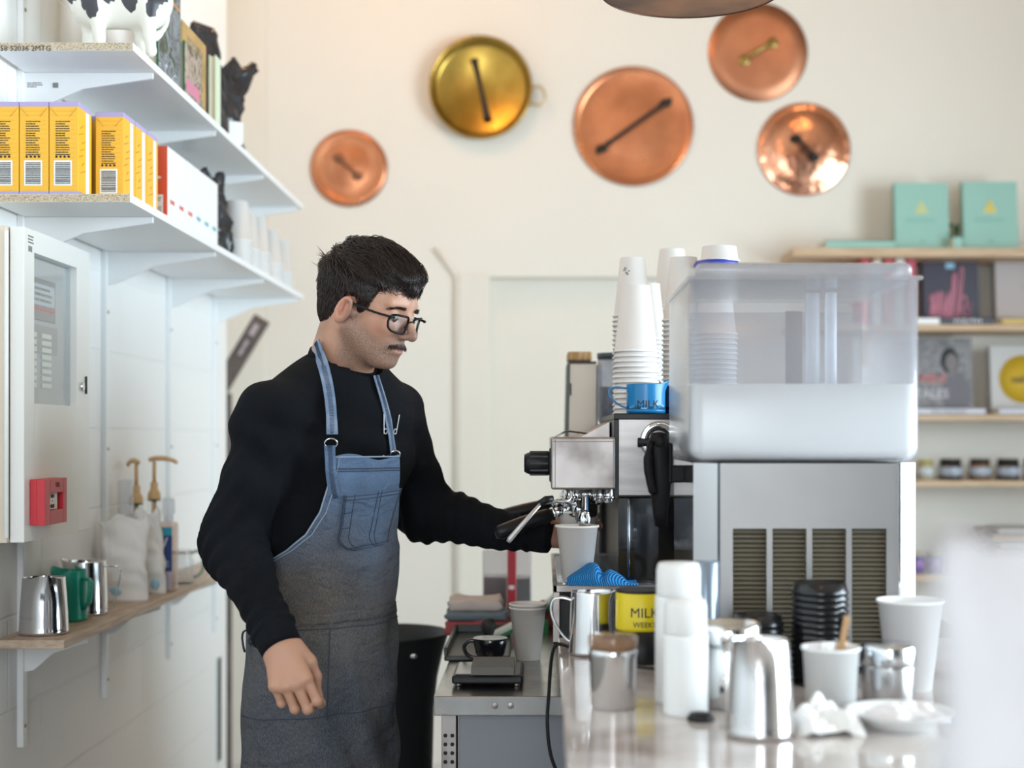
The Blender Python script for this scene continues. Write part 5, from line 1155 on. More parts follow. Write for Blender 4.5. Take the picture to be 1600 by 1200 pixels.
# yellow milk jug
yx, yy = W(1003, 0, 2.32).x, 2.33
t = thing('milk_jug', 'yellow and black jug marked MILK next to the plain steel jug', 'jug', (yx, yy, MZ)); zy0 = MZ+.052; hy = W(0, 923, 2.32).z-MZ
m_yj = M('yellow_enamel', (.72, .56, .01), .35)
MB().lathe([(.0425, .052), (.043, .058), (.042, hy), (.041, hy+.001), (.040, hy-.002), (.0405, .054)], (yx, yy, MZ), 44).build('jug_body', m_yj, t)
MB().lathe([(0, 0), (.043, 0), (.044, .004), (.0435, .053), (.0415, .0535), (.041, .004), (0, .004)], (yx, yy, MZ), 44).build('black_base', m_black, t)
MB().lathe([(.0405, 0), (.0428, .001), (.0428, .004), (.0405, .005)], (yx, yy, MZ+hy-.003), 44).build('dark_rim', m_black, t)
curved_text('MILK', .022, (yx, yy), .0425, -PI/2+.05, MZ+.083, m_ink, t)
curved_text('WEEKS', .012, (yx, yy), .0428, -PI/2+.05, MZ+.064, m_ink, t)
MB().tube(spl([(yx+.041, yy, MZ+.10), (yx+.06, yy+.01, MZ+.09), (yx+.062, yy+.01, MZ+.06), (yx+.043, yy, MZ+.03)], 5), .006, 10).build('handle', m_black, t)
# shaker
sx_, sy_ = W(958, 0, 1.935).x, 1.935
t = thing('chocolate_shaker', 'small steel shaker with a clear brown-dusted top near the cable', 'shaker', (sx_, sy_, MZ))
MB().lathe([(0, 0), (.029, 0), (.031, .003), (.0325, .07), (.0335, .072), (.0335, .078), (.032, .080)], (sx_, sy_, MZ), 44).build('steel_body', m_steel, t)
MB().lathe([(.032, .0805), (.0335, .084), (.034, .096), (.032, .099), (.0, .100)], (sx_, sy_, MZ), 40).build('clear_lid', clear_mat('dusty_lid', (.9, .85, .8), .06, .4, (.55, .38, .25)), t)
MB().lathe([(0, .0805), (.030, .0805), (.029, .089), (0, .092)], (sx_, sy_, MZ), 30).build('cocoa_powder', M('cocoa', (.28, .15, .08), .9), t)
# white squeeze bottles
for (px, pt, pb, Y, r, lab) in ((1060, 879, 1095, 1.975, .0325, 'taller white bottle with a rounded shoulder beside the yellow jug'), (1071, 936, 1092, 1.89, .0300, 'shorter white bottle standing right in front of the taller one')):
    xx = W(px, 0, Y).x; hh = W(0, pt, Y).z-MZ; t = thing('squeeze_bottle', lab, 'bottle', (xx, Y, MZ))
    MB().lathe([(0, 0), (r*.97, 0), (r, .004), (r, hh-.050), (r*.99, hh-.046), (0, hh-.045)], (xx, Y, MZ), 40).build('bottle_body', m_white, t)
    MB().lathe([(0, hh-.0445), (r*.93, hh-.0445), (r*.95, hh-.043), (r*.94, hh-.010), (r*.86, hh-.001), (r*.80, hh), (0, hh)], (xx, Y, MZ), 40).build('bottle_cap', M('satin_white', (.80, .79, .78), .4), t)
xx, Yc = W(1103, 0, 2.12).x, 2.13
MB_ = MB().lathe([(0, 0), (.020, 0), (.021, .003), (.021, W(0, 876, Yc).z-MZ-.002), (.019, W(0, 876, Yc).z-MZ), (0, W(0, 876, Yc).z-MZ)], (xx, Yc, MZ), 32); one('steel_canister', MB_, M('blue_grey_steel', (.26, .31, .38), .3, .6), 'slim blue-grey canister between the white bottles and the dispenser', 'canister')
# small black lid on the marble
one('black_cap', MB().lathe([(0, 0), (.017, 0), (.018, .004), (.013, .010), (0, .012)], (W(1078, 0, 1.98).x, 1.845, MZ), 28), m_black, 'small black cap lying on the marble under the round black handle', 'cap')
# glass server with black handle
sx_, sy_ = W(1140, 0, 1.93).x, 1.945
t = thing('coffee_server', 'round steel and glass server with a black looped handle', 'coffee pot', (sx_, sy_, MZ))
MB().lathe([(0, 0), (.036, 0), (.040, .004), (.0465, .025), (.0470, .05), (.042, .078), (.040, .085), (.0385, .085), (.0405, .075), (.0455, .05), (.045, .026), (.038, .006), (0, .004)], (sx_, sy_, MZ), 44).build('server_body', M('glassy_steel', (.66, .66, .66), .10, .95), t)
MB().lathe([(.040, .0855), (.0445, .088), (.045, .112), (.042, .114), (.0415, .09)], (sx_, sy_, MZ), 44).build('steel_collar', m_chrome, t)
MB().tube(spl([(sx_-.042, sy_-.006, MZ+.098), (sx_-.060, sy_-.008, MZ+.100), (sx_-.079, sy_-.010, MZ+.085), (sx_-.083, sy_-.010, MZ+.062), (sx_-.070, sy_-.008, MZ+.040), (sx_-.046, sy_-.006, MZ+.030)], 6), .0052, 12).build('handle', m_black, t)
# big jug
jug('milk_jug', 'large tapered steel milk jug in the very front of the counter', (W(1190, 0, 1.74).x, 1.755, MZ), .0425, .035, .118, m_steel, 'flat', 1.25, spout=.012, hw=.017)
# black lids
m_lid = M('black_lid_plastic', (.010, .010, .012), .22)
def lidstack(px, Y, n, lab, r=.040, step=.0095):
    xx = W(px, 0, Y).x; c0 = None
    for k in range(n):
        l_ = 'black cup lid, '+ORD[n-1-k]+' from the top of '+lab
        if c0 is None:
            c0 = MB().lathe([(0, .004), (r*.80, .004), (r*.86, .013), (r*.91, .014), (r*.94, .002), (r, 0), (r+.001, .003), (r*.97, .006), (r*.92, .0165), (r*.85, .017), (r*.79, .0145), (r*.72, .010), (0, .010)], (0, 0, 0), 40).build('cup_cover', m_lid, None)
            c0.location = (xx, Y, MZ+.001); tag(c0, l_, 'lid', 'black cup lids in '+lab)
        else: c = c0.copy(); COL.objects.link(c); c.location = (xx, Y, MZ+.001+step*k); c['label'] = l_
lidstack(1281, 2.12, 15, 'the tall stack before the louvres', .0415)
lidstack(1185, 2.12, 10, 'the low stack behind the steel server', .037)
# white cup with stir sticks and sachets
cx2, cy2 = W(1298, 0, 1.90).x, 1.90
cup_ = cup_mb(.032, .037, .086).build('ceramic_cup', m_white, None); cup_.location = (cx2, cy2, MZ); tag(cup_, 'straight white cup holding a wooden stirrer beside the steel jug', 'cup')
m_wood = M('stirrer_wood', (.48, .28, .14), .7)
for k, (dx, dz, ty__, h_, l_) in enumerate(((.011, .10, .12, .070, 'wooden stirrer standing highest in the white cup'), (-.006, .04, -.1, .030, 'second wooden stirrer low in the white cup'))):
    b = MB().tube([(0, 0, 0), (0, 0, h_*.7), (0, 0, h_+.016), (0, 0, h_+.022)], 0, 12, flat=(.0085, .0016, (0, 1, 0)))
    o = b.build('wooden_stirrer', m_wood, None); o.location = (cx2+dx*.5, cy2, MZ+.038); o.rotation_euler = (0, ty__+.06, 0); tag(o, l_, 'stirrer')
for k in range(3):
    o = MB().box((-.013, -.0015, 0), (.013, .0015, .062), .0006).build('sugar_sachet', [M('pinkish_paper', (.72, .66, .66), .7), m_paper, M('tan_paper', (.55, .40, .28), .7)][k], None); o.location = (cx2-.012+.010*k, cy2-.004+.006*k, MZ+.032); o.rotation_euler = (.05*k, -.12+.12*k, .4*k); tag(o, ['pinkish', 'white', 'brown'][k]+' paper sachet standing in the straight white cup', 'sachet')
# glass shaker
gx2, gy2 = W(1385, 0, 1.97).x, 1.96
t = thing('glass_shaker', 'steel-capped clear shaker between the stirrer cup and the big paper cup', 'shaker', (gx2, gy2, MZ))
MB().lathe([(0, 0), (.033, 0), (.035, .003), (.036, .052), (.036, .054)], (gx2, gy2, MZ), 40).build('shaker_body', M('satin_steel', (.60, .61, .63), .22, .9), t)
MB().lathe([(.036, .0545), (.0375, .056), (.0375, .079), (.035, .083), (0, .084)], (gx2, gy2, MZ), 40).build('shaker_cap', M('cap_steel', (.70, .74, .78), .16, 1), t)
# big cup
o = cup_mb(.0315, .0455, .128).build('paper_cup', M('big_cup_white', (.86, .85, .85), .5), None); o.location = (W(1424, 0, 2.07).x, 2.08, MZ); tag(o, 'big empty white paper cup at the right of the counter', 'cup')
# plate with napkin
px2, py2 = W(1405, 0, 1.80).x, 1.80
t = thing('white_plate', 'white plate with upturned edge at the right front of the counter', 'plate', (px2, py2, MZ))
MB().lathe([(0, 0), (.036, 0), (.040, .004), (.052, .013), (.066, .021), (.067, .023), (.064, .0225), (.050, .016), (.036, .007), (0, .006)], (px2, py2, MZ), 56).build('plate_body', m_white, t)
def napkin(name, lab, c, sx, sy, hz, seed, mat=m_paper):
    r = random.Random(seed); ph = [r.uniform(0, 6) for _ in range(9)]
    def f(u, v):
        x_ = (u-.5)*sx; y_ = (v-.5)*sy; e = max(0, 1-((2*u-1)**4+(2*v-1)**4)*.8)
        z_ = hz*(.35+.30*math.sin(7*u+ph[0])*math.sin(6*v+ph[1])+.22*abs(math.sin(11*u+5*v+ph[2]))+.12*abs(math.sin(19*v-8*u+ph[3])))*e
        return Vector((c[0]+x_+.006*math.sin(9*v+ph[4]), c[1]+y_+.006*math.sin(8*u+ph[5]), c[2]+max(z_, 0)+.0008))
    return one(name, MB().grid(f, 40, 40), mat, lab, 'napkin', solid=.0008, loc=Vector(c))
napkin('crumpled_napkin', 'crumpled white napkin between the front jug and the stirrer cup', (W(1282, 0, 1.79).x, 1.79, MZ), .085, .09, .045, 4)
napkin('paper_napkin', 'crumpled pale napkin lying on the white plate', (px2+.005, py2-.005, MZ+.014), .085, .07, .022, 9, M('pinkish_napkin', (.80, .76, .76), .75))
# very near white bag at the right edge
bag('takeaway_bag', 'out-of-focus pale paper bag filling the bottom right corner', 'bag', (.236, .60, MZ), .14, .14, .318, M('pale_lilac_paper', (.66, .64, .66), .7), .1, 50, amp=.002)
# ------------------------------------------------------------ the barista
A = np.array
def nz(v): v = A(v, float); return v/np.linalg.norm(v)
person = thing('person', 'man with dark hair, glasses and denim apron over a black sweatshirt, working the coffee machine', 'person', (-.42, 2.76, 0))
def w3(px, py, Y): return A(W(px, py, Y))
# head frame
ya, pi_ = math.radians(24), math.radians(19)
f0 = A([math.cos(ya), -math.sin(ya), 0]); HF = f0*math.cos(pi_)+A([0, 0, -math.sin(pi_)]); HU = f0*math.sin(pi_)+A([0, 0, math.cos(pi_)]); HL = np.cross(HU, HF)   # left of the face
HC = w3(581, 470, 2.70); HR = np.stack([HF, HL, HU], 1)       # columns: forward, left, up
def H2W(p): return HC+HR @ A(p, float)
def W2H(P): return (P-HC) @ HR
NB = w3(523, 598, 2.755)       # base of the neck
SHR, SHL = w3(422, 652, 2.61), w3(612, 650, 2.87)
ELR, WRR = w3(364, 850, 2.60), w3(434, 1000, 2.46)
ELL, WRL = w3(668, 806, 2.97), w3(838, 834, 2.895)
yt = math.radians(45); TF = A([math.cos(yt), -math.sin(yt), 0]); TS = A([math.sin(yt), math.cos(yt), 0])   # chest forward, his left
ZK = [0.80, .95, 1.02, 1.10, 1.20, 1.30, 1.38, 1.45, 1.50, 1.54]
CXk = [-.434, -.432, -.430, -.428, -.422, -.408, -.400, -.397, -.396, -.394]
CYk = [2.765, 2.765, 2.765, 2.765, 2.762, 2.758, 2.752, 2.75, 2.75, 2.75]
Ak = [.132, .138, .136, .134, .140, .158, .166, .160, .120, .072]
Bk = [.094, .098, .097, .096, .101, .112, .112, .098, .080, .060]
def tors(z): return [np.interp(z, ZK, k) for k in (CXk, CYk, Ak, Bk)]
def torso_sdf(P, grow=0., z0=.80, z1=1.53):
    cx, cy, a, b_ = tors(P[..., 2]); a = a+grow; b_ = b_+grow
    dx, dy = P[..., 0]-cx, P[..., 1]-cy; u = (dx*TS[0]+dy*TS[1]); v = (dx*TF[0]+dy*TF[1])
    k0 = np.sqrt((u/a)**2+(v/b_)**2); k1 = np.sqrt((u/a**2)**2+(v/b_**2)**2)+1e-9
    d = k0*(k0-1)/k1; return smax(d, np.maximum(z0-P[..., 2], P[..., 2]-z1), .05)
# --- head and neck
def head_sdf(P):
    q = W2H(P); m = q*A([1, 1, 1]); s = np.abs(q[..., 1]); S = q.copy(); S[..., 1] = s
    d = ell(q, (-.014, 0, .030), (.094, .073, .080))
    d = smin(d, ell(q, (.038, 0, -.030), (.045, .052, .078)), .03)
    d = smin(d, cap(S, (-.004, .048, -.052), (.058, .020, -.096), .019, .015), .028)
    d = smin(d, ell(q, (.066, 0, -.098), (.018, .020, .014)), .018)
    d = smin(d, ell(S, (.052, .038, -.028), (.020, .018, .020)), .022)       # cheekbones
    d = smin(d, cap(S, (.076, .010, .014), (.066, .044, .012), .0085, .008), .014)  # brow
    d = smax(d, -ell(S, (.089, .032, -.009), (.014, .015, .011)), .012)      # sockets
    d = smin(d, ell(S, (.066, .031, -.009), (.0135, .014, .0125)), .003)     # lids
    d = smin(d, cap(q, (.078, 0, .002), (.106, 0, -.036), .0070, .0085), .010)   # nose
    d = smin(d, ell(q, (.105, 0, -.040), (.0095, .009, .0085)), .006)
    d = smin(d, ell(S, (.093, .011, -.043), (.010, .0065, .0065)), .005)
    d = smax(d, -ell(S, (.099, .0065, -.0515), (.006, .003, .004)), .003)
    d = smin(d, ell(q, (.070, 0, -.068), (.020, .027, .022)), .014)          # muzzle
    d = smin(d, ell(q, (.084, 0, -.0640), (.0065, .020, .0055)), .006)
    d = smin(d, ell(q, (.083, 0, -.0755), (.0068, .017, .0052)), .005)
    d = smax(d, -ell(q, (.0915, 0, -.0700), (.008, .022, .0013)), .003)
    # ears
    a = math.radians(14); Re = A([[math.cos(a), 0, math.sin(a)], [0, 1, 0], [-math.sin(a), 0, math.cos(a)]])
    e = ell(S, (-.006, .0790, -.026), (.0165, .0088, .028), Re)
    e = smax(e, -ell(S, (-.003, .0885, -.021), (.0100, .0140, .0175), Re), .0015)
    e = smin(e, cap(S, (-.008, .0795, -.012), (-.010, .0795, -.028), .0022, .0025), .003)
    e = smin(e, ell(S, (.006, .0790, -.026), (.0035, .004, .006)), .003)
    e = smin(e, cap(S, (.000, .070, -.024), (.004, .062, -.028), .0065, .010), .005)
    d = smin(d, e, .004)
    # neck
    nb = W2H(NB); n = cap(q, (-.030, 0, -.030), nb*A([1, 1, 1]), .056, .062)
    n = smin(n, cap(q, (.005, 0, -.085), nb+A([.03, 0, .03]), .030, .032), .03)
    d = smin(d, n, .022)
    d = smin(d, cap(P, NB+TS*.02+A([0, 0, -.05]), NB+TS*.08+A([0, 0, -.075]), .035, .03), .03)
    d = smin(d, cap(P, NB-TS*.02+A([0, 0, -.05]), NB-TS*.08+A([0, 0, -.075]), .035, .03), .03)
    return d
lo = np.minimum(HC-.16, NB-.17); hi = HC+.16; lo[2] = NB[2]-.10
HV, HQ = surface_nets(head_sdf, lo, hi, .0024); HV = relax(HV, HQ, 1, .4)
# --- hands
def hand_net(wr, elb, d, n, thumb_sign, curls, spread, thumb, h=.0019, tcurl=None, scale=1.0):
    """d along the metacarpals, n out of the back of the hand; curls per finger (three joints)"""
    d = nz(d); n = nz(A(n)-d*(A(n) @ d)); s = np.cross(n, d)*thumb_sign; segs = []
    L2 = lambda x, y, z: wr+scale*(d*x+s*y+n*z)
    kn = [(.088, .030), (.091, .010), (.087, -.010), (.079, -.028)]; ln = [(.045, .028, .022), (.050, .032, .023), (.046, .030, .022), (.036, .022, .019)]; rd = [.0089, .0091, .0086, .0077]
    fingers = []
    for (kx, ky), l, r, c, sp in zip(kn, ln, rd, curls, spread):
        p = L2(kx, ky, 0); a = 0; ch = []
        for j in range(3):
            a += math.radians(c[j]); dirn = d*math.cos(a)+s*math.sin(math.radians(sp))*math.cos(a)-n*math.sin(a); q = p+nz(dirn)*l[j]*scale; ch.append((p, q)); p = q
        fingers.append((ch, r*scale, L2(kx, ky, 0), L2(.018, ky*.55, 0)))
    tp = [L2(*t) for t in thumb]
    def f(P):
        dd = None
        for ch, r, k, base in fingers:
            m = cap(P, base, k, .0125*scale, .0118*scale); dd = m if dd is None else smin(dd, m, .014)
        dd = smin(dd, cap(P, L2(.025, .018, -.006), L2(.070, .018, -.006), .015*scale, .014*scale), .014)
        dd = smin(dd, cap(P, L2(.025, -.014, -.007), L2(.066, -.014, -.006), .015*scale, .012*scale), .014)
        for ch, r, k, base in fingers:
            q = np.linalg.norm(P-(k+n*.0035*scale), axis=-1)-.0088*scale; dd = smin(dd, q, .006)
        for ch, r, k, base in fingers:
            g = None
            for j, (a_, b_) in enumerate(ch):
                c_ = cap(P, a_, b_, r*(1.06-.07*j), r*(1.0-.09*j)); g = c_ if g is None else smin(g, c_, .004)
                if j: g = smin(g, np.linalg.norm(P-(a_+n*.001), axis=-1)-r*1.05, .003)
            dd = smin(dd, g, .0035)
        t = cap(P, tp[0], tp[1], .0165*scale, .0130*scale); t = smin(t, cap(P, tp[1], tp[2], .0115*scale, .0105*scale), .006); t = smin(t, cap(P, tp[2], tp[3], .0105*scale, .0082*scale), .004)
        dd = smin(dd, t, .012)
        e = elb-wr; e = e/np.linalg.norm(e)
        dd = smin(dd, cap(P, L2(.012, 0, -.002), wr+e*.10, .0235*scale, .030*scale), .022)
        return dd
    pts = [p for ch, *_ in fingers for ab in ch for p in ab]+tp+[wr+(elb-wr)/np.linalg.norm(elb-wr)*.13]
    lo = np.min(pts, 0)-.032; hi = np.max(pts, 0)+.032
    V, Q = surface_nets(f, lo, hi, h); return relax(V, Q, 1, .4), Q
WR_ = WRR+A([.002, -.008, -.002])
RV, RQ = hand_net(WR_, ELR, (.38, -.52, -.86), (-.15, -.80, .50), 1, [(30, 72, 44), (36, 76, 46), (42, 76, 46), (48, 74, 46)], (3, 1, -2, -5),
                  [(.020, .026, -.008), (.050, .040, -.022), (.074, .040, -.040), (.094, .032, -.052)], scale=.95)
LV, LQ = hand_net(WRL+A([-.012, .012, 0]), ELL, (.95, .28, .05), (-.25, .95, .0), 1 if np.cross(nz((-.25, .95, 0)), nz((.95, .28, .05)))[2] > 0 else -1,
                  [(34, 46, 30), (38, 50, 32), (40, 52, 34), (44, 52, 34)], (2, 1, -1, -3), [(.016, .020, -.016), (.036, .034, -.036), (.056, .030, -.058), (.076, .022, -.068)], scale=.96)
# --- trunk and limbs under the clothes (coarse)
HPR, HPL = A([-.432, 2.765, .93])-TS*.068, A([-.432, 2.765, .93])+TS*.068
KNR, KNL = HPR+A([.01, -.03, -.44]), HPL+A([.03, .0, -.44]); ANR, ANL = KNR+A([-.03, .0, -.42]), KNL+A([-.02, .03, -.42])
ANR[2] = ANL[2] = .085
def trunk_sdf(P):
    d = torso_sdf(P, -.016, .84, 1.50)
    for a_, e_, w_ in ((SHR, ELR, WRR), (SHL, ELL, WRL)):
        d = smin(d, cap(P, a_, e_, .047, .038), .03); d = smin(d, cap(P, e_, w_, .038, .027), .01)
    for h_, k_, a_ in ((HPR, KNR, ANR), (HPL, KNL, ANL)):
        d = smin(d, cap(P, h_, k_, .075, .052), .03); d = smin(d, cap(P, k_, a_, .052, .035), .02)
    return d
TV, TQ = surface_nets(trunk_sdf, (-.70, 2.36, .06), (.02, 3.10, 1.56), .013)
V = np.concatenate([HV, RV, LV, TV]); n0, n1, n2 = len(HV), len(HV)+len(RV), len(HV)+len(RV)+len(LV)
Q = np.concatenate([HQ, RQ+n0, LQ+n1, TQ+n2])
# skin
m_skin = bpy.data.materials.new('skin'); m_skin.use_nodes = True; nt = m_skin.node_tree; N = nt.nodes; L = nt.links; bs = N['Principled BSDF']
bs.inputs['Roughness'].default_value = .48; bs.inputs['Subsurface Weight'].default_value = .25; bs.inputs['Subsurface Radius'].default_value = (1, .35, .2); bs.inputs['Subsurface Scale'].default_value = .004
at = N.new('ShaderNodeAttribute'); at.attribute_name = 'tone'; ns = N.new('ShaderNodeTexNoise'); ns.inputs['Scale'].default_value = 900; ns.inputs['Detail'].default_value = 1
st = N.new('ShaderNodeAttribute'); st.attribute_name = 'stubble'; rm = N.new('ShaderNodeMapRange'); rm.inputs[1].default_value = .42; rm.inputs[2].default_value = .58; tc = N.new('ShaderNodeTexCoord')
L.new(tc.outputs['Object'], ns.inputs[0]); L.new(ns.outputs[0], rm.inputs[0]); mu = N.new('ShaderNodeMath'); mu.operation = 'MULTIPLY'; L.new(rm.outputs[0], mu.inputs[0]); L.new(st.outputs['Fac'], mu.inputs[1])
mx = N.new('ShaderNodeMix'); mx.data_type = 'RGBA'; L.new(mu.outputs[0], mx.inputs[0]); L.new(at.outputs['Color'], mx.inputs[6]); mx.inputs[7].default_value = (.085, .055, .042, 1); L.new(mx.outputs[2], bs.inputs['Base Color'])
n2_ = N.new('ShaderNodeTexNoise'); n2_.inputs['Scale'].default_value = 260; bpn = N.new('ShaderNodeBump'); bpn.inputs['Strength'].default_value = .12; bpn.inputs['Distance'].default_value = .002; L.new(tc.outputs['Object'], n2_.inputs[0]); L.new(n2_.outputs[0], bpn.inputs['Height']); L.new(bpn.outputs[0], bs.inputs['Normal'])
body = raw_mesh('body', V, Q, m_skin, person)
me = body.data; tone = np.tile(A([.53, .285, .19, 1.]), (len(V), 1)); stub = np.zeros(len(V))
h = W2H(HV)
g = lambda c, r: np.exp(-np.sum(((h*A([1, 1, 1])-A(c))/A(r))**2, 1))
ha = h.copy(); ha[:, 1] = np.abs(ha[:, 1]); ga = lambda c, r: np.exp(-np.sum(((ha-A(c))/A(r))**2, 1))
def mixc(k, c): tone[:n0, :3] = tone[:n0, :3]*(1-k[:, None])+A(c)*k[:, None]
mixc(.45*ga((.06, .045, -.035), (.03, .025, .022)), (.58, .245, .165)); mixc(.5*g((.105, 0, -.04), (.014, .014, .012)), (.58, .24, .165))
mixc(.5*ga((-.006, .08, -.026), (.02, .014, .03)), (.60, .24, .17))
mixc(np.clip(1.3*g((.090, 0, -.070), (.010, .021, .0095)), 0, 1)*.8, (.50, .20, .16))
mixc(.35*ga((.075, .032, -.009), (.015, .016, .010)), (.50, .27, .21))
jaw = np.clip((-.035-h[:, 2]+.25*(h[:, 0]-.02))/.02, 0, 1)*np.clip((h[:, 0]+.022)/.02, 0, 1)*np.clip((h[:, 2]+.135)/.02, 0, 1)
jaw = np.maximum(jaw*np.clip(1-1.6*ga((.06, .040, -.040), (.022, .03, .018)), 0, 1), np.clip((h[:, 0]+.002)/.008, 0, 1)*np.clip((.028-h[:, 0])/.012, 0, 1)*np.clip((.0-h[:, 2])/.01, 0, 1)*.8)
jaw *= np.clip(1-1.5*g((.092, 0, -.070), (.010, .018, .007)), 0, 1)
stub[:n0] = jaw*.72; mixc(jaw*.42, (.30, .205, .155))
# nape shading of short hair
nape = np.clip((-.035-h[:, 0])/.02, 0, 1)*np.clip((h[:, 2]+.105)/.03, 0, 1); stub[:n0] = np.maximum(stub[:n0], nape*.55)
ca = me.color_attributes.new('tone', 'FLOAT_COLOR', 'POINT'); ca.data.foreach_set('color', tone.ravel()); sa = me.attributes.new('stubble', 'FLOAT', 'POINT'); sa.data.foreach_set('value', stub)
# eyes: a sliver of white and iris under lowered lids
m_eye = M('eye_white', (.62, .58, .55), .2); m_iris = M('iris_brown', (.03, .018, .012), .15)
for s in (-1, 1):
    mb = MB(); mb.ball(H2W((.0672, s*.031, -.0105)), (.0128, .0128, .0128), 20, rot=Matrix(HR.tolist())); e = mb.build('eye', m_eye, person)
    MB().ball(H2W((.0768, s*.031, -.0165)), (.0034, .0055, .0045), 14, rot=Matrix(HR.tolist())).build('iris', m_iris, e)
    l_ = MB().tube(spl([H2W((.0745, s*.019, -.0125)), H2W((.0815, s*.025, -.0135)), H2W((.0830, s*.032, -.0145)), H2W((.0800, s*.040, -.0155)), H2W((.0735, s*.0455, -.0155))], 4), .0008, 6)
    l_.build('eyelashes', m_iris, person)
# --- hair strands helper
def strands(name, mat, roots, dirs, length, rad, parent, steps=6, curl=.0, follow=None, seed=1, droop=None):
    rs = np.random.RandomState(seed); n = len(roots); P = np.zeros((n, steps, 3)); P[:, 0] = roots; D = dirs.copy()
    ln = length*(.7+.6*rs.rand(n))/(steps-1); c = rs.randn(n, 3)*curl
    for k in range(1, steps):
        P[:, k] = P[:, k-1]+D*ln[:, None]
        D = D+c/steps
        if droop is not None: D = D+A(droop)/steps
        D /= np.linalg.norm(D, axis=1)[:, None]
        if follow is not None: P[:, k], D = follow(P[:, k], D, k/(steps-1), rs)
    T = np.gradient(P, axis=1); T /= np.linalg.norm(T, axis=2)[..., None]+1e-9
    up = A([.3, -.9, .3]); U = np.cross(T, up); U /= np.linalg.norm(U, axis=2)[..., None]+1e-9; B = np.cross(T, U)
    r = rad*(1-np.linspace(0, 1, steps)**2*.85)[None, :, None]*(.7+.6*rs.rand(n))[:, None, None]
    ring = np.stack([P+r*(math.cos(a)*U+math.sin(a)*B) for a in (0, 2*PI/3, 4*PI/3)], 2)     # n,steps,3,3
    VV = ring.reshape(-1, 3); base = (np.arange(n)*steps*3)[:, None, None]; k = (np.arange(steps-1)*3)[None, :, None]; j = np.arange(3)[None, None, :]; j2 = (j+1) % 3
    QQ = np.stack([base+k+j, base+k+j2, base+k+3+j2, base+k+3+j], -1).reshape(-1, 4); return VV, QQ
m_hair = M('dark_brown_hair', (.012, .0065, .005), .30, col2=(.055, .031, .025), nscale=260, lo=.45, hi=.7)
def hair_sdf(P, raw=False):
    q = W2H(P); S = q.copy(); S[..., 1] = np.abs(q[..., 1])
    d = ell(q, (-.016, 0, .028), (.098, .078, .084))
    d = smin(d, ell(q, (.036, 0, .060), (.051, .056, .033)), .016)
    d = smin(d, ell(q, (.000, 0, .074), (.060, .054, .030)), .016)
    d = smin(d, ell(q, (-.052, 0, -.022), (.051, .058, .062)), .016)
    x = q[..., 0]; line = np.interp(x, [-.14, -.085, -.058, -.040, -.026, -.014, .008, .013, .028, .036, .046, .062, .080, .105], [-.060, -.086, -.092, -.078, -.040, .004, .006, -.034, -.034, .002, .030, .040, .046, .046])
    d = smax(d, (line-q[..., 2])*.8, .006)
    w = .0020*np.sin(q[..., 0]*50+q[..., 2]*150+q[..., 1]*60)+.0012*np.sin(q[..., 0]*95+q[..., 2]*280-q[..., 1]*110); return d+w*np.clip((q[..., 2]-.0)/.05, 0, 1)
CV, CQ = surface_nets(hair_sdf, HC-.15, HC+.16, .0042); CV = relax(CV, CQ, 1)
CN = normals(CV, CQ); hc = W2H(CV)
if ((CN*(CV-HC)).sum(1)).mean() < 0: CN = -CN
# keep only outer side vertices as roots
rs = np.random.RandomState(5); cand = np.where(((CN*(CV-HC)).sum(1) > 0))[0]
idx = rs.choice(cand, 9000); roots = CV[idx]-CN[idx]*.001; hn = CN[idx] @ HR; hq = hc[idx]
flow = np.zeros_like(hq); top = np.clip((hq[:, 2]-.02)/.05, 0, 1)
flow[:, 0] = .95*top+.25*(1-top); flow[:, 2] = -.25*top-.95*(1-top); flow[:, 1] = -.28*top
flow[:, 0] -= .9*(1-top)*np.clip((-.02-hq[:, 0])/.04, 0, 1)*.4
flow += rs.randn(*flow.shape)*.13+np.stack([0*hq[:, 0], .0*hq[:, 0], .35*np.sin(hq[:, 0]*60+hq[:, 1]*50)], 1)*top[:, None]
flow -= hn*(flow*hn).sum(1)[:, None]; flow /= np.linalg.norm(flow, axis=1)[:, None]+1e-9
flow = flow+hn*(.12+.25*rs.rand(len(hn))[:, None]*top[:, None]); flow /= np.linalg.norm(flow, axis=1)[:, None]
D0 = flow @ HR.T
LIFT = np.random.RandomState(77).rand(9000)**2
def fol(P, D, t, rs):
    d = hair_sdf(P); e = 1e-3; G = np.stack([hair_sdf(P+A(v)*e)-d for v in ((1, 0, 0), (0, 1, 0), (0, 0, 1))], 1)/e; G /= np.linalg.norm(G, axis=1)[:, None]+1e-9
    tgt = .0008+(.001+.0075*LIFT[:len(P)]*np.clip((P[:, 2]-HC[2]-.0)/.05, 0, 1))*math.sin(PI*t*.8); q = W2H(P); free = np.clip((.046-q[:, 2])/.006, 0, 1)*np.clip((q[:, 0]-.05)/.02, 0, 1)
    k = np.clip(tgt-d, -.004, .004)*(.75)*(1-free); P = P+G*k[:, None]; D = D-G*((D*G).sum(1)*.6)[:, None]; return P, D/np.linalg.norm(D, axis=1)[:, None]
lens = .022+.024*top
sv = []; sq = []; off = 0
for m_, ln_ in ((top > .5, .040), (top <= .5, .018)):
    v_, q_ = strands('hair', m_hair, roots[m_], D0[m_], ln_, .00075, person, steps=7, curl=.25, follow=fol, seed=3); sv.append(v_); sq.append(q_+off); off += len(v_)
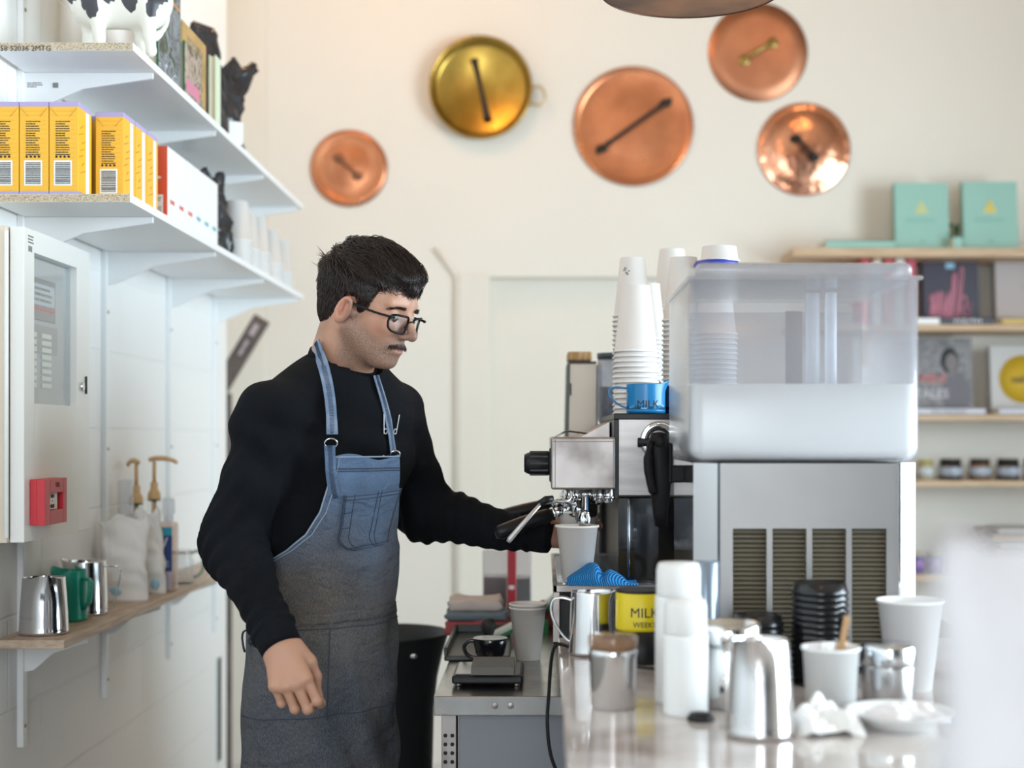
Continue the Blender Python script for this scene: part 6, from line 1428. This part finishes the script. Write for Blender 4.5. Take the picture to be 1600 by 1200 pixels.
# loose tuft at the back of the crown and flyaways
tr = []; td = []
for k in range(46):
    p = A([-.102+.008*rs.rand(), -.03+.04*rs.rand(), .030+.022*rs.rand()]); tr.append(H2W(p)); td.append(HR @ nz(A([-1, .1*rs.randn(), .30+.25*rs.randn()])))
for k in range(14):
    p = A([-.07+.06*rs.rand(), -.05+.08*rs.rand(), .094]); tr.append(H2W(p)); td.append(HR @ nz(A([.9, .2*rs.randn(), .35+.3*rs.rand()])))
v_, q_ = strands('hair', m_hair, A(tr), A(td), .030, .0008, person, steps=7, curl=.5, seed=9); sv.append(v_); sq.append(q_+off); off += len(v_)
sv.append(CV); sq.append(CQ+off)
raw_mesh('hair', np.concatenate(sv), np.concatenate(sq), m_hair, person)
# brows and moustache
def patch(n, fn, dfn, length, rad, seed, curl=.2):
    rs = np.random.RandomState(seed); R_ = []; D_ = []
    for k in range(n): p = fn(rs); R_.append(H2W(p)); D_.append(HR @ nz(dfn(p, rs)))
    return strands('x', None, A(R_), A(D_), length, rad, None, steps=4, curl=curl, seed=seed)
def onface(p):      # push the point to the skin along forward
    P = H2W(p)
    for _ in range(12): P = P-HF*float(head_sdf(P[None])[0])*.9
    return W2H(P)
bvs = []; bqs = []; off = 0
for s in (-1, 1):
    def bf(rs, s=s): u = rs.rand(); return onface(A([.075, s*(.014+.036*u), .0055+.0025*math.sin(PI*min(1, u*1.2))-.003*u+.0050*(rs.rand()-.5)]))
    v_, q_ = patch(110, bf, lambda p, rs, s=s: A([.15, s*1.0, .25-.3*(abs(p[1])-.02)/.02+.1*rs.randn()]), .010, .0005, 11+s); bvs.append(v_); bqs.append(q_+off); off += len(v_)
raw_mesh('eyebrows', np.concatenate(bvs), np.concatenate(bqs), m_hair, person)
def mf(rs): u = rs.rand()*2-1; return onface(A([.09, u*.026, -.0565-.0070*abs(u)**1.6-.0050*rs.rand()]))
v_, q_ = patch(420, mf, lambda p, rs: A([.22, (p[1]/.022)*.8+.2*rs.randn(), -.85]), .0085, .00032, 21); raw_mesh('moustache', v_, q_, M('moustache_hair', (.050, .028, .019), .5), person)

# --- glasses
m_lens = clear_mat('spectacle_lens', (.97, .97, .98), .02)
for n_ in m_lens.node_tree.nodes:
    if n_.type == 'MATH' and n_.operation == 'MULTIPLY_ADD': n_.inputs[1].default_value = .35; n_.inputs[2].default_value = .012
m_fr = M('glasses_black', (.008, .007, .007), .4, spec=.2)
gl = MB(); lens_ = []
gx_ = .096; dz = -.021
def lens_pts(s, k=1.0):
    o = []
    for t_ in range(36):
        a_ = 2*PI*t_/36; ca_, sa_ = math.cos(a_), math.sin(a_); e_ = .55
        y_ = math.copysign(abs(ca_)**e_, ca_)*.0235*k; z_ = math.copysign(abs(sa_)**e_, sa_)*.0165*k
        if z_ < 0: y_ *= 1-.10*(-z_/.0165)
        o.append((gx_-.10*(abs(y_+.032)-.032)**1-.0 if False else gx_-.006*((y_+.010)/.02)**2, s*(y_+.0325), z_+dz))
    return o
for s in (-1, 1):
    gl.tube([H2W(p) for p in lens_pts(s)], .0022, 10, closed=True)
gl.tube(spl([H2W((gx_-.001, -.0105, dz+.006)), H2W((gx_+.003, 0, dz+.009)), H2W((gx_-.001, .0105, dz+.006))], 5), .0016, 8)
for s in (-1, 1):
    gl.tube(spl([H2W((gx_-.006, s*.0555, dz+.011)), H2W((.084, s*.069, dz+.011)), H2W((.050, s*.075, dz+.010)), H2W((.005, s*.0775, dz+.012)), H2W((-.010, s*.0765, dz+.012)), H2W((-.030, s*.075, dz+.0)), H2W((-.036, s*.073, dz-.012))], 5), 0, 10, flat=(.0045, .0022, tuple(HL)))
    gl.tube([H2W((gx_-.004, s*.011, dz-.001)), H2W((.090, s*.010, dz-.006))], .0012, 6)
gobj = gl.build('glasses', m_fr, person)
for s in (-1, 1):
    p = lens_pts(s, .97); mb = MB(); mb.add([H2W((q[0]+d_, q[1], q[2])) for d_ in (-.0006, .0006) for q in p], [tuple(range(36)), tuple(range(71, 35, -1))]+[(i, (i+1) % 36, 36+(i+1) % 36, 36+i) for i in range(36)], False)
    mb.build('lens', m_lens, gobj)

# --- sweatshirt
COC = w3(534, 571, 2.745); CON = nz(A([.43*math.cos(math.radians(35)), -.43*math.sin(math.radians(35)), .90]))
def ramp(P, a_, b_): b_ = A(b_); a_ = A(a_); d_ = b_-a_; return np.clip(((P-a_) @ d_)/(d_ @ d_), 0, 1)
CUR, CUL = WRR+(ELR-WRR)*.03, WRL+(ELL-WRL)*.0
def arm(P, a_, e_, w_):
    return smin(cap(P, a_, e_, .060, .054), cap(P, e_, w_, .055, .036), .028)
def sw_sdf(P):
    d = torso_sdf(P, .006, .86, 1.56)
    # trapezius slope to the collar
    for s_, S_ in ((-1, SHR), (1, SHL)): d = smin(d, cap(P, NB+A([0, 0, -.022]), S_+A([0, 0, .006]), .046, .054), .05)
    d = smin(d, arm(P, SHR, ELR, CUR), .035); d = smin(d, arm(P, SHL, ELL, CUL), .035)
    qn = (P-COC) @ CON; rad = np.linalg.norm(P-COC-qn[..., None]*CON, axis=-1)       # neck opening
    d = smax(d, np.where(rad < .075, qn-.004, -1), .003); d = smax(d, np.minimum(.061-rad, 1)*1.0-np.clip(-.03-qn, 0, 1)*5, .004)
    # cuffs end cleanly
    for w_, e_ in ((CUR, ELR), (CUL, ELL)):
        n_ = (e_-w_)/np.linalg.norm(e_-w_); near = np.linalg.norm(P-w_, axis=-1) < .11; d = np.where(near, smax(d, -((P-w_) @ n_), .006), d)
    return d
SV, SQ = surface_nets(sw_sdf, (-.72, 2.36, .84), (.05, 3.08, 1.60), .0062); SV = relax(SV, SQ, 1)
SN = normals(SV, SQ)
def folds(V, N_):
    D = np.zeros(len(V))
    for a_, e_, w_, sd in ((SHR, ELR, CUR, 0), (SHL, ELL, CUL, 2)):
        u1 = ((V-a_) @ nz(e_-a_)); u2 = ((V-e_) @ nz(w_-e_)); on = np.exp(-(np.linalg.norm(V-e_, axis=1)/.13)**2)
        side = np.cross(nz(e_-a_), A([0, 1., 0])); c_ = ((V-e_) @ side)
        D += .0026*on*np.sin(165*(u2)+45*c_+sd+2.0*np.sin(40*V[:, 1]))+.0015*on*np.sin(70*u2-60*c_+sd)
        t_ = ramp(V, e_, w_); f_ = np.exp(-(np.linalg.norm(V-w_, axis=1)/.09)**2); D += .0022*f_*np.sin(190*u2+40*c_+sd)
        sh = np.exp(-(np.linalg.norm(V-(a_*.6+e_*.4), axis=1)/.12)**2); D += .0022*sh*np.sin(60*u1-90*c_+sd+1.2*np.sin(30*V[:, 2]))
        arm_ = np.exp(-((np.linalg.norm(V-(a_*.45+e_*.55), axis=1))/.16)**2); D += .0018*arm_*np.sin(80*c_+30*u1+sd)
    ch = np.exp(-((V[:, 2]-1.33)/.13)**2); D += .0030*ch*np.sin(38*V[:, 0]+52*V[:, 2]+2*np.sin(18*V[:, 2]))+.002*np.sin(21*V[:, 0]-47*V[:, 2]+9*V[:, 1])
    return D
SV = SV+SN*np.sign((SN*(SV-A([-.4, 2.76, 1.3]))).sum(1).mean())*folds(SV, SN)[:, None]*1.5
m_sw = M('black_fleece', (.0040, .0048, .0070), .9, bump=.25, bscale=700, col2=(.006, .007, .010), nscale=6, spec=.18)
sweat = raw_mesh('sweatshirt', SV, SQ, m_sw, person)
# ribbed collar and cuffs
def ribring(c, n, r, wdt, name, squash=(1, 1), ud=None):
    n = nz(n); u = nz(np.cross(n, A(ud) if ud is not None else A([0, 1, 0]))); v = np.cross(n, u); b = MB()
    b.tube([c+u*r*squash[0]*math.cos(a)+v*r*squash[1]*math.sin(a) for a in [2*PI*k/64 for k in range(64)]], 0, 12, flat=(wdt, .006, tuple(n)) if False else (.006, wdt, tuple(n)), closed=True)
    return b.build(name, m_sw, sweat)
ribring(COC+CON*.002, CON, .0655, .022, 'collar')
for w_, e_ in ((CUR, ELR), (CUL, ELL)):
    n_ = nz(e_-w_); c_ = w_-n_*.010; b = MB()
    b.lathe([(.031, -.016), (.0355, -.014), (.0372, 0), (.0372, .030), (.034, .038)], tuple(c_-n_*.004), 48, tuple(n_)); b.build('cuff', m_sw, sweat)
# trousers and shoes (below the apron)
def tr_sdf(P):
    d = torso_sdf(P, -.006, .86, 1.02)
    for h_, k_, a_ in ((HPR, KNR, ANR), (HPL, KNL, ANL)): d = smin(d, cap(P, h_, k_, .076, .062), .02); d = smin(d, cap(P, k_, a_+A([0, 0, .01]), .062, .056), .02)
    return smax(d, .055-P[..., 2], .01)
PV, PQ = surface_nets(tr_sdf, (-.72, 2.45, .03), (-.15, 3.08, 1.06), .012); raw_mesh('trousers', relax(PV, PQ, 1), PQ, M('dark_trousers', (.02, .022, .028), .85), person)
for a_ in (ANR, ANL):
    def sf(P, a_=a_):
        b_ = A([a_[0], a_[1], .045]); d = cap(P, b_-TF*.045, b_+TF*.14, .045, .040); d = smin(d, cap(P, b_, A([a_[0], a_[1], .10]), .045, .045), .03); return smax(d, .001-P[..., 2], .006)
    v_, q_ = surface_nets(sf, a_-A([.26, .26, .11]), a_+A([.26, .26, .09]), .008); raw_mesh('shoe', relax(v_, q_, 1), q_, m_blackm, person)

# --- denim apron: a patch wrapped round the torso
def apr(th, z, off=0.):
    """point on the wrap surface; th = 0 faces forward, positive to his left"""
    zz = max(z, .80); cx, cy, a_, b_ = [float(k) for k in tors(zz)]
    fl = .012 if z >= 1.05 else .012+.003*min(1, (1.05-z)/.15)+.006*max(0, (.95-z))
    if z < .95: a_ = float(tors(.95)[2]); b_ = float(tors(.95)[3])
    a_ += fl+off; b_ += fl+off; ex = 1.0
    p = A([cx, cy, z])+TS*a_*math.sin(th)+TF*b_*math.cos(th)
    nrm = nz(TS*math.sin(th)/a_+TF*math.cos(th)/b_)
    f = .0030*math.sin(9*th+22*z+1.0)*min(1, max(0, (1.30-z)/.2))+.0028*math.sin(31*z+4*math.sin(3*th)+2.2*th)+.0025*math.sin(5*th-37*z)*(.4+.6*(z < 1.15))
    return p+nrm*f
def th_for(px, z, lo=-2.2, hi=.9):
    """where the wrap surface is seen above this width at height z"""
    best = None
    for k in range(240):
        th = lo+(hi-lo)*k/239; p = apr(th, z); q = 850+F*p[0]/p[1]
        if best is None or abs(q-px) < best[0]: best = (abs(q-px), th)
    return best[1]
def zpy(py, Y=2.63): return CZ+(680-py)*Y/F
edge = [(718, 519), (760, 512), (800, 500), (835, 478), (860, 450), (880, 420), (890, 408)]
ez_ = [zpy(p) for p, _ in edge]; et = [th_for(x_, z_, -1.6, .6) for (_, x_), z_ in zip(edge, ez_)]
ZTa = zpy(714)
def thL(z):
    if z < ez_[-1]: return max(-2.05, et[-1]-(ez_[-1]-z)*9)
    return float(np.interp(z, ez_[::-1], et[::-1]))
tr_ = [th_for(x_, zpy(p), -.2, .80) for p, x_ in ((716, 619), (760, 619), (800, 618), (850, 616))]; zr = [zpy(p) for p in (716, 760, 800, 850)]
def thR(z):
    if z < zr[-1]: return min(1.75, tr_[-1]+(zr[-1]-z)*8)
    return float(np.interp(z, zr[::-1], tr_[::-1]))
m_den = bpy.data.materials.new('denim'); m_den.use_nodes = True; nt = m_den.node_tree; N = nt.nodes; L = nt.links; bs = N['Principled BSDF']; bs.inputs['Roughness'].default_value = .9
tc = N.new('ShaderNodeTexCoord')
def noise(sc, stretch=None, det=3, dist=0):
    n = N.new('ShaderNodeTexNoise'); n.inputs['Scale'].default_value = sc; n.inputs['Detail'].default_value = det; n.inputs['Distortion'].default_value = dist
    if stretch: mp = N.new('ShaderNodeMapping'); mp.inputs['Scale'].default_value = stretch; L.new(tc.outputs['Object'], mp.inputs[0]); L.new(mp.outputs[0], n.inputs[0])
    else: L.new(tc.outputs['Object'], n.inputs[0])
    return n
def mixn(fac, a_, b_):
    m = N.new('ShaderNodeMix'); m.data_type = 'RGBA'
    for s_, v_ in ((6, a_), (7, b_)):
        if isinstance(v_, tuple): m.inputs[s_].default_value = (*v_, 1)
        else: L.new(v_, m.inputs[s_])
    L.new(fac, m.inputs[0]); return m.outputs[2]
def mr(src, a_, b_): r = N.new('ShaderNodeMapRange'); r.inputs[1].default_value = a_; r.inputs[2].default_value = b_; L.new(src, r.inputs[0]); return r.outputs[0]
sp = N.new('ShaderNodeSeparateXYZ'); L.new(tc.outputs['Object'], sp.inputs[0]); hn_ = noise(5, (1, 1, .5)); ad = N.new('ShaderNodeMath'); ad.operation = 'MULTIPLY_ADD'; ad.inputs[1].default_value = .30; L.new(hn_.outputs[0], ad.inputs[0]); L.new(sp.outputs[2], ad.inputs[2])
low = mr(ad.outputs[0], 1.50, 1.24)      # worn blue at the bib, coffee-brown grime lower down
c1 = mixn(mr(noise(9, (1, 1, .35), 4).outputs[0], .35, .65), (.14, .24, .40), (.075, .135, .25))
c2 = mixn(mr(noise(6, (1, 1, .45), 5, .6).outputs[0], .38, .62), (.085, .080, .082), (.030, .038, .055))
c2 = mixn(mr(noise(3.2, None, 4, .8).outputs[0], .48, .62), c2, (.085, .066, .050))
col_ = mixn(low, c1, c2); thr = noise(700, (1, 1, .30), 1); col_ = mixn(mr(thr.outputs[0], .36, 1.9), col_, (.30, .33, .38)); L.new(col_, bs.inputs['Base Color'])
bpn = N.new('ShaderNodeBump'); bpn.inputs['Strength'].default_value = .5; bpn.inputs['Distance'].default_value = .002; L.new(noise(620, (1, 1, .5), 2).outputs[0], bpn.inputs['Height'])
bp2 = N.new('ShaderNodeBump'); bp2.inputs['Strength'].default_value = .8; bp2.inputs['Distance'].default_value = .022; L.new(noise(14, (1, 1, 1.6), 3, .5).outputs[0], bp2.inputs['Height']); L.new(bpn.outputs[0], bp2.inputs['Normal']); L.new(bp2.outputs[0], bs.inputs['Normal'])
m_edge = M('denim_edge', (.30, .38, .48), .9); m_st = M('dark_stitch', (.035, .045, .075), .9); m_denL = M('denim_strap', (.17, .24, .36), .9, col2=(.24, .31, .43), nscale=40)
def apf(u, v):
    z = ZTa+(.40-ZTa)*v; a_, b_ = thL(z), thR(z)
    if v < .06: z += .006*math.sin(u*7)*(.06-v)/.06
    return Vector(apr(a_+(b_-a_)*u, z, .006))
apron = MB().grid(apf, 110, 200).build('apron', m_den, person, solid=.0022)
# hems along the edges, waistband, pocket seams
def path_on(f, n, off): return [Vector(apr(*f(k/(n-1)), off)) for k in range(n)]
b = MB()
b.tube(path_on(lambda t_: (lambda z: (thL(z), z))(ZTa+(ez_[-1]-.01-ZTa)*t_), 60, .0075), .0016, 6)
b.tube(path_on(lambda t_: (lambda z: (thL(z)+.075, z))(ZTa-.002+(ez_[-1]-ZTa)*t_), 60, .0076), .0009, 6)
b.tube(path_on(lambda t_: (thL(ZTa)+(thR(ZTa)-thL(ZTa))*t_, ZTa), 30, .0075), .0016, 6)
b.build('pale_hem', m_edge, apron)
b = MB()
zw0, zw1, zp = zpy(966), zpy(984), zpy(1128)
rr = lambda z: (max(thL(z), -1.95), min(thR(z), 1.6))
for z_, r_ in ((zw0, .0008), (zw1, .0010), (zp, .0010), (ZTa-.022, .0009), (ZTa-.0265, .0008)):
    b = MB(); a_, b__ = rr(z_); b.tube(path_on(lambda t_: (a_+(b__-a_)*t_, z_+.010*(math.sin(2.2*t_))*(z_ < 1.0)), 80, .0076), r_, 6).build('seam', m_st, apron)
tm_ = th_for(513, .98, -1, 1); b = MB(); b.tube(path_on(lambda t_: (tm_, zw1+(zp-zw1)*t_), 30, .0076), .0009, 6)
b.build('seam', m_st, apron)
zz0, zz1 = zw0, zw1
MB().grid(lambda u, v: Vector(apr(rr(zw0)[0]+(rr(zw0)[1]-rr(zw0)[0])*u, zw0-.0005+(zw1-zw0+.001)*v+.010*math.sin(2.2*u), .0082)), 90, 5).build('waistband', m_den, apron, solid=.001)
# chest pocket
pzt, pzb = zpy(770), zpy(858); pa, pb = th_for(529, zpy(815), -1.2, .6), th_for(607, zpy(815), -.6, 1.2)
def pk(u, v):
    z = pzt+(pzb-pzt)*v; a_ = pa+.01; 
    if v > .72: q_ = (v-.72)/.28; a_ = pa+(pb-pa)*.30*(1-math.sqrt(max(0, 1-q_*q_)))
    z += .010*(u-.5)
    return Vector(apr(a_+(pb-a_)*u, z, .0092))
pocket = MB().grid(pk, 36, 36).build('chest_pocket', m_den, apron, solid=.0016)
b = MB()
for u0 in (.03, .16, .52, .60, .97): b.tube([pk(u0, k/24) + Vector(tuple(TF*.0012)) for k in range(25)], .0007, 5)
for v0 in (.03, .10, .96): b.tube([pk(k/24, v0)+Vector(tuple(TF*.0012)) for k in range(25)], .0007, 5)
b.tube([pk(.02+.14*k/6, .33)+Vector(tuple(TF*.0012)) for k in range(7)], .0007, 5); b.tube([pk(.02+.14*k/6, .60)+Vector(tuple(TF*.0012)) for k in range(7)], .0007, 5)
b.tube([pk(0, k/24)+Vector(tuple(TF*.001)) for k in range(25)], .0014, 6); b.build('pocket_stitching', m_st, apron)
# straps
bv = BVHTree.FromPolygons([tuple(v) for v in SV], [tuple(q) for q in SQ]); bvh_b = BVHTree.FromPolygons([tuple(v) for v in HV], [tuple(q) for q in HQ])
camp = Vector((0, 0, CZ))
def on_cloth(px, py, lift=.006, only=False):
    d = (W(px, py, 2.7)-camp).normalized(); best = None
    for t_ in ((bv,) if only else (bv, bvh_b)):
        h_ = t_.ray_cast(camp, d)
        if h_[0] is not None and (best is None or h_[3] < best[3]): best = h_
    if best is None: return W(px, py, 2.72)
    n_ = Vector(best[1]); n_ = n_ if n_.dot(d) < 0 else -n_
    return best[0]+n_*lift, n_
def strap(pts, wdt, name, mat, lift=.006, only=False):
    P = []; NN = []
    for p in pts: q, n_ = on_cloth(*p, lift, only); P.append(q); NN.append(n_)
    for _ in range(2): P = [P[0]]+[(P[i-1]+2*P[i]+P[i+1])/4 for i in range(1, len(P)-1)]+[P[-1]]
    P2 = spl(P, 5); b = MB(); vv = []; m = len(P2)
    for i, p in enumerate(P2):
        n_ = NN[min(i//5, len(NN)-1)].lerp(NN[min(i//5+1, len(NN)-1)], (i % 5)/5); t_ = (P2[min(i+1, m-1)]-P2[max(i-1, 0)]).normalized(); s_ = t_.cross(n_).normalized(); n_ = s_.cross(t_)
        vv += [p-s_*wdt/2-n_*.001, p+s_*wdt/2-n_*.001, p+s_*wdt/2+n_*.001, p-s_*wdt/2+n_*.001]
    ff = [(i*4+a, i*4+(a+1) % 4, (i+1)*4+(a+1) % 4, (i+1)*4+a) for i in range(m-1) for a in range(4)]+[(0, 1, 2, 3), (m*4-1, m*4-2, m*4-3, m*4-4)]
    b.add(vv, ff, False); o = b.build(name, mat, apron)
    b = MB()
    for i in range(m-1):
        n_ = NN[min(i//5, len(NN)-1)]; t_ = (P2[i+1]-P2[i]).normalized(); s_ = t_.cross(n_).normalized()
        for k in range(3): q = P2[i].lerp(P2[i+1], k/3); b.tube([q-s_*wdt*.22+n_*.0016, q+s_*wdt*.22+n_*.0016], .0005, 4)
    b.build('strap_stitching', m_st, apron); return P2
strap([(500, 536), (502, 552), (506, 575), (510, 600), (513, 625), (516, 650), (518, 678)], .021, 'strap', m_denL, .009)
strap([(584, 588), (587, 598), (591, 610), (596, 625), (600, 640), (604, 655), (608, 680), (611, 706)], .015, 'strap', m_denL, .006, True)
strap([(514, 692), (511, 712), (513, 738), (518, 762), (522, 776)], .020, 'strap_tail', m_den, .016)
q, n_ = on_cloth(516, 690, .010); s_ = Vector(tuple(nz(np.cross(A(n_), A([0, 0, 1]))))); u_ = s_.cross(n_)
MB().tube([q+s_*.0115*math.cos(a)+u_*.0095*math.sin(a) for a in [2*PI*k/32 for k in range(32)]], .0017, 8, closed=True).build('strap_ring', m_chrome, apron)
q2, n2v = on_cloth(612, 708, .010); MB().tube([q2+s_*.009*math.cos(a)+u_*.008*math.sin(a) for a in [2*PI*k/32 for k in range(32)]], .0015, 8, closed=True).build('strap_ring', m_chrome, apron)
# waist tie behind
pt = w3(384, 985, 2.66); b = MB(); b.tube(spl([pt+A([.03, 0, .006]), pt, pt+A([-.006, -.002, -.010]), pt+A([-.004, -.004, -.028]), pt+A([-.001, -.004, -.040])], 5), 0, 10, flat=(.008, .003, (1, 0, 0)))
b.tube(spl([pt+A([.02, 0, .0]), pt+A([.006, -.004, -.018]), pt+A([.012, -.004, -.026]), pt+A([.022, 0, -.012])], 5), 0, 10, flat=(.007, .003, (1, 0, 0))); b.build('waist_tie', m_st, apron)
# embroidered letters on the chest
for ch_, px_c, py_c in (('b', 600, 668), ('d', 616, 668)):
    q, n_ = on_cloth(px_c, py_c, .004); s_ = Vector((0, 0, 1)).cross(n_); s_.normalize(); u_ = n_.cross(s_)
    b = MB(); x0_ = -.004 if ch_ == 'b' else .004
    b.tube([q+s_*x0_+u_*.026, q+s_*x0_-u_*.012], .0010, 6); b.tube([q+u_*(-.007+.005*math.sin(a))+s_*(x0_*-.1+.0045*math.cos(a)) for a in [2*PI*k/16 for k in range(16)]], .0010, 6, closed=True)
    b.build('embroidered_letter', M('white_thread', (.75, .78, .8), .8), sweat)
for p_ in ((598, 712), (619, 735)):
    q, n_ = on_cloth(*p_, .003); MB().ball(q, .0022, 8).build('embroidered_dot', MATS['white_thread'], sweat)
